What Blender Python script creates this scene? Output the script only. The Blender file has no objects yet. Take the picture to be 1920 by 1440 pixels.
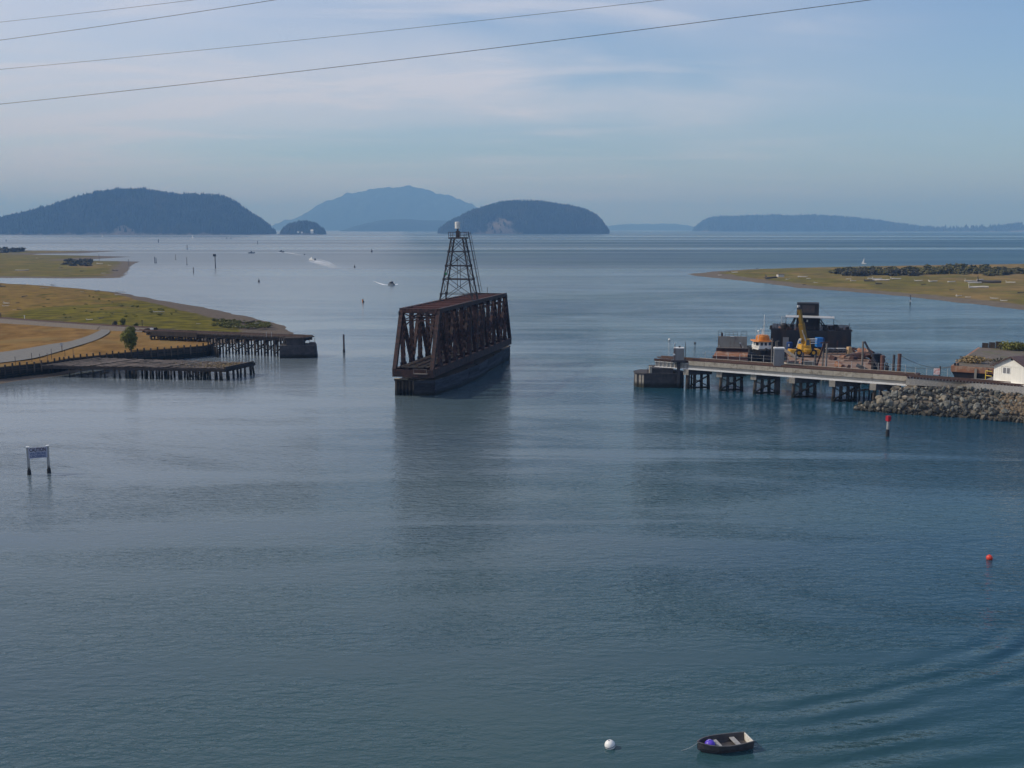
import bpy, bmesh, math, random
import numpy as np
from mathutils import Vector, Matrix, Quaternion, noise as mnoise

random.seed(7)
R = random.Random(11)
SC = bpy.context.scene
COL = SC.collection

# ------------------------------------------------------------------ camera
CAM_H = 26.0            # eye height above the water, metres (a high road bridge)
FPX = 2000.0            # focal length in pixels of a 1920 px wide frame
HORIZON = 428.0
PITCH = math.atan((720 - HORIZON) / FPX)
CP, SP = math.cos(PITCH), math.sin(PITCH)
cam_data = bpy.data.cameras.new("camera")
cam_data.sensor_width = 36.0
cam_data.lens = 36.0 * FPX / 1920.0
cam_data.clip_start = 0.5
cam_data.clip_end = 80000
cam = bpy.data.objects.new("camera", cam_data)
COL.objects.link(cam)
cam.location = (0, 0, CAM_H)
cam.rotation_euler = (math.radians(90) - PITCH, 0, 0)
SC.camera = cam

# ------------------------------------------------------------------ sky, sun, exposure
SUN_EL = math.radians(38)
SUN_AZ = math.radians(-83)          # clockwise from +Y: a little in front of straight left
world = bpy.data.worlds.new("World")
SC.world = world
world.use_nodes = True


def build_world():
    nt = world.node_tree
    N, L = nt.nodes, nt.links
    bg = N["Background"]
    sky = N.new("ShaderNodeTexSky")
    sky.sky_type = 'NISHITA'
    sky.sun_disc = False
    sky.sun_elevation = SUN_EL
    sky.sun_rotation = SUN_AZ % (2 * math.pi)
    sky.altitude = 0
    sky.air_density = 1.0
    sky.dust_density = 0.6
    sky.ozone_density = 2.0
    tc = N.new("ShaderNodeTexCoord")
    sep = N.new("ShaderNodeSeparateXYZ")
    L.new(tc.outputs["Generated"], sep.inputs[0])
    # project the view direction on a flat cloud layer
    zc = N.new("ShaderNodeMath"); zc.operation = 'MAXIMUM'; zc.inputs[1].default_value = 0.0
    L.new(sep.outputs[2], zc.inputs[0])
    za = N.new("ShaderNodeMath"); za.operation = 'ADD'; za.inputs[1].default_value = 0.10
    L.new(zc.outputs[0], za.inputs[0])
    dx = N.new("ShaderNodeMath"); dx.operation = 'DIVIDE'
    dy = N.new("ShaderNodeMath"); dy.operation = 'DIVIDE'
    L.new(sep.outputs[0], dx.inputs[0]); L.new(za.outputs[0], dx.inputs[1])
    L.new(sep.outputs[1], dy.inputs[0]); L.new(za.outputs[0], dy.inputs[1])
    comb = N.new("ShaderNodeCombineXYZ")
    L.new(dx.outputs[0], comb.inputs[0]); L.new(dy.outputs[0], comb.inputs[1])

    def cloud(scale, stretch, lo, hi, rough, dist, off):
        mp = N.new("ShaderNodeMapping")
        mp.inputs["Location"].default_value = off
        mp.inputs["Rotation"].default_value = (0, 0, math.radians(-18))
        mp.inputs["Scale"].default_value = stretch
        L.new(comb.outputs[0], mp.inputs[0])
        nz = N.new("ShaderNodeTexNoise")
        nz.inputs["Scale"].default_value = scale
        nz.inputs["Detail"].default_value = 7
        nz.inputs["Roughness"].default_value = rough
        nz.inputs["Distortion"].default_value = dist
        L.new(mp.outputs[0], nz.inputs["Vector"])
        mr = N.new("ShaderNodeMapRange"); mr.interpolation_type = 'SMOOTHSTEP'
        mr.inputs[1].default_value = lo; mr.inputs[2].default_value = hi
        L.new(nz.outputs["Fac"], mr.inputs[0])
        return mr.outputs[0]
    c1 = cloud(0.50, (0.8, 1, 1), 0.20, 0.66, 0.50, 0.5, (3.2, 1.4, 0))
    c2 = cloud(1.6, (0.55, 1.4, 1), 0.42, 0.72, 0.55, 0.9, (7.7, 4.1, 0))
    add = N.new("ShaderNodeMath"); add.operation = 'MULTIPLY_ADD'
    L.new(c2, add.inputs[0]); add.inputs[1].default_value = 0.42
    m1 = N.new("ShaderNodeMath"); m1.operation = 'MULTIPLY'; m1.inputs[1].default_value = 0.78
    L.new(c1, m1.inputs[0]); L.new(m1.outputs[0], add.inputs[2])
    # the high cloud thins out towards the east
    xb = N.new("ShaderNodeMapRange"); xb.interpolation_type = 'SMOOTHSTEP'
    xb.inputs[1].default_value = -0.05; xb.inputs[2].default_value = 0.46; xb.inputs[3].default_value = 1.0; xb.inputs[4].default_value = 0.08
    L.new(sep.outputs[0], xb.inputs[0])
    xm = N.new("ShaderNodeMath"); xm.operation = 'MULTIPLY'
    L.new(add.outputs[0], xm.inputs[0]); L.new(xb.outputs[0], xm.inputs[1])
    cl = N.new("ShaderNodeMath"); cl.operation = 'MINIMUM'; cl.inputs[1].default_value = 0.95
    L.new(xm.outputs[0], cl.inputs[0])
    mix = N.new("ShaderNodeMix"); mix.data_type = 'RGBA'
    L.new(cl.outputs[0], mix.inputs["Factor"])
    tint = N.new("ShaderNodeMix"); tint.data_type = 'RGBA'; tint.blend_type = 'MULTIPLY'
    tint.inputs["Factor"].default_value = 1.0
    tint.inputs[7].default_value = (0.80, 0.93, 1.14, 1)
    L.new(sky.outputs[0], tint.inputs[6])
    L.new(tint.outputs[2], mix.inputs[6])
    mix.inputs[7].default_value = (5.9, 6.1, 7.3, 1)
    L.new(mix.outputs[2], bg.inputs[0])
    bg.inputs[1].default_value = 0.123


build_world()
sun_data = bpy.data.lights.new("sun", 'SUN')
sun_data.energy = 3.4
sun_data.angle = math.radians(0.6)
sun_data.color = (1.0, 0.93, 0.82)
sun = bpy.data.objects.new("sun", sun_data)
COL.objects.link(sun)
SUN_DIR = Vector((math.sin(SUN_AZ) * math.cos(SUN_EL), math.cos(SUN_AZ) * math.cos(SUN_EL), math.sin(SUN_EL)))
sun.rotation_euler = SUN_DIR.to_track_quat('Z', 'Y').to_euler()
sun.location = (-60, 60, 200)
SC.view_settings.view_transform = 'Standard'
SC.view_settings.look = 'None'
SC.view_settings.exposure = -0.06
SC.view_settings.gamma = 1.0
SC.view_settings.use_curve_mapping = False
SC.render.engine = 'CYCLES'
SC.cycles.max_bounces = 6
SC.cycles.volume_bounces = 0
SC.cycles.use_denoising = True
SC.cycles.sample_clamp_indirect = 6.0


# ------------------------------------------------------------------ helpers
def ray(px, py):
    v = (720 - py) / FPX
    return Vector(((px - 960) / FPX, CP + v * SP, -SP + v * CP))


def at(px, py, z=0.0):
    """point of the level plane z seen at a pixel of the 1920 x 1440 photograph"""
    d = ray(px, py)
    t = (z - CAM_H) / d.z
    return Vector((d.x * t, d.y * t, z))


def aty(px, py, Y):
    d = ray(px, py)
    t = Y / d.y
    return Vector((d.x * t, Y, CAM_H + d.z * t))


def S(r, g, b):
    f = lambda c: (c / 255 / 12.92) if c / 255 <= 0.04045 else ((c / 255 + 0.055) / 1.055) ** 2.4
    return (f(r), f(g), f(b))


def tag(o, label=None, cat=None, group=None, kind=None):
    if label: o['label'] = label
    if cat: o['category'] = cat
    if group: o['group'] = group
    if kind: o['kind'] = kind
    return o


def empty(name, loc=(0, 0, 0), rz=0.0, label=None, cat=None, group=None, kind=None):
    o = bpy.data.objects.new(name, None)
    COL.objects.link(o)
    o.location = loc
    o.rotation_euler = (0, 0, rz)
    o.empty_display_size = 0.3
    return tag(o, label, cat, group, kind)


def add_mesh(name, me, parent=None, loc=None):
    o = bpy.data.objects.new(name, me)
    COL.objects.link(o)
    if parent is not None: o.parent = parent
    if loc is not None: o.location = loc
    return o


def copy_tree(o, parent=None):
    c = o.copy(); COL.objects.link(c); c.parent = parent
    for ch in [x for x in o.children]:
        copy_tree(ch, c)
    return c


class MB:
    """collects simple shapes and links them as one mesh object"""
    def __init__(s): s.v = []; s.f = []

    def add(s, vs, fs):
        n = len(s.v)
        s.v += [tuple(p) for p in vs]
        s.f += [tuple(i + n for i in f) for f in fs]
        return s

    def box(s, c, d, rz=0.0, taper=1.0):
        x, y, z = d[0] / 2, d[1] / 2, d[2] / 2
        ca, sa = math.cos(rz), math.sin(rz)
        vs = []
        for k in (-1, 1):
            q = taper if k == 1 else 1
            for (i, j) in ((-1, -1), (1, -1), (1, 1), (-1, 1)):
                a, b = i * x * q, j * y * q
                vs.append((c[0] + a * ca - b * sa, c[1] + a * sa + b * ca, c[2] + k * z))
        return s.add(vs, [(3, 2, 1, 0), (4, 5, 6, 7), (0, 1, 5, 4), (1, 2, 6, 5), (2, 3, 7, 6), (3, 0, 4, 7)])

    def beam(s, p, q, w, h, up=(0, 0, 1)):
        p, q = Vector(p), Vector(q)
        d = (q - p).normalized()
        up = Vector(up)
        if abs(d.dot(up)) > 0.98: up = Vector((0, 1, 0))
        a = d.cross(up).normalized() * (w / 2)
        b = a.cross(d).normalized() * (h / 2)
        vs = []
        for e in (p, q):
            vs += [e - a - b, e + a - b, e + a + b, e - a + b]
        return s.add(vs, [(3, 2, 1, 0), (4, 5, 6, 7), (0, 1, 5, 4), (1, 2, 6, 5), (2, 3, 7, 6), (3, 0, 4, 7)])

    def tube(s, p, q, r, r2=None, n=8, cap=True):
        p, q = Vector(p), Vector(q)
        r2 = r if r2 is None else r2
        d = (q - p).normalized()
        up = Vector((0, 0, 1)) if abs(d.z) < 0.95 else Vector((1, 0, 0))
        a = d.cross(up).normalized(); b = a.cross(d)
        vs = []
        for e, rr in ((p, r), (q, r2)):
            for k in range(n):
                t = 2 * math.pi * k / n
                vs.append(e + a * (rr * math.cos(t)) + b * (rr * math.sin(t)))
        fs = [(k, k + n, (k + 1) % n + n, (k + 1) % n) for k in range(n)]
        if cap: fs += [tuple(range(n)), tuple(range(2 * n - 1, n - 1, -1))]
        return s.add(vs, fs)

    def path(s, pts, r, n=6):
        for a, b in zip(pts[:-1], pts[1:]): s.tube(a, b, r, n=n)
        return s

    def lathe(s, prof, c=(0, 0, 0), n=16):
        vs = []; fs = []
        m = len(prof)
        for k in range(n):
            t = 2 * math.pi * k / n
            for (r, z) in prof: vs.append((c[0] + r * math.cos(t), c[1] + r * math.sin(t), c[2] + z))
        for k in range(n):
            k2 = (k + 1) % n
            for i in range(m - 1):
                fs.append((k * m + i, k2 * m + i, k2 * m + i + 1, k * m + i + 1))
        return s.add(vs, fs)

    def prism(s, poly, z0, z1, top=None):
        """polygon (list of xy) extruded in z"""
        top = top or poly
        n = len(poly)
        vs = [(p[0], p[1], z0) for p in poly] + [(p[0], p[1], z1) for p in top]
        fs = [tuple(range(n - 1, -1, -1)), tuple(range(n, 2 * n))]
        fs += [(i, (i + 1) % n, (i + 1) % n + n, i + n) for i in range(n)]
        return s.add(vs, fs)

    def slab(s, poly3, thick):
        """polygon of 3d points with thickness along its normal"""
        n = len(poly3)
        P = [Vector(p) for p in poly3]
        nr = Vector((0, 0, 0))
        for i in range(n): nr += (P[i] - P[0]).cross(P[(i + 1) % n] - P[0])
        nr = nr.normalized() * thick
        vs = P + [p + nr for p in P]
        fs = [tuple(range(n - 1, -1, -1)), tuple(range(n, 2 * n))]
        fs += [(i, (i + 1) % n, (i + 1) % n + n, i + n) for i in range(n)]
        return s.add(vs, fs)

    def ball(s, c, r, n=10, m=7, zs=1.0, zmin=-1.0):
        prof = []
        for i in range(m + 1):
            t = -math.pi / 2 + math.pi * i / m
            zz = max(math.sin(t), zmin)
            prof.append((max(math.cos(t), 1e-4) * r, zz * r * zs))
        return s.lathe(prof, c, n)

    def mesh(s, name, mat, smooth=False):
        me = bpy.data.meshes.new(name)
        me.from_pydata(s.v, [], s.f)
        if mat is not None: me.materials.append(mat)
        if smooth: me.polygons.foreach_set("use_smooth", [True] * len(me.polygons))
        me.update()
        return me

    def build(s, name, mat, parent=None, loc=None, smooth=False):
        return add_mesh(name, s.mesh(name, mat, smooth), parent, loc)


def fix_normals(o):
    bm = bmesh.new(); bm.from_mesh(o.data)
    bmesh.ops.recalc_face_normals(bm, faces=bm.faces)
    bm.to_mesh(o.data); bm.free()
    return o


# ------------------------------------------------------------------ materials
def M(name, c1, c2=None, rough=0.85, scale=2.0, detail=5, stretch=(1, 1, 1), bump=0.0, metal=0.0, rand=0.0,
      lo=0.35, hi=0.65, spec=0.35, c3=None, scale3=0.6, wet=None, world_space=False):
    """principled surface: two noise-mixed colours, optional third patchy colour, wet = (z, colour): dark tide band"""
    m = bpy.data.materials.new(name)
    m.use_nodes = True
    nt = m.node_tree; N, L = nt.nodes, nt.links
    b = N["Principled BSDF"]
    b.inputs["Roughness"].default_value = rough
    b.inputs["Metallic"].default_value = metal
    b.inputs["Specular IOR Level"].default_value = spec
    if c2 is None: c2 = tuple(x * 0.7 for x in c1)
    geo = N.new("ShaderNodeNewGeometry")
    tc = N.new("ShaderNodeTexCoord")
    src = geo.outputs["Position"] if world_space else tc.outputs["Object"]
    mp = N.new("ShaderNodeMapping"); mp.inputs["Scale"].default_value = stretch
    L.new(src, mp.inputs[0])
    nz = N.new("ShaderNodeTexNoise")
    nz.inputs["Scale"].default_value = scale; nz.inputs["Detail"].default_value = detail
    nz.inputs["Roughness"].default_value = 0.6
    L.new(mp.outputs[0], nz.inputs["Vector"])
    mr = N.new("ShaderNodeMapRange")
    mr.inputs[1].default_value = lo; mr.inputs[2].default_value = hi
    L.new(nz.outputs["Fac"], mr.inputs[0])
    mx = N.new("ShaderNodeMix"); mx.data_type = 'RGBA'
    L.new(mr.outputs[0], mx.inputs["Factor"])
    mx.inputs[6].default_value = (*c1, 1); mx.inputs[7].default_value = (*c2, 1)
    out = mx.outputs[2]
    if c3 is not None:
        n3 = N.new("ShaderNodeTexNoise"); n3.inputs["Scale"].default_value = scale3; n3.inputs["Detail"].default_value = 6
        n3.inputs["Roughness"].default_value = 0.65
        L.new(mp.outputs[0], n3.inputs["Vector"])
        m3 = N.new("ShaderNodeMapRange"); m3.inputs[1].default_value = 0.52; m3.inputs[2].default_value = 0.64
        L.new(n3.outputs["Fac"], m3.inputs[0])
        x3 = N.new("ShaderNodeMix"); x3.data_type = 'RGBA'
        L.new(m3.outputs[0], x3.inputs["Factor"]); L.new(out, x3.inputs[6]); x3.inputs[7].default_value = (*c3, 1)
        out = x3.outputs[2]
    if rand:
        oi = N.new("ShaderNodeObjectInfo")
        r1 = N.new("ShaderNodeMapRange"); r1.inputs[3].default_value = 1 - rand; r1.inputs[4].default_value = 1 + rand
        L.new(oi.outputs["Random"], r1.inputs[0])
        hs = N.new("ShaderNodeHueSaturation")
        L.new(r1.outputs[0], hs.inputs["Value"]); L.new(out, hs.inputs["Color"])
        out = hs.outputs[0]
    if wet is not None:
        sp = N.new("ShaderNodeSeparateXYZ"); L.new(geo.outputs["Position"], sp.inputs[0])
        w1 = N.new("ShaderNodeMath"); w1.operation = 'MULTIPLY_ADD'
        L.new(nz.outputs["Fac"], w1.inputs[0]); w1.inputs[1].default_value = 0.5; L.new(sp.outputs[2], w1.inputs[2])
        w2 = N.new("ShaderNodeMapRange"); w2.inputs[1].default_value = wet[0]; w2.inputs[2].default_value = wet[0] + 0.5
        w2.inputs[3].default_value = 1; w2.inputs[4].default_value = 0
        L.new(w1.outputs[0], w2.inputs[0])
        x4 = N.new("ShaderNodeMix"); x4.data_type = 'RGBA'
        L.new(w2.outputs[0], x4.inputs["Factor"]); L.new(out, x4.inputs[6]); x4.inputs[7].default_value = (*wet[1], 1)
        out = x4.outputs[2]
    L.new(out, b.inputs["Base Color"])
    if bump:
        bp = N.new("ShaderNodeBump"); bp.inputs["Strength"].default_value = 0.8; bp.inputs["Distance"].default_value = bump
        L.new(nz.outputs["Fac"], bp.inputs["Height"]); L.new(bp.outputs[0], b.inputs["Normal"])
    return m


WEED = (0.012, 0.013, 0.009)
MT = dict(
    creosote=M("creosoted_timber", (0.030, 0.023, 0.018), (0.055, 0.042, 0.032), scale=3, stretch=(1, 1, .3), rand=.35, wet=(1.0, WEED)),
    pile=M("weathered_pile", (0.045, 0.034, 0.025), (0.11, 0.085, 0.065), scale=4, stretch=(2, 2, .4), rand=.4, wet=(0.9, WEED)),
    plank=M("old_deck_plank", (0.075, 0.055, 0.042), (0.15, 0.115, 0.09), scale=2.2, rand=.4, c3=(0.045, 0.036, 0.03)),
    greyplank=M("grey_fender_plank", (0.022, 0.023, 0.029), (0.050, 0.052, 0.066), scale=1.6, stretch=(1, .25, 3), rand=.45, wet=(0.5, WEED)),
    paleplank=M("sun_bleached_plank", (0.50, 0.44, 0.34), (0.36, 0.30, 0.22), scale=3, rand=.1),
    truss=M("rusted_truss_steel", (0.020, 0.012, 0.011), (0.070, 0.030, 0.023), scale=2.5, rough=.75, rand=.2, c3=(0.012, 0.009, 0.010), scale3=1.3, bump=.01),
    strut=M("red_rust_strut", (0.13, 0.050, 0.038), (0.085, 0.036, 0.03), scale=2.5, rough=.8, rand=.2),
    tower=M("dark_lattice_steel", (0.030, 0.029, 0.034), (0.055, 0.040, 0.036), scale=2, rough=.6),
    whitesteel=M("white_tank_paint", (0.72, 0.72, 0.68), (0.55, 0.53, 0.48), scale=3, rough=.45),
    concrete=M("weathered_concrete", (0.34, 0.31, 0.26), (0.24, 0.215, 0.18), scale=2.2, rand=.08, c3=(0.19, 0.165, 0.135), bump=.01, wet=(0.75, (0.045, 0.045, 0.035))),
    girder=M("pale_precast_girder", (0.42, 0.40, 0.36), (0.33, 0.31, 0.28), scale=1.5, rand=.06, stretch=(.3, 1, 1.5)),
    flange=M("white_girder_flange", (0.74, 0.73, 0.70), (0.60, 0.58, 0.55), scale=1.2, rand=.05),
    parapet=M("tan_ballast_panel", (0.40, 0.36, 0.29), (0.32, 0.28, 0.22), scale=2.4, rand=.1, c3=(0.20, 0.17, 0.13), scale3=1.1),
    darkconc=M("dark_old_pier_concrete", (0.038, 0.036, 0.039), (0.066, 0.061, 0.061), scale=1.2, c3=(0.035, 0.033, 0.034), scale3=.9, bump=.02, wet=(0.7, WEED)),
    rail=M("rusty_rail", (0.15, 0.085, 0.06), (0.10, 0.06, 0.045), scale=3, rough=.6, metal=.3),
    ballast=M("grey_track_ballast", (0.17, 0.16, 0.145), (0.26, 0.245, 0.22), scale=5, detail=8, bump=.05, c3=(0.21, 0.17, 0.12), scale3=.25),
    ballast_brown=M("brown_track_ballast", (0.10, 0.08, 0.062), (0.16, 0.13, 0.10), scale=4, detail=8, bump=.04),
    asphalt=M("grey_asphalt_path", (0.125, 0.118, 0.105), (0.170, 0.158, 0.138), scale=1.2, detail=7, rough=.9),
    grey=M("grey_cabinet_paint", (0.20, 0.20, 0.205), (0.16, 0.16, 0.16), scale=1.4, rough=.5, stretch=(1, 1, .4)),
    greyrust=M("grey_bulkhead_paint", (0.24, 0.225, 0.20), (0.19, 0.17, 0.15), scale=.8, rough=.6, stretch=(1, 1, .25), c3=(0.16, 0.115, 0.085), scale3=1.0),
    rust=M("orange_rust_plate", (0.28, 0.13, 0.07), (0.19, 0.085, 0.05), scale=1.6, rough=.85, c3=(0.33, 0.22, 0.15), scale3=.8, rand=.15),
    rustdark=M("dark_rust", (0.072, 0.032, 0.024), (0.042, 0.022, 0.018), scale=2, rough=.85, rand=.25),
    rustdeck=M("rusty_barge_deck", (0.24, 0.155, 0.105), (0.16, 0.095, 0.065), scale=.6, detail=7, rough=.9, c3=(0.28, 0.21, 0.16), scale3=.35),
    black=M("black_hull_paint", (0.008, 0.008, 0.010), (0.014, 0.013, 0.014), scale=1.2, rough=.6, stretch=(1, 1, .3), c3=(0.024, 0.015, 0.012), scale3=.5),
    rubber=M("black_rubber", (0.012, 0.012, 0.013), (0.02, 0.02, 0.02), scale=4, rough=.7),
    white=M("white_boat_paint", (0.78, 0.77, 0.73), (0.66, 0.64, 0.60), scale=1.5, rough=.4),
    orange=M("orange_roof_paint", (0.56, 0.19, 0.018), (0.44, 0.14, 0.015), scale=1.5, rough=.5),
    yellow=M("yellow_crane_paint", (0.60, 0.33, 0.018), (0.46, 0.24, 0.018), scale=2, rough=.45, c3=(0.40, 0.20, 0.03), scale3=1.4),
    boom=M("ochre_boom_shaded", (0.27, 0.165, 0.022), (0.19, 0.115, 0.02), scale=1.5, rough=.5),  # ochre kept dark, the boom's shade put into the colour
    blue=M("bright_blue_paint", (0.02, 0.20, 0.55), (0.02, 0.13, 0.38), scale=2, rough=.45),
    navy=M("dark_blue_paint", (0.015, 0.05, 0.16), (0.01, 0.035, 0.12), scale=2, rough=.5),
    glass=M("dark_window_glass", (0.05, 0.06, 0.07), (0.035, 0.04, 0.05), rough=.08, spec=.6),
    brownpipe=M("brown_rusted_pipe", (0.13, 0.062, 0.045), (0.085, 0.042, 0.034), scale=2, rough=.8, stretch=(1, 1, .4), rand=.15),
    darkpipe=M("dark_steel_pipe", (0.05, 0.048, 0.055), (0.08, 0.068, 0.065), scale=2, rough=.7, rand=.2),
    greypost=M("grey_weathered_post", (0.20, 0.18, 0.16), (0.13, 0.11, 0.095), scale=3, stretch=(1, 1, .3), rand=.25),
    galv=M("galvanised_post", (0.42, 0.42, 0.42), (0.33, 0.33, 0.33), scale=3, rough=.5),
    houseboard=M("cream_white_siding", (0.80, 0.77, 0.69), (0.73, 0.70, 0.62), scale=1.2, rough=.6, rand=.04),
    roof=M("brown_asphalt_shingle", (0.13, 0.085, 0.078), (0.095, 0.062, 0.058), scale=5, rough=.9, rand=.12),
    trim=M("white_trim", (0.80, 0.79, 0.75), (0.74, 0.73, 0.70), rough=.5),
    yrail=M("yellow_handrail", (0.70, 0.50, 0.05), (0.60, 0.42, 0.05), rough=.5),
    signwhite=M("white_sign_board", (0.40, 0.40, 0.48), (0.35, 0.35, 0.43), scale=1.5, rough=.5),
    signdark=M("dark_maroon_letter", (0.022, 0.008, 0.020), (0.026, 0.010, 0.024), rough=.5),
    signblue=M("blue_letter", (0.010, 0.055, 0.17), (0.010, 0.050, 0.15), rough=.5),
    whitepost=M("white_pvc_sleeve", (0.36, 0.36, 0.35), (0.27, 0.26, 0.245), scale=2, rough=.5, wet=(0.75, (0.03, 0.022, 0.018))),
    red=M("red_dayboard", (0.42, 0.012, 0.025), (0.30, 0.01, 0.02), scale=2, rough=.5),
    redfloat=M("red_float", (0.62, 0.055, 0.03), (0.50, 0.045, 0.025), scale=2, rough=.4),
    bluestripe=M("blue_buoy_band", (0.02, 0.05, 0.13), (0.02, 0.04, 0.10), rough=.5),
    dinghy=M("charcoal_dinghy_hull", (0.042, 0.040, 0.044), (0.068, 0.062, 0.064), scale=3, rough=.55, c3=(0.07, 0.062, 0.06), scale3=1.5),
    bench=M("grey_plank_seat", (0.34, 0.335, 0.32), (0.24, 0.235, 0.23), scale=6, rough=.8),
    transom=M("white_scuffed_transom", (0.72, 0.70, 0.64), (0.60, 0.57, 0.50), scale=8, rough=.6, c3=(0.45, 0.36, 0.26), scale3=9),
    purple=M("purple_plastic", (0.11, 0.06, 0.50), (0.08, 0.045, 0.40), scale=3, rough=.4),
    rope=M("grey_rope", (0.22, 0.21, 0.19), (0.15, 0.14, 0.13), rough=.9),
    paleline=M("pale_mooring_rope", (0.24, 0.28, 0.30), (0.18, 0.21, 0.23), rough=.9),
    wire=M("dark_conductor", (0.09, 0.082, 0.085), (0.07, 0.065, 0.07), rough=.6),
    bark=M("tree_bark", (0.07, 0.055, 0.042), (0.05, 0.04, 0.03), scale=6),
    leaf=M("green_foliage", (0.085, 0.088, 0.014), (0.17, 0.165, 0.026), scale=1.2, rand=.15, lo=.3, hi=.7),
    leafdark=M("dark_scrub_foliage", (0.040, 0.040, 0.010), (0.135, 0.115, 0.026), scale=.12, rand=.2, lo=.3, hi=.7),
    leafgrey=M("grey_scrub_foliage", (0.055, 0.050, 0.032), (0.10, 0.09, 0.05), scale=.4, rand=.2),
    straw=M("dry_yellow_grass", (0.30, 0.22, 0.10), (0.20, 0.14, 0.065), scale=2, rand=.15),
    driftwood=M("bleached_driftwood", (0.52, 0.48, 0.42), (0.36, 0.33, 0.29), scale=3, rand=.2),
    driftdark=M("dark_drift_log", (0.10, 0.085, 0.07), (0.06, 0.05, 0.042), scale=3, rand=.3),
    conifer=M("conifer_forest", (0.010, 0.018, 0.009), (0.040, 0.052, 0.022), scale=.035, detail=8, lo=.35, hi=.65, spec=.0, c3=(0.055, 0.055, 0.030), scale3=.008),
    rock_grey=M("grey_green_riprap", (0.092, 0.093, 0.080), (0.165, 0.160, 0.138), scale=2.2, rand=.62, rough=.9, bump=.05, c3=(0.085, 0.078, 0.062), scale3=1.2, wet=(0.85, (0.040, 0.038, 0.030))),
    rock_tan=M("tan_riprap", (0.25, 0.215, 0.16), (0.17, 0.145, 0.11), scale=2.2, rand=.3, rough=.9, bump=.05, wet=(0.35, (0.06, 0.055, 0.042))),
    rock_dark=M("slate_dark_riprap", (0.075, 0.078, 0.085), (0.12, 0.12, 0.12), scale=2.2, rand=.2, rough=.9, bump=.05),
    bluegrey=M("blue_grey_boat", (0.13, 0.16, 0.20), (0.10, 0.12, 0.15), rough=.5),
)


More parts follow.
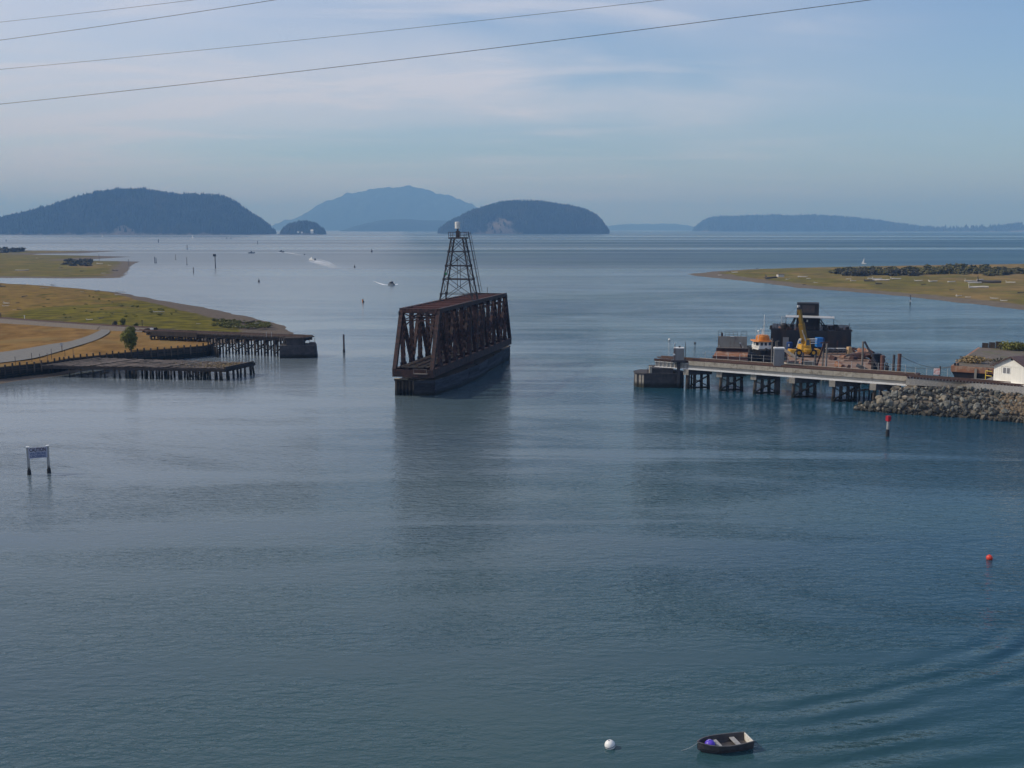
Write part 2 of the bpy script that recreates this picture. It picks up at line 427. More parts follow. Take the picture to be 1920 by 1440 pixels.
# ------------------------------------------------------------------ water
def water_material():
    m = bpy.data.materials.new("sea_water")
    m.use_nodes = True
    nt = m.node_tree; N, L = nt.nodes, nt.links
    b = N["Principled BSDF"]
    b.inputs["IOR"].default_value = 1.33
    b.inputs["Specular IOR Level"].default_value = 0.37
    geo = N.new("ShaderNodeNewGeometry")

    def mth(op, a, c=None, clamp=False, d=None):
        n = N.new("ShaderNodeMath"); n.operation = op; n.use_clamp = clamp
        for i, x in enumerate((a, c, d)):
            if x is None: continue
            if isinstance(x, (int, float)): n.inputs[i].default_value = x
            else: L.new(x, n.inputs[i])
        return n.outputs[0]

    def noise(scale, stretch, detail=3, rough=0.5, rot=0.0, dist=0.0):
        mp = N.new("ShaderNodeMapping")
        mp.inputs["Scale"].default_value = stretch
        mp.inputs["Rotation"].default_value = (0, 0, math.radians(rot))
        L.new(geo.outputs["Position"], mp.inputs[0])
        n = N.new("ShaderNodeTexNoise")
        n.inputs["Scale"].default_value = scale; n.inputs["Detail"].default_value = detail
        n.inputs["Roughness"].default_value = rough; n.inputs["Distortion"].default_value = dist
        L.new(mp.outputs[0], n.inputs["Vector"])
        return n.outputs["Fac"]

    def rng(v, a, c, x=0.0, y=1.0, smooth=True):
        n = N.new("ShaderNodeMapRange"); n.interpolation_type = 'SMOOTHSTEP' if smooth else 'LINEAR'
        n.inputs[1].default_value = a; n.inputs[2].default_value = c; n.inputs[3].default_value = x; n.inputs[4].default_value = y
        L.new(v, n.inputs[0])
        return n.outputs[0]
    sep = N.new("ShaderNodeSeparateXYZ"); L.new(geo.outputs["Position"], sep.inputs[0])
    X, Y = sep.outputs[0], sep.outputs[1]
    # wind patches: rougher and smoother water, drawn out along the channel's cross wind
    patch = noise(0.016, (0.35, 1.0, 1), 4, 0.55, 8, 0.8)
    patch2 = noise(0.0035, (0.16, 1.0, 1), 4, 0.5, -4, 0.5)
    far_streak = noise(0.0016, (0.05, 1.0, 1), 4, 0.6, 0, 0.2)
    wind = rng(patch, 0.38, 0.62, 0.42, 1.1)
    slick = rng(patch2, 0.42, 0.58, 0.30, 1.0)
    fars = rng(far_streak, 0.44, 0.54, 0.0, 1.0)
    farm = rng(Y, 500, 1400, 0, 1)
    band = mth('ADD', mth('MULTIPLY', fars, farm), mth('SUBTRACT', 1.0, farm))
    amt = mth('MULTIPLY', mth('MULTIPLY', wind, slick), band)
    # smoother water in the lee of the left shore, breezier on the right
    lee = rng(mth('SUBTRACT', X, mth('MULTIPLY', Y, 0.02)), -52, 34, 0.20, 1.05)
    near = rng(Y, 60, 170, 0.0, 1.0)
    lee = mth('ADD', mth('MULTIPLY', lee, near), mth('MULTIPLY', mth('SUBTRACT', 1.0, near), mth("MULTIPLY_ADD", lee, 0.45, False, 1.0)))
    amt = mth('MULTIPLY', amt, lee)
    # current lines: smaller streaks and boils of smooth and ruffled water
    patch3 = noise(0.060, (0.30, 1.0, 1), 4, 0.55, 7, 1.6)
    streak = noise(0.110, (0.10, 1.0, 1), 3, 0.5, 6, 0.9)
    amt = mth('MULTIPLY', amt, rng(patch3, 0.38, 0.62, 0.45, 1.30))
    amt = mth('MULTIPLY', amt, rng(streak, 0.56, 0.68, 1.0, 0.30))
    # wave heights, metres
    w_a = noise(1.75, (0.50, 1.15, 1), 3, 0.55, 12, 0.3)      # wavelets ~0.6 m
    w_b = noise(0.45, (0.50, 1.1, 1), 2, 0.5, 9, 0.2)         # ~2 m
    w_c = noise(5.0, (0.6, 1.1, 1), 2, 0.5, 16)               # ripples
    w_a, w_b, w_c = (mth('SUBTRACT', w, 0.5) for w in (w_a, w_b, w_c))     # heights about the mean level
    h = mth('ADD', mth('MULTIPLY', w_a, 0.36), mth('MULTIPLY', w_b, 0.34))
    h = mth('ADD', h, mth('MULTIPLY', w_c, 0.07))
    h = mth('MULTIPLY', h, amt)
    # wash of a passing boat running in from the lower right
    cx = mth('SUBTRACT', X, 6.0); cy = mth('SUBTRACT', Y, 96.0)
    rad = mth('SQRT', mth('ADD', mth('MULTIPLY', cx, cx), mth('MULTIPLY', cy, cy)))
    wob = noise(0.11, (1, 1, 1), 2, 0.5)
    ph = mth('ADD', mth('MULTIPLY', rad, 2.9), mth('MULTIPLY', wob, 7.0))
    ring = mth('SINE', ph)
    mk = mth('MULTIPLY', rng(X, 9, 20, 0, 1), rng(rad, 37, 42, 0, 1))
    mk = mth('MULTIPLY', mk, rng(Y, 62, 84, 1, 0.0))
    brk = rng(noise(0.10, (0.6, 1, 1), 2, 0.5, 20), 0.36, 0.62, 0.12, 1.0)
    h = mth('ADD', h, mth('MULTIPLY', mth('MULTIPLY', mth('MULTIPLY', ring, mk), brk), 0.115))
    bp = N.new("ShaderNodeBump"); bp.inputs["Strength"].default_value = 1.0; bp.inputs["Distance"].default_value = 1.0
    L.new(h, bp.inputs["Height"])
    L.new(bp.outputs[0], b.inputs["Normal"])
    rgh = mth('ADD', rng(Y, 60, 900, 0.05, 0.14, False), mth('MULTIPLY', mth('MULTIPLY', fars, rng(Y, 250, 1200)), 0.24))
    rgh = mth('ADD', rgh, mth('MULTIPLY', mth('MULTIPLY', slick, rng(Y, 150, 500)), 0.10))
    L.new(rgh, b.inputs["Roughness"])
    # body colour: silty green inshore and blue-green in deeper water
    tint = noise(0.011, (0.5, 1, 1), 4, 0.55, 10)
    mx = N.new("ShaderNodeMix"); mx.data_type = 'RGBA'
    L.new(rng(tint, 0.38, 0.62), mx.inputs["Factor"])
    mx.inputs[6].default_value = (0.023, 0.066, 0.076, 1)
    mx.inputs[7].default_value = (0.013, 0.052, 0.084, 1)
    # pale sky reflection off the left shore, put into the body colour
    sky_pale = mth('MULTIPLY', rng(mth('ADD', mth('ADD', X, mth('MULTIPLY', Y, 0.10)), mth('MULTIPLY', tint, 40.0)), -25, 65, 1.0, 0.0), rng(Y, 45, 150, 0.12, 1.0))
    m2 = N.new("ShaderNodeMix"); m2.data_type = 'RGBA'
    L.new(sky_pale, m2.inputs["Factor"]); L.new(mx.outputs[2], m2.inputs[6]); m2.inputs[7].default_value = (0.145, 0.172, 0.192, 1)
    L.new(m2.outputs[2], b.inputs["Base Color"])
    return m


mb = MB()
mb.add([(-22000, -150, 0), (22000, -150, 0), (22000, 31000, 0), (-22000, 31000, 0)], [(0, 1, 2, 3)])
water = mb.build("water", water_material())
water['kind'] = 'structure'

# ------------------------------------------------------------------ air
hz = bpy.data.materials.new("pale_haze")
hz.use_nodes = True
hz.node_tree.nodes.remove(hz.node_tree.nodes["Principled BSDF"])
pv = hz.node_tree.nodes.new("ShaderNodeVolumePrincipled")
pv.inputs["Color"].default_value = (0.24, 0.50, 1.0, 1)
pv.inputs["Absorption Color"].default_value = (0.45, 0.50, 1, 1)
pv.inputs["Density"].default_value = 0.00016
pv.inputs["Anisotropy"].default_value = 0.0
hz.node_tree.links.new(pv.outputs[0], hz.node_tree.nodes["Material Output"].inputs["Volume"])
mb = MB()
mb.box((0, 15450, 334), (44600, 31800, 678))
haze = mb.build("haze", hz)
haze['kind'] = 'stuff'


# ------------------------------------------------------------------ ground
def sdist(P, poly):
    """signed distance (inside positive) of points P (n,2) to a closed polygon"""
    poly = np.asarray(poly, float)
    A = poly; B = np.roll(poly, -1, axis=0)
    d = np.full(len(P), 1e9); ins = np.zeros(len(P), bool)
    for a, b in zip(A, B):
        ab = b - a; t = np.clip(((P - a) @ ab) / max(ab @ ab, 1e-9), 0, 1)
        q = P - (a + t[:, None] * ab)
        d = np.minimum(d, np.hypot(q[:, 0], q[:, 1]))
        c = (a[1] > P[:, 1]) != (b[1] > P[:, 1])
        with np.errstate(divide='ignore', invalid='ignore'):
            xi = (b[0] - a[0]) * (P[:, 1] - a[1]) / (b[1] - a[1] if b[1] != a[1] else 1e-9) + a[0]
        ins ^= c & (P[:, 0] < xi)
    return np.where(ins, d, -d)


def fbm(x, y, s, seed=0, oct=4):
    r = np.random.RandomState(seed)
    out = np.zeros_like(x); a = 1.0; f = 1.0 / s; tot = 0
    for o in range(oct):
        for k in range(3):
            th = r.uniform(0, 6.28); p = r.uniform(0, 6.28, 2)
            u = x * math.cos(th) + y * math.sin(th); v = -x * math.sin(th) + y * math.cos(th)
            out += a * np.sin(u * f * 6.28 + p[0] + 1.3 * np.sin(v * f * 4.1 + p[1])) / 3
        tot += a; a *= 0.55; f *= 2.03
    return out / tot


def terr_mat(name, green, green2, dry, dry2, mud, mud2, fine=0.35):
    m = bpy.data.materials.new(name); m.use_nodes = True
    nt = m.node_tree; N, L = nt.nodes, nt.links
    b = N["Principled BSDF"]; b.inputs["Roughness"].default_value = 1.0; b.inputs["Specular IOR Level"].default_value = 0.0
    at_ = N.new("ShaderNodeAttribute"); at_.attribute_name = "zone"
    sep = N.new("ShaderNodeSeparateColor"); L.new(at_.outputs["Color"], sep.inputs[0])
    geo = N.new("ShaderNodeNewGeometry")

    def nz(scale, detail=6, stretch=(1, 1, 1)):
        mp = N.new("ShaderNodeMapping"); mp.inputs["Scale"].default_value = stretch
        L.new(geo.outputs["Position"], mp.inputs[0])
        n = N.new("ShaderNodeTexNoise"); n.inputs["Scale"].default_value = scale; n.inputs["Detail"].default_value = detail
        n.inputs["Roughness"].default_value = 0.65
        L.new(mp.outputs[0], n.inputs["Vector"])
        return n.outputs["Fac"]

    def mr(v, lo, hi):
        n = N.new("ShaderNodeMapRange"); n.inputs[1].default_value = lo; n.inputs[2].default_value = hi
        L.new(v, n.inputs[0]); return n.outputs[0]

    def mix(f, a, c):
        n = N.new("ShaderNodeMix"); n.data_type = 'RGBA'
        L.new(f, n.inputs["Factor"])
        for i, x in ((6, a), (7, c)):
            if isinstance(x, tuple): n.inputs[i].default_value = (*x, 1)
            else: L.new(x, n.inputs[i])
        return n.outputs[2]
    f1, f2, f3 = nz(fine), nz(fine * .22, 5, (1, .6, 1)), nz(fine * 3)
    f4 = nz(fine * .45, 8, (1, .8, 1)); f5 = nz(fine * .12, 4)
    g = mix(mr(f1, .40, .60), green, green2)
    g = mix(mr(f4, .53, .66), g, tuple(x * .62 + y * .25 for x, y in zip(green2, mud)))
    g = mix(mr(f5, .55, .66), g, tuple((x + y) * .5 for x, y in zip(dry2, green2)))
    d = mix(mr(f1, .40, .60), dry, dry2)
    d = mix(mr(f4, .55, .66), d, green2)
    u = mix(mr(f3, .35, .65), mud, mud2)

    def fac(ch, amt):
        a = N.new("ShaderNodeMath"); a.operation = 'MULTIPLY_ADD'
        L.new(f2, a.inputs[0]); a.inputs[1].default_value = amt; L.new(sep.outputs[ch], a.inputs[2])
        return mr(a.outputs[0], .45 + amt / 2 - .12, .55 + amt / 2 + .12)
    c = mix(fac(1, 1.3), g, d)
    c = mix(fac(2, 0.9), c, u)
    L.new(c, b.inputs["Base Color"])
    bp = N.new("ShaderNodeBump"); bp.inputs["Strength"].default_value = .6; bp.inputs["Distance"].default_value = .25
    L.new(f3, bp.inputs["Height"]); L.new(bp.outputs[0], b.inputs["Normal"])
    return m


def terrain(name, poly, step, hfun, zone, mat, rough=1.5, box=None):
    poly = [(p[0], p[1]) for p in poly]
    xs = [p[0] for p in poly]; ys = [p[1] for p in poly]
    x0, x1, y0, y1 = box or (min(xs) - 8, max(xs) + 8, min(ys) - 8, max(ys) + 8)
    sx, sy = step if isinstance(step, tuple) else (step, step)
    gx = np.arange(x0, x1, sx, dtype=float); gy = np.arange(y0, y1, sy, dtype=float)
    XX, YY = np.meshgrid(gx, gy)
    P = np.stack([XX.ravel(), YY.ravel()], 1)
    sd = sdist(P, poly) + fbm(P[:, 0], P[:, 1], 24, 5) * rough
    z = hfun(sd, P)
    zc = np.clip(np.stack(zone(sd, P, z) + [np.ones(len(P))], 1), 0, 1)
    nx, ny = len(gx), len(gy)
    idx = np.arange(nx * ny).reshape(ny, nx)
    q = np.stack([idx[:-1, :-1], idx[:-1, 1:], idx[1:, 1:], idx[1:, :-1]], -1).reshape(-1, 4)
    q = q[(sd[q] > -6).any(axis=1)]
    used = np.unique(q); rem = np.full(nx * ny, -1); rem[used] = np.arange(len(used))
    me = bpy.data.meshes.new(name)
    V = np.stack([P[used, 0], P[used, 1], z[used]], 1)
    me.from_pydata(V.tolist(), [], rem[q].tolist())
    ca = me.color_attributes.new("zone", 'FLOAT_COLOR', 'POINT')
    ca.data.foreach_set("color", zc[used].astype(np.float32).ravel())
    me.materials.append(mat)
    me.polygons.foreach_set("use_smooth", [True] * len(me.polygons))
    me.update()
    o = add_mesh(name, me); o['kind'] = 'structure'
    return o


def pts(l, z=0.0): return [at(a, b, z) for a, b in l]


MARSH = terr_mat("salt_marsh", (0.155, 0.132, 0.024), (0.078, 0.070, 0.018), (0.215, 0.142, 0.044), (0.140, 0.092, 0.034),
                 (0.150, 0.122, 0.098), (0.105, 0.086, 0.070), .22)
SPIT = terr_mat("spit_ground", (0.160, 0.138, 0.038), (0.105, 0.092, 0.032), (0.24, 0.160, 0.065), (0.17, 0.122, 0.055),
                (0.165, 0.140, 0.110), (0.12, 0.10, 0.080), .10)

left_shore = pts([(-90, 527), (0, 531), (60, 534), (150, 541), (225, 549), (300, 563), (380, 576), (450, 591), (510, 604), (538, 614),
                  (546, 625), (520, 634), (470, 640), (420, 645), (398, 650), (390, 660), (340, 668), (280, 674), (190, 690), (120, 702),
                  (60, 711), (0, 720), (-90, 732)])


def h_left(sd, P):
    z = np.where(sd > 0, 1.15 * (1 - np.exp(-np.maximum(sd, 0) / 16)) + 0.02, sd * 0.12)
    z += np.where(sd > 6, fbm(P[:, 0], P[:, 1], 9, 3) * 0.16, 0)
    return z


def z_left(sd, P, z):
    x, y = P[:, 0], P[:, 1]
    # wide mud flat along the channel, narrow on the creek behind
    east = np.clip((x + 175) / 70, 0, 1)
    wid = 1.6 + 8.2 * east
    mud = 0.5 + (wid * 1.25 - sd) / 5.0
    u = x + y * 0.47
    dry = 0.42 + fbm(x, y, 60, 8) * 0.35 + np.clip((-135 - x) / 90, -.28, .45) - np.clip((330 - y) / 300, 0, .25)
    return [np.zeros_like(x), dry, mud]


terrain("marsh_ground", left_shore, 1.6, h_left, z_left, MARSH, 1.6, (-300, -44, 168, 545))

far_left_shore = pts([(-120, 470), (30, 470), (140, 471), (222, 471), (150, 475), (72, 476), (60, 477.5), (150, 479), (247, 481.5),
                      (190, 485), (130, 489), (180, 489), (262, 490.5), (246, 498), (238, 512), (228, 521), (140, 522), (0, 521), (-120, 520)])


def z_farleft(sd, P, z):
    x, y = P[:, 0], P[:, 1]
    mud = 0.5 + (14 - sd) / 14 + fbm(x, y, 60, 4) * .25 + np.clip((y - 830) / 150, -.3, .6)
    dry = 0.35 + fbm(x, y, 70, 18) * 0.35
    return [np.zeros_like(x), dry, mud]


def h_spit(sd, P):
    z = np.where(sd > 0, 1.3 * (1 - np.exp(-np.maximum(sd, 0) / 25)), sd * 0.06)
    return z + np.where(sd > 12, fbm(P[:, 0], P[:, 1], 26, 33) * 0.35, 0)


terrain("tidal_flat", far_left_shore, (5, 5), h_spit, z_farleft, SPIT, 3, (-760, -190, 520, 1290))

right_shore = pts([(1288, 514), (1340, 509), (1400, 505), (1480, 502.5), (1570, 500.5), (1700, 498), (1920, 495), (2300, 491), (2300, 650), (2060, 608),
                   (1920, 581), (1850, 573), (1760, 563), (1690, 555), (1640, 551), (1560, 544), (1500, 540), (1440, 532), (1370, 524), (1310, 518)])


def z_right(sd, P, z):
    x, y = P[:, 0], P[:, 1]
    mud = 0.5 + (11 - sd) / 10
    fl = np.exp(-((y - (600 + 0.35 * (x - 130))) / 26) ** 2) * (x < 240)      # sandy outer beach
    mud = mud + fl * .9
    dry = 0.36 + fbm(x, y, 55, 21) * 0.38 + np.clip((x - 150) / 500, 0, .3)
    return [np.zeros_like(x), dry, mud]


terrain("sand_spit", right_shore, (3, 3), h_spit, z_right, SPIT, 2.2, (95, 560, 225, 900))

# ------------------------------------------------------------------ the dry field, path and railway on the left bank
WALLTOP = [(-110, 697), (0, 688), (95, 678), (130, 671.5), (250, 659), (385, 647.5), (399, 643.5)]
FIELD = [(-110, 697), (0, 688), (95, 678), (130, 671.5), (250, 659), (385, 647.5), (399, 643.5), (345, 630), (290, 624), (200, 619), (100, 612), (0, 606), (-110, 600)]
fm = M("dry_field_grass", (0.245, 0.145, 0.055), (0.155, 0.092, 0.036), scale=.20, detail=8, rough=1.0, spec=.0, c3=(0.205, 0.140, 0.060), scale3=.09, lo=.40, hi=.60, bump=.12, stretch=(1, .7, 1), world_space=True)


def filled(name, poly, z, mat, cell=2.0, skirt=None, amp=0.0, seed=1):
    """level sheet of ground filling a polygon, with gentle relief and an optional skirt"""
    P = [(p[0], p[1]) for p in poly]
    bm = bmesh.new()
    vs = [bm.verts.new((x, y, z)) for x, y in P]
    f = bm.faces.new(vs)
    if f.normal.z < 0: f.normal_flip()
    bm.normal_update()
    bmesh.ops.triangulate(bm, faces=bm.faces[:])
    for _ in range(5):
        es = [e for e in bm.edges if e.calc_length() > cell * 2]
        if not es: break
        bmesh.ops.subdivide_edges(bm, edges=es, cuts=1)
        bmesh.ops.triangulate(bm, faces=[q for q in bm.faces if len(q.verts) > 3])
    for v in bm.verts:
        if not v.is_boundary and amp:
            v.co.z += float(fbm(np.array([v.co.x]), np.array([v.co.y]), 22, seed, 3)[0]) * amp
    if skirt is not None:
        be = [e for e in bm.edges if e.is_boundary]
        r = bmesh.ops.extrude_edge_only(bm, edges=be)
        for v in [g for g in r["geom"] if isinstance(g, bmesh.types.BMVert)]: v.co.z = skirt
    bmesh.ops.recalc_face_normals(bm, faces=bm.faces)
    me = bpy.data.meshes.new(name); bm.to_mesh(me); bm.free()
    me.materials.append(mat)
    o = add_mesh(name, me); o['kind'] = 'structure'
    return o


filled("field", pts(FIELD, 2.3), 2.3, fm, 5, -0.3, 0.12)


def ribbon(name, left, right, z, mat, parent=None):
    a = pts(left, z); b = pts(right, z)
    mb = MB()
    n = len(a)
    mb.add(a + b, [(i, i + n, i + n + 1, i + 1) for i in range(n - 1)])
    o = fix_normals(mb.build(name, mat, parent))
    return o


def spline(l, k=6):
    """smooth a pixel polyline (Catmull-Rom)"""
    out = []
    P = [l[0]] + list(l) + [l[-1]]
    for i in range(1, len(P) - 2):
        p0, p1, p2, p3 = P[i - 1], P[i], P[i + 1], P[i + 2]
        for j in range(k):
            t = j / k
            out.append(tuple(.5 * ((2 * p1[d]) + (-p0[d] + p2[d]) * t + (2 * p0[d] - 5 * p1[d] + 4 * p2[d] - p3[d]) * t * t + (-p0[d] + 3 * p1[d] - 3 * p2[d] + p3[d]) * t ** 3) for d in (0, 1)))
    out.append(tuple(l[-1]))
    return out


path = ribbon("path", spline([(-110, 670), (0, 660), (50, 653), (95, 645), (130, 640), (162, 630.5), (184, 621), (190, 617), (180, 614.5)]),
              spline([(-110, 692), (0, 680), (60, 672), (100, 662), (140, 650), (178, 638), (198, 628), (206, 621), (200, 615.5)]), 2.46, MT['asphalt'])
path['kind'] = 'structure'
# railway line on its low ballast bank
rb = MB()
cl = pts([(-110, 594), (0, 602), (100, 609.5), (200, 616.5), (283, 621)], 2.3)
for a, b in zip(cl[:-1], cl[1:]):
    d = (b - a).normalized(); n = Vector((-d.y, d.x, 0))
    prof = [(-4.2, -0.9), (-1.9, 0.75), (1.9, 0.75), (4.2, -1.6)]
    vs = []
    for e in (a, b): vs += [(e.x + n.x * o, e.y + n.y * o, e.z + zz) for o, zz in prof]
    rb.add(vs, [(0, 1, 5, 4), (1, 2, 6, 5), (2, 3, 7, 6)])
trk = fix_normals(rb.build("railway_bank", MT['ballast_brown'])); trk['kind'] = 'structure'
for off in (-0.72, 0.72):
    mb = MB()
    for a, b in zip(cl[:-1], cl[1:]):
        d = (b - a).normalized(); n = Vector((-d.y, d.x, 0))
        mb.beam(a + n * off + Vector((0, 0, .90)), b + n * off + Vector((0, 0, .90)), .08, .16)
    mb.build("rail", MT['rail'], trk)


# ------------------------------------------------------------------ far islands and hills
def hill_mat(name, c1, c2, rock1, rock2):
    m = bpy.data.materials.new(name); m.use_nodes = True
    nt = m.node_tree; N, L = nt.nodes, nt.links
    b = N["Principled BSDF"]; b.inputs["Roughness"].default_value = 1; b.inputs["Specular IOR Level"].default_value = 0.05
    a = N.new("ShaderNodeAttribute"); a.attribute_name = "zone"
    sep = N.new("ShaderNodeSeparateColor"); L.new(a.outputs["Color"], sep.inputs[0])
    geo = N.new("ShaderNodeNewGeometry")
    n = N.new("ShaderNodeTexNoise"); n.inputs["Scale"].default_value = .02; n.inputs["Detail"].default_value = 8; n.inputs["Roughness"].default_value = .7
    L.new(geo.outputs["Position"], n.inputs["Vector"])
    r = N.new("ShaderNodeMapRange"); r.inputs[1].default_value = .38; r.inputs[2].default_value = .62; L.new(n.outputs["Fac"], r.inputs[0])

    def mix(f, p, q):
        x = N.new("ShaderNodeMix"); x.data_type = 'RGBA'; L.new(f, x.inputs["Factor"])
        for i, v in ((6, p), (7, q)):
            if isinstance(v, tuple): x.inputs[i].default_value = (*v, 1)
            else: L.new(v, x.inputs[i])
        return x.outputs[2]
    g = mix(r.outputs[0], c1, c2); k = mix(r.outputs[0], rock1, rock2)
    ad = N.new("ShaderNodeMath"); ad.operation = 'MULTIPLY_ADD'; L.new(n.outputs["Fac"], ad.inputs[0]); ad.inputs[1].default_value = 1.2; L.new(sep.outputs[0], ad.inputs[2])
    r2 = N.new("ShaderNodeMapRange"); r2.inputs[1].default_value = 1.02; r2.inputs[2].default_value = 1.18; L.new(ad.outputs[0], r2.inputs[0])
    L.new(mix(r2.outputs[0], g, k), b.inputs["Base Color"])
    return m


HILL = hill_mat("forested_hill", (0.017, 0.026, 0.012), (0.030, 0.040, 0.018), (0.34, 0.27, 0.19), (0.20, 0.155, 0.11))


def hill(name, D, depth, prof, nx, ny, mat, rockfn=None, rough=6.0, base=-3.0, power=0.62, seed=2, skew=0.0):
    """land mass whose skyline runs through pixel profile points when seen from the bridge, D metres to its near shore"""
    Dm = D + depth * 0.5
    px = np.array([p[0] for p in prof], float); py = np.array([p[1] for p in prof], float)
    pxs = np.linspace(px[0], px[-1], nx)
    # smooth profile
    pys = np.interp(pxs, px, py)
    ker = np.hanning(9); ker /= ker.sum()
    pys = np.convolve(np.pad(pys, 4, mode='edge'), ker, mode='valid')
    V = []; Z = []
    for j in range(ny):
        t = -1 + 2 * j / (ny - 1)
        Y = Dm + t * depth * 0.5
        for i in range(nx):
            p = aty(pxs[i], pys[i], Dm)
            hgt = max(p.z, 0.0)
            # depth narrows where the land is low
            k = max(0.0, 1 - (abs(t) / (0.30 + 0.70 * min(1, hgt / (0.5 * max(1, aty(0, py.min(), Dm).z))))) ** 2)
            V.append((p.x + skew * t * depth * .5, Y)); Z.append(base + (hgt - base) * k ** power)
    V = np.array(V); Z = np.array(Z)
    Zn = Z + fbm(V[:, 0], V[:, 1], 260, seed, 4) * rough * np.clip(Z / 60, 0, 1)
    zc = np.zeros((len(V), 4), np.float32); zc[:, 3] = 1
    if rockfn is not None:
        for k in range(len(V)):
            x, y, z = V[k, 0], V[k, 1], Zn[k]
            zc[k, 0] = rockfn(x, y, z)
    fs = [(j * nx + i, j * nx + i + 1, (j + 1) * nx + i + 1, (j + 1) * nx + i) for j in range(ny - 1) for i in range(nx - 1)]
    me = bpy.data.meshes.new(name)
    me.from_pydata(np.column_stack([V, Zn]).tolist(), [], fs)
    ca = me.color_attributes.new("zone", 'FLOAT_COLOR', 'POINT'); ca.data.foreach_set("color", zc.ravel())
    me.materials.append(mat)
    me.polygons.foreach_set("use_smooth", [True] * len(me.polygons)); me.update()
    o = add_mesh(name, me); o['kind'] = 'structure'
    return o, V.reshape(ny, nx, 2), Zn.reshape(ny, nx), zc[:, 0].reshape(ny, nx)


def forest(name, label, g, count, hmin, hmax, seed=1, zmin=2.5, thin=None):
    """conifers over a hill, one mass of trees"""
    o, V, Z, K = g
    ny, nx = Z.shape
    r = np.random.RandomState(seed)
    vs = []; fs = []
    made = 0; tries = 0
    while made < count and tries < count * 6:
        tries += 1
        j = r.uniform(0, (ny - 1) * .66); i = r.uniform(0, nx - 1.001)
        j0, i0 = int(j), int(i); a, b = j - j0, i - i0
        w = ((1 - a) * (1 - b), (1 - a) * b, a * (1 - b), a * b)
        q = ((j0, i0), (j0, i0 + 1), (j0 + 1, i0), (j0 + 1, i0 + 1))
        z = sum(wi * Z[p] for wi, p in zip(w, q))
        if z < zmin: continue
        if sum(wi * K[p] for wi, p in zip(w, q)) > .45 and r.uniform() < .85: continue
        x = sum(wi * V[p][0] for wi, p in zip(w, q)); y = sum(wi * V[p][1] for wi, p in zip(w, q))
        h = r.uniform(hmin, hmax) * (1.25 if r.uniform() < .12 else 1); rad = h * r.uniform(.20, .34)
        n = len(vs); t0 = r.uniform(0, 6.28)
        tilt = r.uniform(-.05, .05) * h
        for k in range(5):
            t = t0 + k * 1.2566
            rr = rad * r.uniform(.75, 1.2)
            vs.append((x + rr * math.cos(t), y + rr * math.sin(t), z + h * .06 * r.uniform(-1, 1)))
        for k in range(5):
            t = t0 + k * 1.2566 + .3
            rr = rad * r.uniform(.45, .72)
            vs.append((x + rr * math.cos(t), y + rr * math.sin(t), z + h * r.uniform(.42, .60)))
        vs.append((x + tilt, y, z + h))
        for k in range(5):
            k2 = (k + 1) % 5
            fs.append((n + k, n + k2, n + 5 + k2, n + 5 + k)); fs.append((n + 5 + k, n + 5 + k2, n + 10))
        made += 1
    me = bpy.data.meshes.new(name); me.from_pydata(vs, [], fs); me.materials.append(MT['conifer']); me.update()
    f = add_mesh(name, me); f['kind'] = 'stuff'; f['label'] = label; f['category'] = 'forest'
    return f


def rock_left(x, y, z):
    px = 960 + FPX * x / y
    r = 0.0
    if z < 14: r = max(r, 0.52 - z / 30)
    if 195 < px < 262: r = max(r, .95 - max(0, z - 26) / 20 - abs(px - 240) / 90)
    return max(0, r)


g_left = hill("island", 4300, 620, [(-260, 438), (-160, 434), (-60, 420), (0, 415.5), (40, 411.5), (75, 402), (110, 390), (150, 379), (172, 374.5), (190, 365.5), (212, 362.5), (235, 361.5), (275, 362), (300, 365.5),
                                    (325, 371.5), (350, 371.5), (395, 371), (418, 375), (440, 386), (458, 401), (467, 409), (480, 412.5), (495, 424), (508, 437.5), (515, 441)], 190, 46, HILL, rock_left, 9, seed=4)
forest("forest", "dark conifer forest covering the long hilly island", g_left, 11000, 10, 24, 2)


def rock_hat(x, y, z):
    px = 960 + FPX * x / y
    r = 0.0
    if px < 980: r = max(r, .50 - z / 45)
    elif px < 1110: r = .28 - z / 30
    a = 1 - ((px - 938) / 33) ** 2 - ((z - 34) / 46) ** 2
    if a > 0: r = max(r, .15 + .50 * a ** .5)
    a = 1 - ((px - 885) / 30) ** 2 - ((z - 14) / 26) ** 2
    if a > 0: r = max(r, .10 + .34 * a ** .5)
    return max(0, r)


g_hat = hill("island", 4950, 520, [(819, 441), (824, 436), (838, 424), (852, 417), (872, 406), (890, 398.5), (908, 394), (922, 389), (938, 385.5), (955, 382.5), (975, 382), (1010, 383.5), (1045, 388), (1075, 393),
                                   (1100, 400), (1118, 409), (1128, 419), (1134, 428), (1140, 437), (1142, 441)], 130, 46, HILL, rock_hat, 4, power=.5, seed=9)
forest("forest", "dark conifer forest on the round steep island behind the lattice tower", g_hat, 6000, 10, 22, 3)

g_small = hill("island", 4500, 150, [(526, 441), (532, 431), (545, 423), (560, 419.5), (578, 418.5), (592, 423), (603, 430), (609, 437), (611, 441)], 40, 20, HILL,
               lambda x, y, z: max(0, .5 - z / 12) if 565 < 960 + FPX * x / y < 603 else 0, 2, power=.5, seed=5)
forest("forest", "small clump of forest on the tiny island with the white buildings", g_small, 600, 8, 16, 5)

